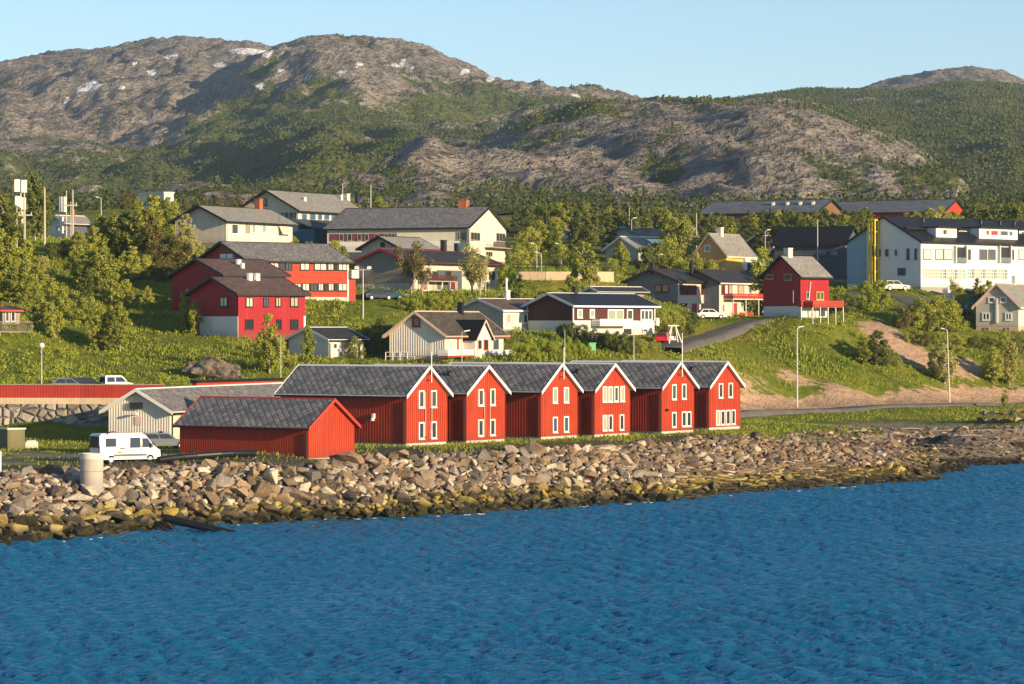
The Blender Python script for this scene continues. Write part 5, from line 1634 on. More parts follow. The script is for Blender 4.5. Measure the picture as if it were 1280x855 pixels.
# small white van above the fence
q = at(145, 304)
mv = thing('parked_van', 'small white van parked above the red fence', 'van', q, math.radians(35))
mv.scale = (.88, .9, .9)
b = MB()
L, Rr = loft(b, [(-1.75, .35), (1.8, .33), (1.95, .7), (1.75, .95), (1.05, 1.12), (.45, 1.78), (.2, 1.85), (-1.7, 1.85)], [.8, .8, .78, .8, .82, .7, .68, .7])
b.poly(L); b.poly(Rr[::-1]); b.build('body', M['car_white'], mv)
for s in (-1, 1):
    for x0, x1, x2 in ((-1.5, -.55, -.55), (-.4, .85, .38)):
        b = MB(); b.prism([(x0, s * .80, 1.15), (x1, s * .80, 1.15), (x2, s * .72, 1.68), (x0, s * .72, 1.68)], (0, s * .02, 0)); b.build('side_window', M['glass'], mv)
    for x in (-1.1, 1.2): wheel(mv, x, s * .8, .31)
b = MB(); b.prism([(-1.74, -.62, 1.1), (-1.74, .62, 1.1), (-1.71, .55, 1.72), (-1.71, -.55, 1.72)], (-.025, 0, 0)); b.build('rear_window', M['glass'], mv)
b = MB(); b.prism([(1.0, -.7, 1.18), (1.0, .7, 1.18), (.52, .62, 1.74), (.52, -.62, 1.74)], (.03, 0, .02)); b.build('windscreen', M['glass'], mv)
car('parked_car', 'white saloon car parked in front of the terraced houses', 'car', ground(888, 399.5) + Vector((0, 0, .05)), math.radians(12), 'car_white', False)
car('parked_car', 'white car with raised roofline parked by the gable of the white flats', 'car', ground(1119, 364) + Vector((0, 0, .06)), math.radians(20), 'car_silver', True, suv=True)
car('parked_car', 'red car half hidden by the white swing frame and hedge', 'car', ground(829, 430) + Vector((0, 0, .05)), math.radians(80), 'car_red', True)
car('parked_car', 'blue car parked under the grey house beside the lawn', 'car', ground(487, 375) + Vector((0, 0, .05)), math.radians(10), 'car_blue', False, 'cars beside the lawn')
car('parked_car', 'black car parked next to the blue car beside the lawn', 'car', ground(472, 376) + Vector((0, 0, .05)), math.radians(30), 'car_dark', False, 'cars beside the lawn')
car('parked_car', 'dark car parked between the big green bush and the grey house', 'car', ground(1204, 394) + Vector((0, 0, .05)), math.radians(70), 'car_dark', True)
# caravan by the grey house
q = ground(1200, 380)
cv = thing('caravan', 'white caravan parked beside the blue cabin', 'caravan', q, math.radians(15))
b = MB()
L, Rr = loft(b, [(-2.4, .5), (2.2, .5), (2.6, 1.0), (2.3, 2.3), (2.0, 2.5), (-2.3, 2.5), (-2.5, 2.3)], [1.05] * 7)
b.poly(L); b.poly(Rr[::-1]); b.build('body', M['car_white'], cv)
for x in (-1.5, 0, 1.4):
    b = MB(); b.box(x - .4, x + .4, -1.08, -1.03, 1.3, 1.9); b.build('side_window', M['glass'], cv)
for s in (-1, 1): wheel(cv, -.2, s * 1.05, .32)

# ------------------------------------------------------------------ concrete ring, kiosk, pipes
q = W(114.5, 609, 231)
t_ = thing('concrete_ring', 'upright pale concrete pipe standing in the rocks in front of the campervan', 'concrete pipe', q)
b = MB()
b.tube((0, 0, -1), (0, 0, 1.2), .87, .87, 28); b.tube((0, 0, 1.225), (0, 0, 2.15), .89, .89, 28)
b.build('lower_ring', M['concrete'], t_)
b = MB()
for k in range(28):
    a0, a1 = 2 * math.pi * k / 28, 2 * math.pi * (k + 1) / 28
    c_, s_ = math.cos, math.sin
    b.prism([(.9 * c_(a0), .9 * s_(a0), 2.155), (.9 * c_(a1), .9 * s_(a1), 2.155), (.72 * c_(a1), .72 * s_(a1), 2.155), (.72 * c_(a0), .72 * s_(a0), 2.155)], (0, 0, .43))
b.build('rim', M['pale_concrete'], t_)
o_ = W(9.5, 561.5, 270)
t_ = thing('utility_kiosk', 'olive green utility kiosk with a grey lid at the left edge', 'kiosk', o_, math.radians(42))
b = MB(); b.box(0, 1.8, 0, 1.9, -.6, 1.72); b.build('cabinet', M['olive_metal'], t_)
b = MB(); b.box(-.08, 1.88, -.08, 1.98, 1.723, 1.86); b.build('lid', M['pole_grey'], t_)
b = MB(); b.box(.15, 1.65, -.03, -.002, .1, 1.6); b.build('door', M['olive_metal'], t_)
q = ground(38, 560)
t_ = MB(); t_.box(-.6, .6, -.35, .35, -.2, .55); t_.box(-.45, .45, -.3, .3, .552, .68)
o_ = t_.build('concrete_block', M['pale_concrete']); o_.location = q; o_.rotation_euler.z = .5
tag(o_, 'low pale concrete block beside the olive kiosk', 'concrete block')
q = ground(0.5, 590)
b = MB(); b.tube((0, 0, -.3), (0, 0, 1.45), .07, .07, 8); b.ball((0, 0, 1.47), .085)
o_ = b.build('marker_post', M['white_paint']); o_.location = q
tag(o_, 'short white marker post at the left edge of the gravel', 'post')


def curved_pipe(name, label, cat, pts, r, mat, ribs=0):
    b = MB()
    P = [Vector(p) for p in pts]
    n = 12
    prev = None
    for i, p in enumerate(P):
        d = (P[min(i + 1, len(P) - 1)] - P[max(i - 1, 0)]).normalized()
        u = d.cross(Vector((0, 0, 1))).normalized()
        w = u.cross(d)
        ring = [p + (u * math.cos(2 * math.pi * k / n) + w * math.sin(2 * math.pi * k / n)) * r for k in range(n)]
        if prev:
            for k in range(n): b.poly([prev[k], prev[(k + 1) % n], ring[(k + 1) % n], ring[k]])
        prev = ring
        if i in (0, len(P) - 1):
            b.poly(ring)
            inner = [p + (q - p) * .8 + d * (-.02 if i == 0 else .02) for q in ring]
    return tag(b.build(name, M[mat], smooth=False), label, cat)
A, Bq = W(198, 580, 240), W(320, 575, 244)
pts = []
for k in range(9):
    f = k / 8
    x, y = A.x + (Bq.x - A.x) * f, A.y + (Bq.y - A.y) * f + .8 * math.sin(f * 3.1)
    pts.append((x, y, max(4.2 + .3 * f, tz1(x, y) + .3)))
curved_pipe('drain_pipe', 'long black plastic pipe lying along the top of the rocks before the small red shed', 'pipe', pts, .28, 'black_pipe')
A, Bq = W(206, 643, 224), W(294, 664, 222)
curved_pipe('outfall_pipe', 'black outfall pipe sloping over the wet rocks into the water', 'pipe', [A + (Bq - A) * (k / 5) + Vector((0, 0, -.25)) for k in range(6)], .3, 'black_pipe')

# ------------------------------------------------------------------ lamps, poles, masts
def pole(name, label, cat, px, yb, yt, mat='pole_grey', r=0.09, head=None, group=None, D=None, lean=0.0, side=1, arm=1.0, extra=None):
    q = ground(px, yb) if D is None else W(px, yb, D)
    zt = q.z + (yb - yt) / F * q.y
    q.z = tz1(q.x, q.y)          # the foot stands on the ground
    h = max(1.5, zt - q.z)
    t = thing(name, label, cat, q, 0, group)
    b = MB()
    b.tube((0, 0, -1.0), (lean * h, 0, h), r, r * .6, 10)
    b.build('mast', M[mat], t)
    if head == 'arm':
        b = MB(); b.tube((lean * h, 0, h - .05), (lean * h + side * arm, 0, h + .18), r * .5, r * .4, 8); b.build('arm', M[mat], t)
        b = MB()
        x = lean * h + side * arm
        b.prism([(x - .1, -.16, h + .1), (x + .6 * side, -.13, h + .22), (x + .6 * side, .13, h + .22), (x - .1, .16, h + .1)], (0, 0, .14))
        b.build('lamp_head', M['lamp_head'], t)
    elif head == 'globe':
        b = MB(); b.ball((0, 0, h + .1), (.3, .3, .3), 0, 12, 8); b.build('lamp_globe', M['lamp_head'], t)
        b = MB(); b.tube((0, 0, h + .38), (0, 0, h + .46), .2, .06, 10); b.build('lamp_cap', M['grey_plastic'], t)
    elif head == 'cross':
        b = MB(); b.box(lean * h - 1.0, lean * h + 1.0, -.08, .08, h - .7, h - .5); b.build('crossarm', M[mat], t)
        for x in (-.85, 0, .85):
            b = MB(); b.tube((lean * h + x, 0, h - .5), (lean * h + x, 0, h - .2), .06, .05, 6); b.build('insulator', M['lamp_head'], t)
    elif head == 'flag':
        b = MB(); b.ball((lean * h, 0, h + .05), .09); b.build('finial', M['lamp_head'], t)
    elif head == 'antenna':
        for k, (dx, dz) in enumerate(((-.5, -.6), (.5, -.7), (-.4, -3.0), (.35, -3.2), (.1, -5.2), (-.3, -6.0))):
            b = MB(); b.box(dx - .38, dx + .38, -.3, .1, h + dz - 1.0, h + dz + .8); b.build('antenna_panel', M['white_paint'], t)
    elif head == 'drums':
        for dx, z0, z1 in ((-.9, -3.4, -1.0), (-.25, -3.4, -1.0), (-.7, -6.8, -4.2)):
            b = MB(); b.tube((dx, 0, h + z0), (dx, 0, h + z1), .26, .26, 10); b.build('antenna_drum', M['white_paint'], t)
            b = MB(); b.box(dx, 0.02, -.04, .04, h + z0 + .3, h + z0 + .42); b.build('bracket', M['dark_steel'], t)
    elif head == 'floods':
        b = MB(); b.box(-.9, .9, -.05, .05, h - .1, h); b.build('crossarm', M[mat], t)
        for x in (-.8, .8):
            b = MB(); b.prism([(x - .3, -.3, h + .05), (x + .3, -.3, h + .05), (x + .25, .1, h + .3), (x - .25, .1, h + .3)], (0, .1, .12)); b.build('lamp_head', M['lamp_head'], t)
    return t
pole('street_lamp', 'globe street lamp behind the red fence on the left bank', 'street lamp', 52, 478, 433, head='globe', D=312, r=.075)
pole('street_lamp', 'street lamp on the shore road in front of the sandy bank, nearer the boathouses', 'street lamp', 996.5, 509, 411, head='arm', group='street lamps along the shore road', r=.12, side=1, arm=.25)
pole('street_lamp', 'street lamp on the shore road by the pale birch, farther from the boathouses', 'street lamp', 1187.5, 503, 413, head='arm', group='street lamps along the shore road', r=.12, side=-1, arm=.25, lean=-.04)
for px, yb, yt, D, r, hd, lab, cat in (
        (706, 458, 413, None, .055, None, 'thin bare pole on the grass bank behind the third boathouse', 'pole'),
        (792.3, 455, 413, 372, .07, 'arm', 'small lamp post peeping over the roof between the last boathouses, below the brown house', 'street lamp'),
        (577.3, 462, 416, 352, .07, 'arm', 'small lamp post in front of the beige house above the second boathouse', 'street lamp'),
        (351, 474, 419, 345, .06, None, 'thin pole above the big long boathouse roof, left of the small white house', 'pole'),
        (453.8, 398, 337, None, .11, 'floods', 'pale lamp pole with floodlights standing on the lawn', 'lamp pole'),
        (607, 372, 338, None, .1, None, 'bare wooden pole before the pale birch at the grey house', 'pole'),
        (731, 283, 281, 560, .09, 'arm', 'far street lamp above the trees left of the blue edged house', 'street lamp'),
        (671, 322, 306, 470, .08, 'arm', 'street lamp at the top of the tan wall, nearest the cream building', 'street lamp'),
        (676.8, 338, 317, 462, .08, 'arm', 'street lamp right at the railing of the tan wall', 'street lamp'),
        (701.5, 316, 306, 480, .08, 'arm', 'street lamp among the trees behind the tan wall', 'street lamp'),
        (956.5, 318, 289, 530, .09, 'arm', 'street lamp beside the purple house', 'street lamp'),
        (870.5, 302, 266, 545, .1, None, 'tall bare pole beside the yellow house', 'pole'),
        (786.5, 300, 259, 560, .09, None, 'tall thin mast behind the blue edged house', 'mast'),
        (789.5, 296, 274, 548, .08, 'arm', 'lamp post in front of the blue edged gable', 'street lamp'),
        (1022, 335, 275, 500, .11, None, 'tall grey pole in front of the dark hall', 'pole'),
        (463.5, 262, 231, 560, .12, None, 'thin mast behind the upper tan roof, farther along', 'mast'),
        (428.3, 250, 229, 530, .1, None, 'short mast rising from the upper tan roof', 'mast'),
        (164, 348, 320, None, .13, None, 'short white post among the shrubs of the left slope', 'post'),
        (21, 330, 260, None, .13, None, 'leaning bare wooden pole at the far left', 'pole'),
        (31.5, 338, 264, None, .11, 'cross', 'wooden pole with a crossarm at the far left', 'utility pole'),
        (30.3, 325, 240, None, .16, None, 'tall wooden pole right behind the crossarm pole', 'pole'),
        (55.8, 312, 235, None, .18, None, 'lone tall wooden pole left of the white roofed house', 'pole'),
        (91, 296, 237, 478, .16, None, 'tall wooden pole at the white house among the masts', 'pole'),
        (88.5, 308, 252, 472, .1, 'cross', 'thin pole with a short crossarm beside the masts', 'utility pole'),
        (126.5, 275, 248, 520, .1, 'arm', 'street lamp above the bushes right of the masts', 'street lamp')):
    mat = 'pole_wood' if 'wooden' in lab or cat == 'utility pole' else 'pole_grey'
    pole({'street lamp': 'street_lamp', 'lamp pole': 'lamp_pole', 'utility pole': 'utility_pole'}.get(cat, cat), lab, cat, px, yb, yt, mat, r, hd, None, D, 0.0, -1 if px < 760 and px != 577.3 else 1, .35)
pole('radio_mast', 'white radio mast with stacked antenna boxes behind the left trees', 'radio mast', 26, 318, 226, 'pole_grey', .16, 'antenna', None, None)
pole('radio_mast', 'radio mast with white drum antennas near the white roofed house', 'radio mast', 83, 296, 238, 'pole_grey', .12, 'drums', None, 480)
for key, yt, lab in (('boat1', 441, 'short white flagpole at the gable of the boathouse nearest the shed'), ('boat3', 436, 'white flagpole fixed to the gable of the third boathouse'), ('boat5', 418, 'tall white flagpole fixed to the gable of the fifth boathouse')):
    h = boats[key]
    q = h.o + Vector((math.cos(math.radians(h.th)), math.sin(math.radians(h.th)), 0)) * (h.LR / 2) + Vector((math.sin(math.radians(h.th)), -math.cos(math.radians(h.th)), 0)) * .52
    zt = H + (HY - yt) / F * q.y
    zb = h.z0 + h.zr - 1.3
    t = thing('flagpole', lab, 'flagpole', (q.x, q.y, zb), math.radians(h.th), 'flagpoles on the boathouse gables')
    b = MB(); b.tube((0, 0, 0), (0, 0, zt - zb), .05, .035, 8); b.build('mast', M['white_paint'], t)
    b = MB(); b.box(-.05, .05, 0.0, .52, .15, .22); b.box(-.05, .05, 0.0, .52, .7, .77); b.build('bracket', M['dark_steel'], t)
    b = MB(); b.ball((0, 0, zt - zb + .04), .07); b.build('finial', M['white_paint'], t)
# diagonal prop pole and mast before the red deck house
pole('pole', 'white pole standing before the tall red house with the deck', 'pole', 1014.7, 396, 338, 'white_paint', .1)
pole('pole', 'leaning white prop pole against the mast before the tall red house', 'pole', 1008, 397, 352, 'white_paint', .08, lean=.12)
# swing frame
q = ground(842, 430)
t_ = thing('swing_frame', 'white A frame swing beside the driveway, next to the red car', 'swing', q, math.radians(15))
b = MB()
for s in (-1, 1):
    for y in (-.9, .9): b.tube((s * .95, y, -.2), (s * .25, 0, 2.4), .085, .075, 8)
b.tube((-.75, 0, 2.4), (.75, 0, 2.4), .08, .08, 8)
b.build('frame', M['white_paint'], t_)
b = MB()
for x in (-.22, .22): b.tube((x, 0, .6), (x, 0, 2.35), .02, .02, 5)
b.build('ropes', M['pole_grey'], t_)
b = MB(); b.box(-.35, .35, -.2, .2, .52, .6); b.box(-.35, .35, .17, .22, .6, 1.0); b.build('seat', M['white_paint'], t_)
q = ground(739, 439)
t_ = thing('green_bin', 'green waste bin in front of the dark hedge', 'waste bin', q, .4)
b = MB(); b.prism([(-.45, -.4, 0), (.45, -.4, 0), (.45, .4, 0), (-.45, .4, 0)], (0, 0, .9)); b.build('bin_body', M['green_plastic'], t_)
b = MB(); b.box(-.5, .5, -.46, .46, .902, 1.0); b.build('lid', M['green_plastic'], t_)
q = ground(741, 436)
t_ = thing('garden_shed', 'small dark lean-to shed behind the green bin at the hedge', 'shed', q + Vector((0.5, 1.5, 0)), .3)
b = MB(); b.box(-.9, .9, -.7, .7, -.3, 1.5); b.build('wall', M['slate_blue'], t_)
b = MB(); b.prism([(-1.1, -.9, 1.502), (1.1, -.9, 1.502), (1.1, .9, 1.8), (-1.1, .9, 1.8)], (0, 0, .1)); b.build('roof', M['black_trim'], t_)
# terrace railing and bicycles in front of the beige gable
for px, lab in ((495, 'grey bicycle leaning at the beige gable, next to the terrace railing end'), (503, 'grey bicycle leaning at the beige gable, nearest the house corner')):
    q = ground(px, 449.5) + Vector((0, -.4, 0))
    t = thing('bicycle', lab, 'bicycle', q, math.radians(-20), 'bicycles at the beige house')
    for x in (-.52, .52):
        b = MB()
        for k in range(16):
            a0, a1 = 2 * math.pi * k / 16, 2 * math.pi * (k + 1) / 16
            b.tube((x + .33 * math.cos(a0), 0, .34 + .33 * math.sin(a0)), (x + .33 * math.cos(a1), 0, .34 + .33 * math.sin(a1)), .025, n=5, cap=False)
        b.build('wheel', M['tyre'], t)
    b = MB()
    for p0, p1 in (((-.52, .34), (-.15, .85)), ((-.52, .34), (0, .32)), ((0, .32), (-.2, .95)), ((0, .32), (.38, .82)), ((-.17, .8), (.38, .82)), ((.52, .34), (.36, 1.0))): b.tube((p0[0], 0, p0[1]), (p1[0], 0, p1[1]), .025, n=5)
    b.build('frame', M['car_grey'], t)
    b = MB(); b.tube((.34, -.25, 1.02), (.34, .25, 1.02), .02, n=5); b.build('handlebar', M['dark_steel'], t)
    b = MB(); b.ball((-.2, 0, .97), (.14, .07, .04)); b.build('saddle', M['tyre'], t)
A, Bq = ground(482, 451), ground(527, 451)
t_ = thing('terrace_railing', 'low white terrace railing with open bars before the beige gable', 'railing', A)
d = Bq - A
b = MB()
for k in range(6):
    p = d * (k / 5)
    b.tube((p.x, p.y, p.z - .3), (p.x, p.y, p.z + 1.0), .05, n=6)
for z in (.5, 1.0): b.tube((0, 0, z), (d.x, d.y, d.z + z), .04, n=6)
b.build('rails', M['white_paint'], t_)
A, Bq = ground(650, 447), ground(668, 447)
t_ = thing('terrace_railing', 'short open terrace railing at the corner of the beige house balcony next to the hedge', 'railing', A)
d = Bq - A
b = MB()
for k in range(3):
    p = d * (k / 2)
    b.tube((p.x, p.y, p.z - .3), (p.x, p.y, p.z + 1.0), .05, n=6)
for z in (.5, 1.0): b.tube((0, 0, z), (d.x, d.y, d.z + z), .04, n=6)
b.build('rails', M['white_paint'], t_)

# ------------------------------------------------------------------ rocks
def rock_material(name, stops, shore=True):
    t = NT(name)
    geo = t.n('NewGeometry')
    pos = geo.outputs['Position']
    isl, rnd = geo.outputs['Random Per Island'], t.n('ObjectInfo').outputs['Random']
    h = t.math('FRACT', t.math('ADD', isl, t.math('MULTIPLY', rnd, 7.31)))
    n1, n2 = t.noise(pos, 1.3, 5, 0.65), t.noise(pos, 6.0, 3)
    f = t.math('ADD', t.math('MULTIPLY', h, 0.78), t.math('MULTIPLY', n1, 0.22)) if shore else n1
    c = t.ramp(f, stops)
    if shore:      # browner, darker stone was tipped toward the point
        xx = t.n('MapRange', ins={0: t.n('SeparateXYZ', ins={0: pos}).outputs[0], 1: -12.0, 2: 24.0}).outputs[0]
        c = t.mix(t.math('MULTIPLY', xx, 0.55), c, t.mix(1.0, c, rgba((0.64, 0.54, 0.44)), 'MULTIPLY'))
    c = t.mix(t.math('MULTIPLY', t.math('GREATER_THAN', n2, 0.58), 0.35), c, rgba(tuple(q * .55 for q in stops[1][1])))
    if shore:
        z = t.n('SeparateXYZ', ins={0: pos}).outputs[2]
        z = t.math('ADD', z, t.math('MULTIPLY', t.math('SUBTRACT', t.noise(pos, 0.35, 3), 0.5), 1.7))
        alg = t.n('MapRange', interpolation_type='SMOOTHSTEP', ins={0: z, 1: 1.95, 2: 1.15}).outputs[0]
        ac = t.ramp(t.math('ADD', t.math('MULTIPLY', h, .45), t.math('MULTIPLY', t.noise(pos, .8, 4), .55)), [(.36, (.022, .020, .006)), (.48, (.10, .075, .012)), (.57, (.26, .185, .022)), (.68, (.36, .29, .05))])
        am = t.n('MapRange', ins={0: t.noise(pos, .55, 3), 1: .34, 2: .56}).outputs[0]
        c = t.mix(t.math('MULTIPLY', alg, t.math('ADD', .3, t.math('MULTIPLY', am, .6))), c, ac)
        wet = t.n('MapRange', interpolation_type='SMOOTHSTEP', ins={0: z, 1: 1.05, 2: 0.45}).outputs[0]
        c = t.mix(t.math('MULTIPLY', wet, 0.93), c, rgba((0.022, 0.020, 0.008)))
        ro = t.n('MapRange', ins={0: z, 1: 0.8, 2: 0.3, 3: 0.9, 4: 0.35}).outputs[0]
        t.set(rough=ro)
    else: t.set(rough=0.9)
    t.bump(t.math('ADD', n1, t.math('MULTIPLY', n2, .4)), 0.7, 0.16)
    t.set(col=c, spec=0.25)
    M[name] = t.mat
rock_material('rock', [(0.08, (0.055, 0.045, 0.040)), (0.22, (0.19, 0.165, 0.145)), (0.34, (0.30, 0.225, 0.15)), (0.46, (0.13, 0.095, 0.07)), (0.58, (0.36, 0.245, 0.14)), (0.70, (0.27, 0.235, 0.205)), (0.80, (0.50, 0.42, 0.31)), (0.92, (0.62, 0.55, 0.44))])
rock_material('rock_plain', [(0.38, (0.05, 0.04, 0.034)), (0.5, (0.17, 0.135, 0.105)), (0.66, (0.30, 0.25, 0.20))], False)


def rock_geo(seed, flatn=1.0, sub=1, pts=11):
    """angular broken stone: hull of random points, faces split and chipped; triangles as arrays"""
    r = random.Random(seed)
    bm = __import__('bmesh').new()
    for _ in range(pts):
        d = Vector((r.gauss(0, 1), r.gauss(0, 1), r.gauss(0, 1))).normalized() * r.uniform(.78, 1.05)
        bm.verts.new((d.x * 1.15, d.y * .9, d.z * .72 * flatn))
    bmesh = __import__('bmesh')
    res = bmesh.ops.convex_hull(bm, input=bm.verts)
    bmesh.ops.delete(bm, geom=[g for g in res['geom_interior'] if isinstance(g, bmesh.types.BMVert)], context='VERTS')
    if sub:
        bmesh.ops.bevel(bm, geom=list(bm.edges), offset=.03, segments=1, profile=.6, affect='EDGES')
        bmesh.ops.triangulate(bm, faces=bm.faces)
        bmesh.ops.subdivide_edges(bm, edges=[e for e in bm.edges if e.calc_length() > .35], cuts=1)
        bmesh.ops.triangulate(bm, faces=bm.faces)
        for _ in range(sub - 1):
            bmesh.ops.subdivide_edges(bm, edges=list(bm.edges), cuts=1)
            bmesh.ops.triangulate(bm, faces=bm.faces)
        if sub > 1:
            for v in bm.verts: v.co += Vector(mnoise.noise_vector(v.co * 6)) * .035 + v.co.normalized() * (abs(mnoise.noise(v.co * 3.5)) * -.16)
        for v in bm.verts:
            n = mnoise.noise_vector(v.co * 2.3 + Vector((seed * 3.1, 0, 0)))
            v.co += Vector(n) * .06
    bmesh.ops.triangulate(bm, faces=bm.faces)
    bm.verts.index_update()
    V = np.array([v.co for v in bm.verts])
    Fa = np.array([[v.index for v in f.verts] for f in bm.faces])
    bm.free()
    return V, Fa
ROCKV = [rock_geo(100 + k, 1.0 if k < 12 else .5) for k in range(18)]
ROCKM = []
for k, (V, Fa) in enumerate(ROCKV):
    me = bpy.data.meshes.new('boulder')
    me.from_pydata(V.tolist(), [], Fa.tolist())
    me.materials.append(M['rock'])
    ROCKM.append(me)


def rotm(r):
    a, b_, c = r.uniform(0, 6.28), r.uniform(-.5, .5), r.uniform(-.5, .5)
    from mathutils import Euler
    return np.array(Euler((b_, c, a)).to_matrix()), (b_, c, a)


# positions on the embankment between the water and the top edge, denser where the photograph's stones are large
top_px, top_py = [t[0] for t in TOP], [t[1] for t in TOP]
sh_px, sh_py = [t[0] for t in SHORE[:14]], [t[1] for t in SHORE[:14]]
def edge_world(px, f):
    yb, yt = np.interp(px, sh_px, sh_py), np.interp(px, top_px, top_py)
    zt = np.interp(px, top_px, [t[2] for t in TOP])
    a, c = W(px, yb, Dz(yb, 0)), W(px, yt, Dz(yt, zt))
    return a.lerp(c, f)
r = random.Random(5)
cells = {}
stones = []
def try_rock(px, f, s, flat=False, gap=.72):
    p = edge_world(px, f)
    p.x += r.uniform(-.3, .3); p.y += r.uniform(-.3, .3)
    key = (int(p.x // 2.5), int(p.y // 2.5))
    for i in (-1, 0, 1):
        for j in (-1, 0, 1):
            for q, s2 in cells.get((key[0] + i, key[1] + j), ()):
                if (q.x - p.x) ** 2 + (q.y - p.y) ** 2 < ((s + s2) * gap) ** 2: return False
    cells.setdefault(key, []).append((p, s))
    stones.append((p, s, flat, px, f))
    return True
for px, f, s in ((437, .98, 1.15), (602, .93, 1.2), (668, .97, 1.3), (760, .96, 1.05), (890, .98, .9), (940, 1.0, .85), (338, .85, 1.1), (25, .5, 1.0), (150, .35, 1.1), (60, .3, 1.0), (400, .5, 1.0), (520, .6, .95), (700, .45, 1.0)):
    try_rock(px, f, s)
for lo, hi, n in ((.66, .95, 420), (.48, .66, 2400), (.34, .48, 11000), (.2, .34, 42000)):
    for _ in range(n):
        px = r.uniform(-120, 1185)
        f = r.uniform(-.06, 1.03)
        s = r.uniform(lo, hi)
        if px < 420 and f < .75: s *= 1.22
        if px > 900: s *= .85
        slab = px > 840 and f < .55 and r.random() < .8
        try_rock(px, f, s, slab, .58 if s > .5 else .5)
stones.sort(key=lambda q: -q[1] / q[0].y * (1 if -5 < q[3] < 1185 else .2))
SECT = [(-999, 100, 'left of the upright concrete pipe'), (100, 215, 'below the campervan'), (215, 330, 'below the long black pipe'), (330, 450, 'below the small red shed'), (450, 570, 'below the first boathouse'), (570, 650, 'below the second boathouse'), (650, 730, 'below the third boathouse'), (730, 800, 'below the fourth boathouse'), (800, 870, 'below the fifth boathouse'), (870, 950, 'below the last boathouse'), (950, 1060, 'in front of the beach'), (1060, 1999, 'out at the low rock spit')]
def sect(px): return next(n for a, c, n in SECT if a <= px < c)
NBIG = 285
stuff_v, stuff_f, nv = [], [], 0
for i, (p, s, flat, px, f) in enumerate(stones):
    z = tz1(p.x, p.y) if i < NBIG else None
    k = r.randrange(12, 18) if flat else r.randrange(0, 12)
    Rm, eu = rotm(r)
    if flat: eu = (r.uniform(-.12, .12), r.uniform(-.12, .12), r.uniform(.2, .9))
    sc = Vector((s * r.uniform(.9, 1.25), s * r.uniform(.85, 1.1), s * r.uniform(.8, 1.1)))
    if flat: sc.x *= 1.5
    if i < NBIG:
        o = bpy.data.objects.new('boulder', ROCKM[k])
        C.objects.link(o)
        o.location = (p.x, p.y, z + s * (.18 if not flat else .05))
        o.rotation_euler = eu
        o.scale = sc
        tier = 'wet yellow green boulder at the waterline' if f < .22 else 'mottled brown boulder halfway up the seawall' if f < .6 else 'dry tan boulder near the top of the seawall'
        if flat: tier = tier.replace('boulder', 'slab')
        size = 'large ' if s > .95 else ''
        tag(o, f'{size}{tier}, {sect(px)}', 'boulder', 'boulders of the rock seawall')
    else:
        from mathutils import Euler
        Rm = np.array(Euler(eu).to_matrix())
        V, Fa = ROCKV[k]
        stuff_v.append(((V * np.array(sc)) @ Rm.T, p, s, flat))
        stuff_f.append(Fa)
if stuff_v:
    zs = tz([q[1].x for q in stuff_v], [q[1].y for q in stuff_v])
    vv, ff, n = [], [], 0
    for (V, p, s, flat), Fa, z in zip(stuff_v, stuff_f, zs):
        vv.append(V + np.array([p.x, p.y, z + s * (.12 if not flat else .0)]))
        ff.append(Fa + n)
        n += len(V)
    tag(np_mesh('rubble', np.concatenate(vv), np.concatenate(ff), M['rock']), 'smaller broken stones filling the rock seawall between the boulders', None, None, 'stuff')
# thin wash along the stones
fm = MB()
for k in range(34):
    px = r.uniform(-20, 1190)
    p = edge_world(px, r.uniform(-.09, .0))
    L_, a0 = r.uniform(.25, .9), r.uniform(.0, 1.2)
    n = 7
    up_, dn_ = [], []
    for i in range(n):
        u_ = (i / (n - 1) - .5) * L_
        w_ = .13 * math.sin(math.pi * (i + .3) / (n - .4)) * r.uniform(.4, 1.3)
        x_, y_ = p.x + u_ * math.cos(a0), p.y + u_ * math.sin(a0) + r.uniform(-.06, .06)
        up_.append((x_ - w_ * math.sin(a0), y_ + w_ * math.cos(a0), .055)); dn_.append((x_ + w_ * math.sin(a0), y_ - w_ * math.cos(a0), .055))
    fm.prism(dn_ + up_[::-1], (0, 0, .02))
tag(fm.build('foam', M['white_paint']), 'broken white wash along the foot of the rocks', None, None, 'stuff')
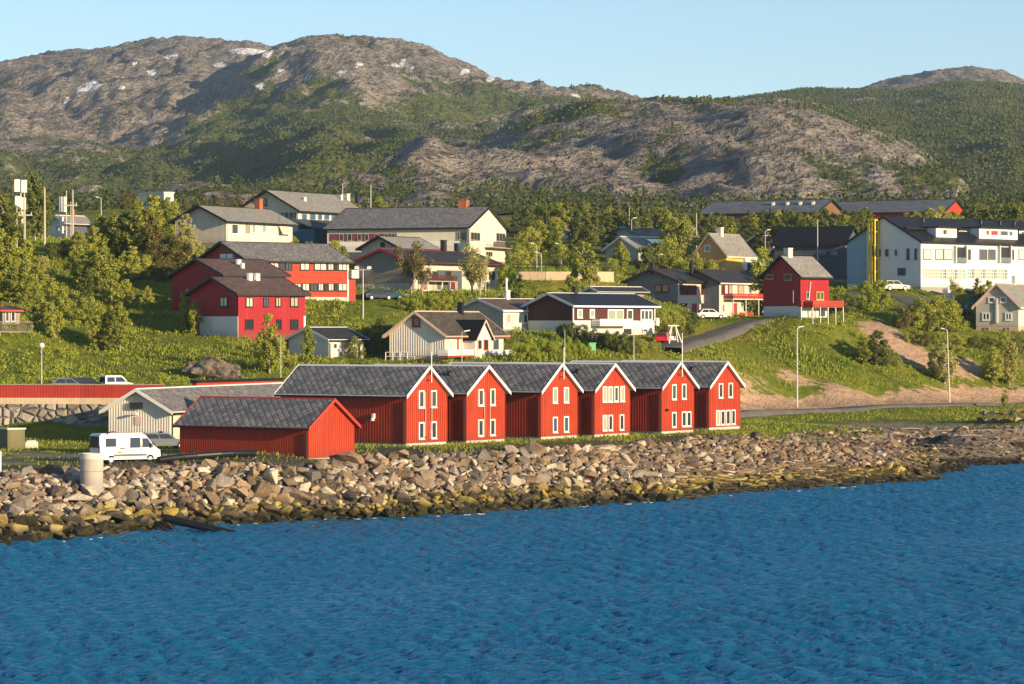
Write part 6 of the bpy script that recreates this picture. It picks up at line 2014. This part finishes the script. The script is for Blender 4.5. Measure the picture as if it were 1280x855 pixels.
# beach stones, seaweed rows and driftwood on the right
vv, ff, n = [], [], 0
for _ in range(6500):
    px = r.uniform(980, 1330)
    py = r.uniform(528, 576)
    p = ground(px, py) if _ < 0 else None
    D = r.uniform(300, 365)
    X = (px - CX) / F * D
    s = .10 + .45 * r.random() ** 4
    vv.append((X, D, s))
zz = tz([q[0] for q in vv], [q[1] for q in vv])
V2 = []
for (X, D, s), z in zip(vv, zz):
    if not (-.25 < z < 4.0): continue
    V, Fa = ROCKV[r.randrange(18)]
    Rm, eu = rotm(r)
    sc = np.array([s * 1.3, s, s * .7])
    V2.append((V * sc) @ Rm.T + np.array([X, D, z + s * .1]))
    ff.append(Fa + n)
    n += len(V)
tag(np_mesh('beach_stones', np.concatenate(V2), np.concatenate(ff), M['rock']), 'loose stones and seaweed scattered over the small beach', None, None, 'stuff')
for k, (px, py, rz, L_) in enumerate(((1120, 545, .3, 5), (1160, 549, .15, 4), (1075, 541, .6, 3.5), (1185, 541, -.1, 4.5), (1215, 546, .4, 3), (1140, 538, .2, 3), (1235, 540, .1, 4))):
    q = ground(px, py)
    b = MB()
    b.tube((-L_ / 2, 0, .12), (0, r.uniform(-.15, .15), .2), .07, .10, 7); b.tube((0, 0, .19), (L_ / 2, .1, .12), .10, .05, 7)
    o = b.build('driftwood_log', M['old_wood']); o.location = q; o.rotation_euler.z = rz
    tag(o, ['longest driftwood log in the middle of the beach', 'driftwood log beside the longest log on the beach', 'driftwood log nearest the seawall end of the beach', 'pale driftwood log below the shore road lamp by the pale birch', 'short driftwood log close to the water on the beach', 'short driftwood log under the grassy beach bank', 'driftwood log at the right edge of the beach'][k], 'driftwood log', 'driftwood logs on the beach')
# stacked stone blocks of the old pier at the right edge
ks = 0
for row in range(2):
    for k in range(7):
        px = 1226 + k * 11 + row * 5
        q = ground(px, 530)
        b = MB()
        b.box(-.55, .55, -.5, .5, 0, .55)
        V, Fa = ROCKV[12 + (k + row) % 6]
        o = bpy.data.objects.new('pier_stone', ROCKM[12 + (k + row) % 6]); C.objects.link(o)
        o.location = q + Vector((0, 0, .45 + .85 * row)); o.scale = (.85, .8, .95); o.rotation_euler = (0, 0, r.uniform(0, 3))
        tag(o, ('lower' if row == 0 else 'upper') + ' block in the dark stacked stones at the right end of the beach', 'stone', 'stacked stones at the end of the beach')
# the big boulder on the left bank
V, Fa = rock_geo(901, 1.0, 3, 16)
q = ground(275, 474)
sc = np.array([84 / F * q.y / 2 / .95, 2.6, 36 / F * q.y / 1.25])
V = V * sc
bm_ = np_mesh('big_boulder', V, Fa, M['rock_plain'])
bm_.location = q + Vector((0, 1.0, .7))
bm_.rotation_euler = (0, .12, 0)
tag(bm_, 'huge lone grey boulder lying on the grassy left bank above the storehouse', 'boulder')

# ------------------------------------------------------------------ trees
tr = np.random.default_rng(21)


def leaf_quads(clumps, n, size, flat=0.0):
    """n small leaf sprays spread through ellipsoid clumps: (centre, radii)"""
    c = np.array([q[0] for q in clumps]); rad = np.array([q[1] for q in clumps])
    w = (rad[:, 0] * rad[:, 1] * rad[:, 2]) ** .67
    k = tr.choice(len(clumps), n, p=w / w.sum())
    d = tr.normal(size=(n, 3)); d /= np.linalg.norm(d, axis=1)[:, None]
    p = c[k] + d * rad[k] * (tr.uniform(.05, 1.35, (n, 1)) ** .6)
    nrm = d * 1.0 + tr.normal(size=(n, 3)) * .55 + np.array([0, 0, .25])     # sprays face outward from their clump
    a = np.cross(nrm, tr.normal(size=(n, 3))); a /= np.linalg.norm(a, axis=1)[:, None]
    b = np.cross(nrm, a); b /= np.linalg.norm(b, axis=1)[:, None]
    s = size * tr.uniform(.6, 1.35, (n, 1))
    q = np.stack([p - a * s, p - b * s * .55, p + a * s, p + b * s * .55], 1)
    return q.reshape(-1, 3), np.arange(n * 4).reshape(n, 4)


def tree_shape(kind, seed):
    """clumps and limbs of one tree 8 m high"""
    r = random.Random(seed)
    cl, limbs = [], []
    Ht = 8.0
    if kind == 'birch':
        lean = r.uniform(-.3, .3)
        limbs.append(((0, 0, -1), (lean * .5, 0, 4.2), .17, .10)); limbs.append(((lean * .5, 0, 4.2), (lean, 0, 7.4), .10, .03))
        n = 44
        for k in range(n):
            z = .6 + 6.9 * (k + .5) / n
            prof = math.sin(math.pi * min(1, (z - .2) / 8.2)) ** .8 * (1.15 if z < 5 else 1)
            a = k * 2.4 + r.uniform(-.5, .5)
            rr = 1.75 * prof * r.random() ** .5 * r.uniform(.8, 1.1)
            c = (lean * z / 8 + rr * math.cos(a), rr * math.sin(a), z + r.uniform(-.3, .3))
            s = r.uniform(.3, .68) * (.55 + .5 * prof)
            cl.append((c, (s, s, s * r.uniform(.75, 1.1))))
            if k % 2: limbs.append(((lean * z / 8, 0, max(.8, z - .9)), c, .05, .015))
        cl.append(((lean, 0, 7.5), (.45, .45, .6)))
    elif kind == 'round':
        limbs += [((0, 0, -1), (0, 0, 2.2), .28, .2), ((0, 0, 2.2), (1, .3, 4.6), .14, .05), ((0, 0, 2.2), (-1.1, -.2, 4.5), .14, .05)]
        for k in range(46):
            z = r.uniform(1.0, 7.4)
            prof = math.sin(math.pi * (z / 8.4)) ** .6
            a, rr = r.uniform(0, 6.28), 2.9 * prof * r.uniform(.35, 1.0)
            c = (rr * math.cos(a), rr * math.sin(a), z)
            s = r.uniform(.5, 1.05)
            cl.append((c, (s, s, s * .8)))
            if k % 2: limbs.append(((0, 0, max(1, z * .5)), c, .07, .02))
    elif kind == 'bush':
        for k in range(42):
            a, rr = r.uniform(0, 6.28), 3.7 * r.random() ** .6
            z = r.uniform(.6, 6.6) * (1 - .5 * (rr / 3.9) ** 2)
            s = r.uniform(.55, 1.15)
            c = (rr * math.cos(a), rr * math.sin(a), z)
            cl.append((c, (s, s, s * .85)))
            if k % 3 == 0: limbs.append(((r.uniform(-.3, .3), r.uniform(-.3, .3), -1), c, .08, .03))
    elif kind == 'sparse':
        limbs.append(((0, 0, -1), (0, 0, 1.6), .2, .16))
        for k in range(15):
            a, t = k * 2.4, r.uniform(.35, 1)
            tip = (2.5 * t * math.cos(a) * r.uniform(.4, 1), 2.5 * t * math.sin(a) * r.uniform(.4, 1), 2.6 + 5.2 * r.uniform(.35, 1))
            limbs.append(((0, 0, 1.2 + .3 * r.random()), (tip[0] * .5, tip[1] * .5, tip[2] * .6), .08, .05))
            limbs.append(((tip[0] * .5, tip[1] * .5, tip[2] * .6), tip, .05, .015))
            s = r.uniform(.5, .95)
            cl.append((tip, (s, s, s * 1.15)))
            cl.append(((tip[0] * .65, tip[1] * .65, tip[2] * .72), (s * .8, s * .8, s)))
    elif kind == 'pine':
        limbs.append(((0, 0, -1), (0, 0, 7.7), .16, .03))
        for k in range(20):
            z = 1.0 + 6.6 * k / 19
            rr = (1.55 * (1 - z / 8.6) + .15) * r.uniform(.5, 1)
            a = k * 2.4
            c = (rr * math.cos(a), rr * math.sin(a), z)
            s = (.85 * (1 - z / 10) + .12) * r.uniform(.75, 1.1)
            cl.append((c, (s, s, s * .55)))
        cl.append(((0, 0, 7.7), (.2, .2, .5)))
    return cl, limbs
NLEAF = {'birch': 4600, 'round': 5600, 'bush': 4800, 'sparse': 2400, 'pine': 2600}
LSIZE = {'birch': .185, 'round': .20, 'bush': .205, 'sparse': .165, 'pine': .165}
crowns, trunks = {}, {}
def variant(kind, k, leafm, barkm):
    if (kind, k) not in crowns:
        cl, limbs = tree_shape(kind, 300 + k * 17 + len(kind))
        v, f = leaf_quads(cl, NLEAF[kind], LSIZE[kind])
        crowns[(kind, k)] = (v, f)
        b = MB()
        for p0, p1, a, c in limbs: b.tube(p0, p1, a, c, 6, 0, False)
        trunks[(kind, k)] = b
    key = (kind, k, leafm)
    if key not in crowns:
        v, f = crowns[(kind, k)]
        me = bpy.data.meshes.new('crown')
        me.from_pydata(v.tolist(), [], f.tolist())
        me.materials.append(M[leafm])
        crowns[key] = me
    kt = (kind, k, barkm)
    if kt not in trunks:
        b = trunks[(kind, k)]
        me = bpy.data.meshes.new('trunk')
        me.from_pydata(b.v, [], b.f)
        me.materials.append(M[barkm])
        trunks[kt] = me
    return crowns[key], trunks[kt]


LAND = [('the plank deck at the left edge', 20, 400), ('the leaning pole at the far left', 21, 315), ('the radio masts', 70, 270), ('the white roofed house among the poles', 88, 288), ('the short white post', 164, 335), ('the flat roofed house', 195, 246),
        ('the cream white house', 262, 285), ('the crimson houses', 290, 390), ('the big lone boulder', 275, 455), ('the globe street lamp', 52, 450), ('the grassy bank above the red fence', 150, 440), ('the small white house', 405, 435), ('the lawn lamp pole', 454, 385),
        ('the grey house with the carport', 540, 345), ('the beige house', 560, 425), ('the white house with the brown roof', 650, 395), ('the brown house', 760, 400), ('the tan retaining wall', 700, 345), ('the blue edged house', 790, 305), ('the terraced houses', 870, 375),
        ('the yellow house', 910, 315), ('the tall red house', 1000, 355), ('the dark hall', 1010, 300), ('the white flats', 1170, 320), ('the car beside the flats', 1118, 358), ('the pale grey gabled house', 1245, 395), ('the sandy patch', 1120, 430), ('the shore road lamp nearer the boathouses', 997, 470),
        ('the shore road lamp by the sandy bank', 1187, 460), ('the long far hall with the red gable', 1150, 262), ('the far brown hall', 1000, 262), ('the large cream building', 480, 290), ('the upper tan roofed building', 385, 258), ('the driveway', 880, 425), ('the purple house', 950, 300), ('the foot of the mountain', 700, 275)]
TREES = []
def T(px, yb, yt, kind, leaf, wide=1.0, D=None, bark='bark'):
    TREES.append((px, yb, yt, kind, leaf, wide, D, bark))
B_, Dk, Pa, Br, Pi, He = 'leaf_birch', 'leaf_dark', 'leaf_pale', 'leaf_brown', 'leaf_pine', 'leaf_hedge'
# left slope, from the top row down
for px, yb, yt, kd, lf, wd in (
        (4, 330, 228, 'birch', Dk, 1.1), (17, 320, 246, 'birch', Dk, 1.0), (44, 300, 216, 'birch', Dk, .9), (53, 300, 228, 'birch', Dk, .8), (-8, 350, 255, 'birch', B_, 1.1), (9, 352, 286, 'birch', B_, 1.2), (32, 350, 290, 'birch', B_, 1.1),
        (54, 352, 309, 'bush', Pa, .8), (47, 375, 322, 'birch', B_, 1.2), (12, 378, 325, 'birch', B_, 1.2), (28, 380, 318, 'birch', B_, 1.1), (-6, 378, 330, 'birch', B_, 1.2), (62, 398, 340, 'birch', B_, 1.1), (78, 402, 352, 'birch', B_, 1.2), (48, 412, 348, 'birch', B_, 1.2), 
        (66, 424, 372, 'birch', B_, 1.1),  (122, 440, 374, 'birch', B_, 1.1), (137, 441, 380, 'birch', Dk, 1.1), (150, 438, 370, 'birch', B_, 1.0), (110, 405, 352, 'bush', B_, .9),
        (100, 328, 284, 'round', B_, 1.0), (117, 325, 276, 'birch', B_, 1.3), (128, 318, 262, 'birch', B_, 1.3), (142, 322, 258, 'birch', B_, 1.2), (156, 322, 255, 'birch', Dk, 1.2), (172, 322, 252, 'birch', B_, 1.3), (186, 318, 256, 'birch', Br, 1.3), (96, 352, 300, 'birch', B_, 1.3), (112, 362, 298, 'birch', B_, 1.3), (130, 368, 300, 'birch', B_, 1.2),
         (162, 352, 300, 'birch', B_, 1.2), (176, 350, 304, 'bush', B_, .9), (195, 342, 290, 'bush', Br, 1.1), (214, 336, 286, 'bush', Br, 1.1), (205, 352, 312, 'bush', Br, .9), (186, 305, 243, 'birch', B_, 1.2), (200, 300, 246, 'birch', Dk, 1.2), (214, 296, 252, 'birch', B_, 1.2),
        (84, 320, 292, 'bush', Dk, 1.0), (66, 325, 296, 'bush', Dk, .9), (108, 378, 330, 'birch', Dk, 1.0), (140, 390, 330, 'birch', B_, 1.1), (155, 395, 342, 'birch', B_, 1.1), (184, 400, 352, 'birch', B_, 1.0),
        (232, 322, 268, 'birch', Pa, 1.0), (247, 325, 284, 'bush', Pa, .7), (233, 412, 363, 'birch', B_, .85), (243, 420, 376, 'birch', B_, .8), (275, 418, 388, 'birch', Pa, .9), (337, 466, 393, 'birch', B_, .9), (327, 462, 420, 'birch', B_, .9), (350, 462, 418, 'birch', B_, .9), (386, 456, 408, 'birch', B_, .8), (318, 448, 425, 'bush', B_, .8), (362, 462, 436, 'bush', B_, .7)):
    T(px, yb, yt + (.14 * (yb - yt) if px < 212 and yb > 315 else 0), kd, lf, wd)
# middle
for px, yb, yt, kd, lf, wd, D in (
        (514, 368, 306, 'sparse', Br, 1.15, 424), (590, 366, 307, 'sparse', Pa, 1.15, 424), (600, 366, 318, 'sparse', Pa, 1.0, 423), (528, 366, 322, 'sparse', Br, 1.0, 422), (450, 430, 394, 'bush', B_, .9, None), (432, 436, 398, 'bush', Dk, .9, None), (466, 440, 400, 'bush', Dk, 1.0, None), (476, 425, 392, 'bush', Dk, .9, None), (443, 448, 415, 'bush', Dk, .8, None),
        (505, 388, 362, 'bush', B_, .8, None), (522, 392, 366, 'bush', He, .8, None), (540, 390, 364, 'bush', B_, .9, None), (556, 388, 362, 'bush', B_, .8, None), (574, 388, 364, 'bush', B_, .8, None), (612, 382, 358, 'bush', B_, .9, None), (640, 378, 352, 'bush', B_, .9, None), (655, 380, 354, 'bush', B_, .9, None), (672, 376, 354, 'bush', B_, .9, None), (690, 378, 358, 'bush', B_, .9, None),
        (730, 372, 302, 'birch', B_, 1.15, 440), (722, 372, 335, 'bush', B_, .8, 436), (740, 372, 330, 'birch', Pa, 1.0, 438), (776, 358, 302, 'birch', B_, 1.2, 470), (764, 352, 318, 'bush', B_, .8, 465), (660, 330, 284, 'round', B_, .8, 500), (676, 320, 276, 'birch', B_, 1.2, 520), (690, 318, 282, 'birch', Dk, 1.2, 520), (648, 330, 300, 'bush', B_, .9, 470), (700, 325, 300, 'bush', B_, 1.0, 480), (715, 330, 304, 'bush', Dk, 1.0, 475),
        (822, 345, 302, 'round', Dk, .85, 475), (838, 342, 298, 'round', B_, .85, 478), (806, 345, 308, 'round', Dk, .8, 472), (852, 325, 272, 'round', B_, .8, 520), (866, 330, 284, 'birch', Pa, 1.2, 505), (836, 318, 280, 'birch', B_, 1.2, 525), (858, 345, 312, 'bush', B_, .9, 470), (874, 345, 316, 'bush', B_, .9, 470), (890, 345, 318, 'bush', B_, .9, 470), (952, 342, 310, 'birch', B_, 1.1, 455), (944, 345, 320, 'bush', Dk, .9, 452),
        (630, 345, 320, 'bush', He, .9, 455), (640, 352, 328, 'bush', He, .8, 448)):
    T(px, yb, yt, kd, lf, wd, D)
# hedges round the white and brown houses, built bush by bush
for px, yb, yt, lf in ((646, 452, 424, He), (658, 452, 416, He), (671, 452, 415, He), (684, 452, 415, He), (697, 451, 415, He), (710, 450, 417, He), (723, 448, 419, He), (733, 447, 425, He), (705, 425, 398, Dk), (716, 428, 399, Dk), (728, 430, 401, Dk), (741, 433, 403, Dk), (754, 436, 405, Dk), (768, 440, 407, Dk), (780, 442, 412, Dk), (790, 444, 416, Dk), (802, 442, 418, B_), (814, 440, 418, B_), (822, 438, 424, B_),
                       (826, 415, 384, B_), (836, 414, 382, B_), (847, 412, 384, He), (858, 411, 386, Dk), (869, 410, 388, Dk), (832, 425, 402, Br), (848, 424, 404, Br), (862, 420, 402, Br)):
    T(px, yb, yt, 'bush', lf, .75)
# right
for px, yb, yt, kd, lf, wd, D in (
        (1084, 392, 352, 'round', He, .95, 450), (1100, 392, 350, 'round', He, .95, 452), (1060, 392, 362, 'bush', Dk, .8, None), (1046, 390, 366, 'bush', Dk, .7, None), (1050, 372, 352, 'bush', He, .8, None), (1128, 410, 372, 'bush', Br, .8, None), (1156, 412, 360, 'bush', B_, .95, None), (1172, 414, 362, 'bush', B_, 1.0, None), (1188, 414, 368, 'bush', B_, .9, None), (1145, 412, 376, 'bush', B_, .8, None),
        (1095, 458, 414, 'birch', Dk, 1.5, None), (1080, 456, 420, 'birch', B_, 1.3, None), (1107, 458, 424, 'bush', Dk, .7, None), (1170, 474, 432, 'birch', Pa, 1.1, None), (1181, 480, 430, 'birch', Pa, 1.2, None), (1163, 470, 440, 'bush', B_, .8, None), (1243, 480, 434, 'birch', B_, 1.3, None), (1262, 482, 430, 'birch', Pa, 1.1, None), (1234, 474, 444, 'bush', B_, .8, None), (1256, 510, 488, 'birch', B_, .9, None),
        (1215, 435, 412, 'bush', Dk, 1.0, None), (1235, 438, 415, 'bush', Dk, 1.0, None), (1255, 440, 416, 'bush', B_, 1.0, None), (1274, 440, 414, 'bush', Dk, 1.0, None), (1140, 428, 402, 'bush', B_, .9, None), (1152, 434, 408, 'bush', Br, .9, None), (1172, 432, 410, 'bush', B_, .9, None), (1195, 440, 414, 'bush', B_, .9, None), (1200, 376, 354, 'bush', B_, .7, 462), (1222, 372, 348, 'birch', Dk, 1.0, 468), (1234, 372, 350, 'birch', B_, 1.0, 468), (1192, 372, 346, 'sparse', Pa, .8, 468), (1120, 458, 438, 'bush', B_, .7, None)):
    T(px, yb, yt, kd, lf, wd, D)
# wood between the town and the mountains
wr_ = random.Random(77)
def belt(n, x0, x1, ytop, hpx, D0, D1, kinds):
    for k in range(n):
        px = x0 + (x1 - x0) * (k + wr_.uniform(.1, .9)) / n
        D = wr_.uniform(D0, D1)
        yt = ytop(px) + wr_.uniform(-5, 5)
        kd, lf, wd = wr_.choice(kinds)
        q = at(px, D)
        yb = HY - F * (q.z - H) / D
        T(px, yb, min(yb - hpx * .7, yt), kd, lf, wd * wr_.uniform(.85, 1.15), D)
mixed = [('pine', Pi, 1.2), ('pine', Pi, 1.0), ('birch', Dk, 1.2), ('birch', Dk, 1.3), ('round', Dk, .8), ('birch', B_, 1.2)]
belt(46, 636, 1085, lambda p: 262 - 6 * math.sin((p - 640) / 70), 24, 575, 640, mixed)
belt(20, 640, 1090, lambda p: 272, 24, 540, 575, mixed)
belt(10, 1130, 1210, lambda p: 262, 16, 560, 600, [('birch', B_, 1.2), ('birch', Pa, 1.2), ('round', B_, .8)])
belt(12, 1205, 1300, lambda p: 257, 20, 560, 610, [('pine', Pi, 1.3), ('round', Dk, .9), ('birch', Dk, 1.2)])
belt(12, 150, 300, lambda p: 246, 16, 585, 640, [('birch', B_, 1.2), ('birch', Dk, 1.2), ('birch', Br, 1.1)])
belt(8, 345, 480, lambda p: 238 if p < 395 else 250, 14, 600, 640, [('birch', B_, 1.2), ('pine', Pi, 1.1)])
belt(16, 930, 1075, lambda p: 263, 16, 585, 608, mixed)
belt(10, 900, 985, lambda p: 285, 18, 565, 600, mixed)
belt(7, 355, 430, lambda p: 296, 12, 440, 452, [('bush', Dk, .9), ('bush', B_, .9)])

KN = {'birch': 'birch_tree', 'round': 'broad_tree', 'bush': 'bush', 'sparse': 'slender_tree', 'pine': 'pine_tree'}
LN = {B_: 'yellow green', Dk: 'dark green', Pa: 'pale green', Br: 'brownish', Pi: 'dark', He: 'bright green'}
KW = {'birch': 'birch', 'round': 'broad crowned tree', 'bush': 'bush', 'sparse': 'thin leaved tree', 'pine': 'pine'}
placed = []
for i, (px, yb, yt, kd, lf, wd, D, bk) in enumerate(TREES):
    q = ground(px, yb) if D is None else at(px, D)
    if D is not None: yb = HY - F * (q.z - H) / q.y
    hpx = yb - yt
    h = hpx / F * q.y
    if h < .8: continue
    name, dist = None, 1e9
    for nm, lx, ly in LAND:
        d = (px - lx) ** 2 + ((yb + yt) / 2 - ly) ** 2 * 2.2
        if d < dist: name, dist = nm, d
    placed.append([i, q, h, kd, lf, wd, name, px, yb])
byl = {}
for t in placed: byl.setdefault((KW[t[3]], LN[t[4]], t[6]), []).append(t)
ORD = ['', 'second ', 'third ', 'fourth ', 'fifth ', 'sixth ', 'seventh ', 'eighth ', 'ninth ', 'tenth ', 'eleventh ', 'twelfth ', 'thirteenth ', 'fourteenth ', 'fifteenth ', 'sixteenth ', 'seventeenth ', 'eighteenth ']
for (kw, ln, land), L in byl.items():
    L.sort(key=lambda t: -t[2] / t[1].y)
    for k, t in enumerate(L):
        if len(L) == 1: lab = f'{ln} {kw} by {land}'
        else:
            rank = 'smallest ' if k == len(L) - 1 else ORD[min(k, 17)] + 'tallest '
            lab = f'{rank}{ln} {kw} by {land}'
        t.append(lab)
for i, q, h, kd, lf, wd, land, px, yb, lab in placed:
    rr = random.Random(i)
    cm, tm = variant(kd, i % (5 if kd in ('birch', 'bush') else 3), lf, 'bark_pale' if kd in ('birch', 'sparse') else 'bark')
    s = h / 8.0
    root = thing(KN[kd], lab, 'tree' if kd != 'bush' else 'bush', q, rr.uniform(0, 6.28), {'pine': 'pines of the wood behind the town', 'bush': 'bushes on the town slope'}.get(kd, 'trees on the town slope'))
    root.scale = (s * wd, s * wd, s)
    for nm, me in (('trunk', tm), ('crown', cm)):
        o = bpy.data.objects.new(nm, me)
        C.objects.link(o)
        o.parent = root

# ------------------------------------------------------------------ grass and low growth of the slopes
ROADS = [np.array([(p.co.x, p.co.y) for p in o.data.vertices]) for o in scene.objects if o.name in ('shore_road', 'driveway', 'flats_road')]
def free(x, y):
    ok = np.ones(len(x), bool)
    for k, (px, py, D, th, pl, pr_) in SITES.items():
        o = W(px, py, D)
        u, v = hdir(th, 'R'), hdir(th, 'L')
        lr, ll = abs(along((o.x, o.y), u, pr_)), min(40, abs(along((o.x, o.y), v, pl)))
        if k.startswith('boat') and k != 'boat1': ll = 12
        a = (x - o.x) * u[0] + (y - o.y) * u[1]
        b_ = (x - o.x) * v[0] + (y - o.y) * v[1]
        ok &= ~((a > -.2) & (a < lr + .2) & (b_ > -.2) & (b_ < ll + .2))
    for R_ in ROADS:
        for i in range(0, len(R_), 7 * 2):
            c = R_[i + 3] if i + 3 < len(R_) else R_[i]
            ok &= ((x - c[0]) ** 2 + (y - c[1]) ** 2 > 3.3 ** 2)
    return ok
def lookup(A, x, y):
    i = np.clip(np.searchsorted(gy, y) - 1, 0, len(gy) - 1)
    j = np.clip((x - gx[0]).astype(int), 0, len(gx) - 1)
    return A[i, j]
N = 260000
y = 236 + (480 - 236) * tr.random(N) ** .8
x = (tr.uniform(-40, 1320, N) - CX) / F * y
z = lookup(GZ2, x, y)
keep = (z > 3.6) & (lookup(sand, x, y) < .35) & (lookup(gravel, x, y) < .45) & (fbm(x / 7, y / 7, 3) > -.32) & free(x, y)
x, y, z = x[keep], y[keep], z[keep]
n = len(x)
hh = tr.uniform(.10, .34, n) * (1 + .8 * np.clip(fbm(x / 11 + 5, y / 11, 2), -.5, 1)) * np.where(lookup(lawn, x, y) > .5, .35, 1) * np.where(z < 5.2, .7, 1)
az = tr.uniform(0, 6.28, n)
w = hh * tr.uniform(.18, .42, n)
ex, ey = np.cos(az), np.sin(az)
lx, ly = tr.normal(0, .25, n) * hh, tr.normal(0, .25, n) * hh
zb_ = tz(x, y) - .12
v = np.stack([np.stack([x - ex * w, y - ey * w, zb_], 1), np.stack([x + ex * w, y + ey * w, zb_], 1), np.stack([x + ex * w * .5 + lx, y + ey * w * .5 + ly, zb_ + hh + .12], 1), np.stack([x - ex * w * .3 + lx, y - ey * w * .3 + ly, zb_ + hh * .8 + .12], 1)], 1)
tag(np_mesh('grass', v.reshape(-1, 3), np.arange(4 * n).reshape(n, 4), M['grass_blades']), 'tufts of rough grass on the slopes and around the boathouses', None, None, 'stuff')
# low shrubs and weeds
vv, ff, n0 = [], [], 0
cnt = 0
while cnt < 950:
    yy = tr.uniform(330, 480); px = tr.uniform(-30, 1310)
    xx = (px - CX) / F * yy
    if lookup(GZ2, np.array([xx]), np.array([yy]))[0] < 5.4 or lookup(sand, np.array([xx]), np.array([yy]))[0] > .3 or lookup(lawn, np.array([xx]), np.array([yy]))[0] > .3 or not free(np.array([xx]), np.array([yy]))[0]: continue
    if fbm(np.array([xx / 14 + 3]), np.array([yy / 14]), 3)[0] < .02 and tr.random() < .75: continue
    s = tr.uniform(.35, 1.05)
    zz = tz1(xx, yy)
    v, f = leaf_quads([((xx + tr.normal() * s * .5, yy + tr.normal() * s * .5, zz + s * tr.uniform(.1, .6)), (s * .8, s * .8, s * .55)) for _ in range(3)], 95, .125)
    vv.append(v); ff.append(f + n0); n0 += len(v); cnt += 1
tag(np_mesh('undergrowth', np.concatenate(vv), np.concatenate(ff), M['leaf_hedge']), 'low shrubs and weeds covering the town slopes', None, None, 'stuff')

# ------------------------------------------------------------------ air between the camera and the mountains
hz = bpy.data.materials.new('haze')
hz.use_nodes = True
hz.node_tree.nodes.clear()
out = hz.node_tree.nodes.new('ShaderNodeOutputMaterial')
pv = hz.node_tree.nodes.new('ShaderNodeVolumePrincipled')
pv.inputs['Color'].default_value = (0.62, 0.80, 1.0, 1)
pv.inputs['Density'].default_value = HAZE
pv.inputs['Anisotropy'].default_value = 0.2
hz.node_tree.links.new(pv.outputs[0], out.inputs['Volume'])
M['haze'] = hz
b = MB()
b.box(-3100, 3100, -3100, 5400, -6.5, 480)
o = b.build('haze', hz)
tag(o, 'thin blue air between the shore and the mountains', None, None, 'stuff')
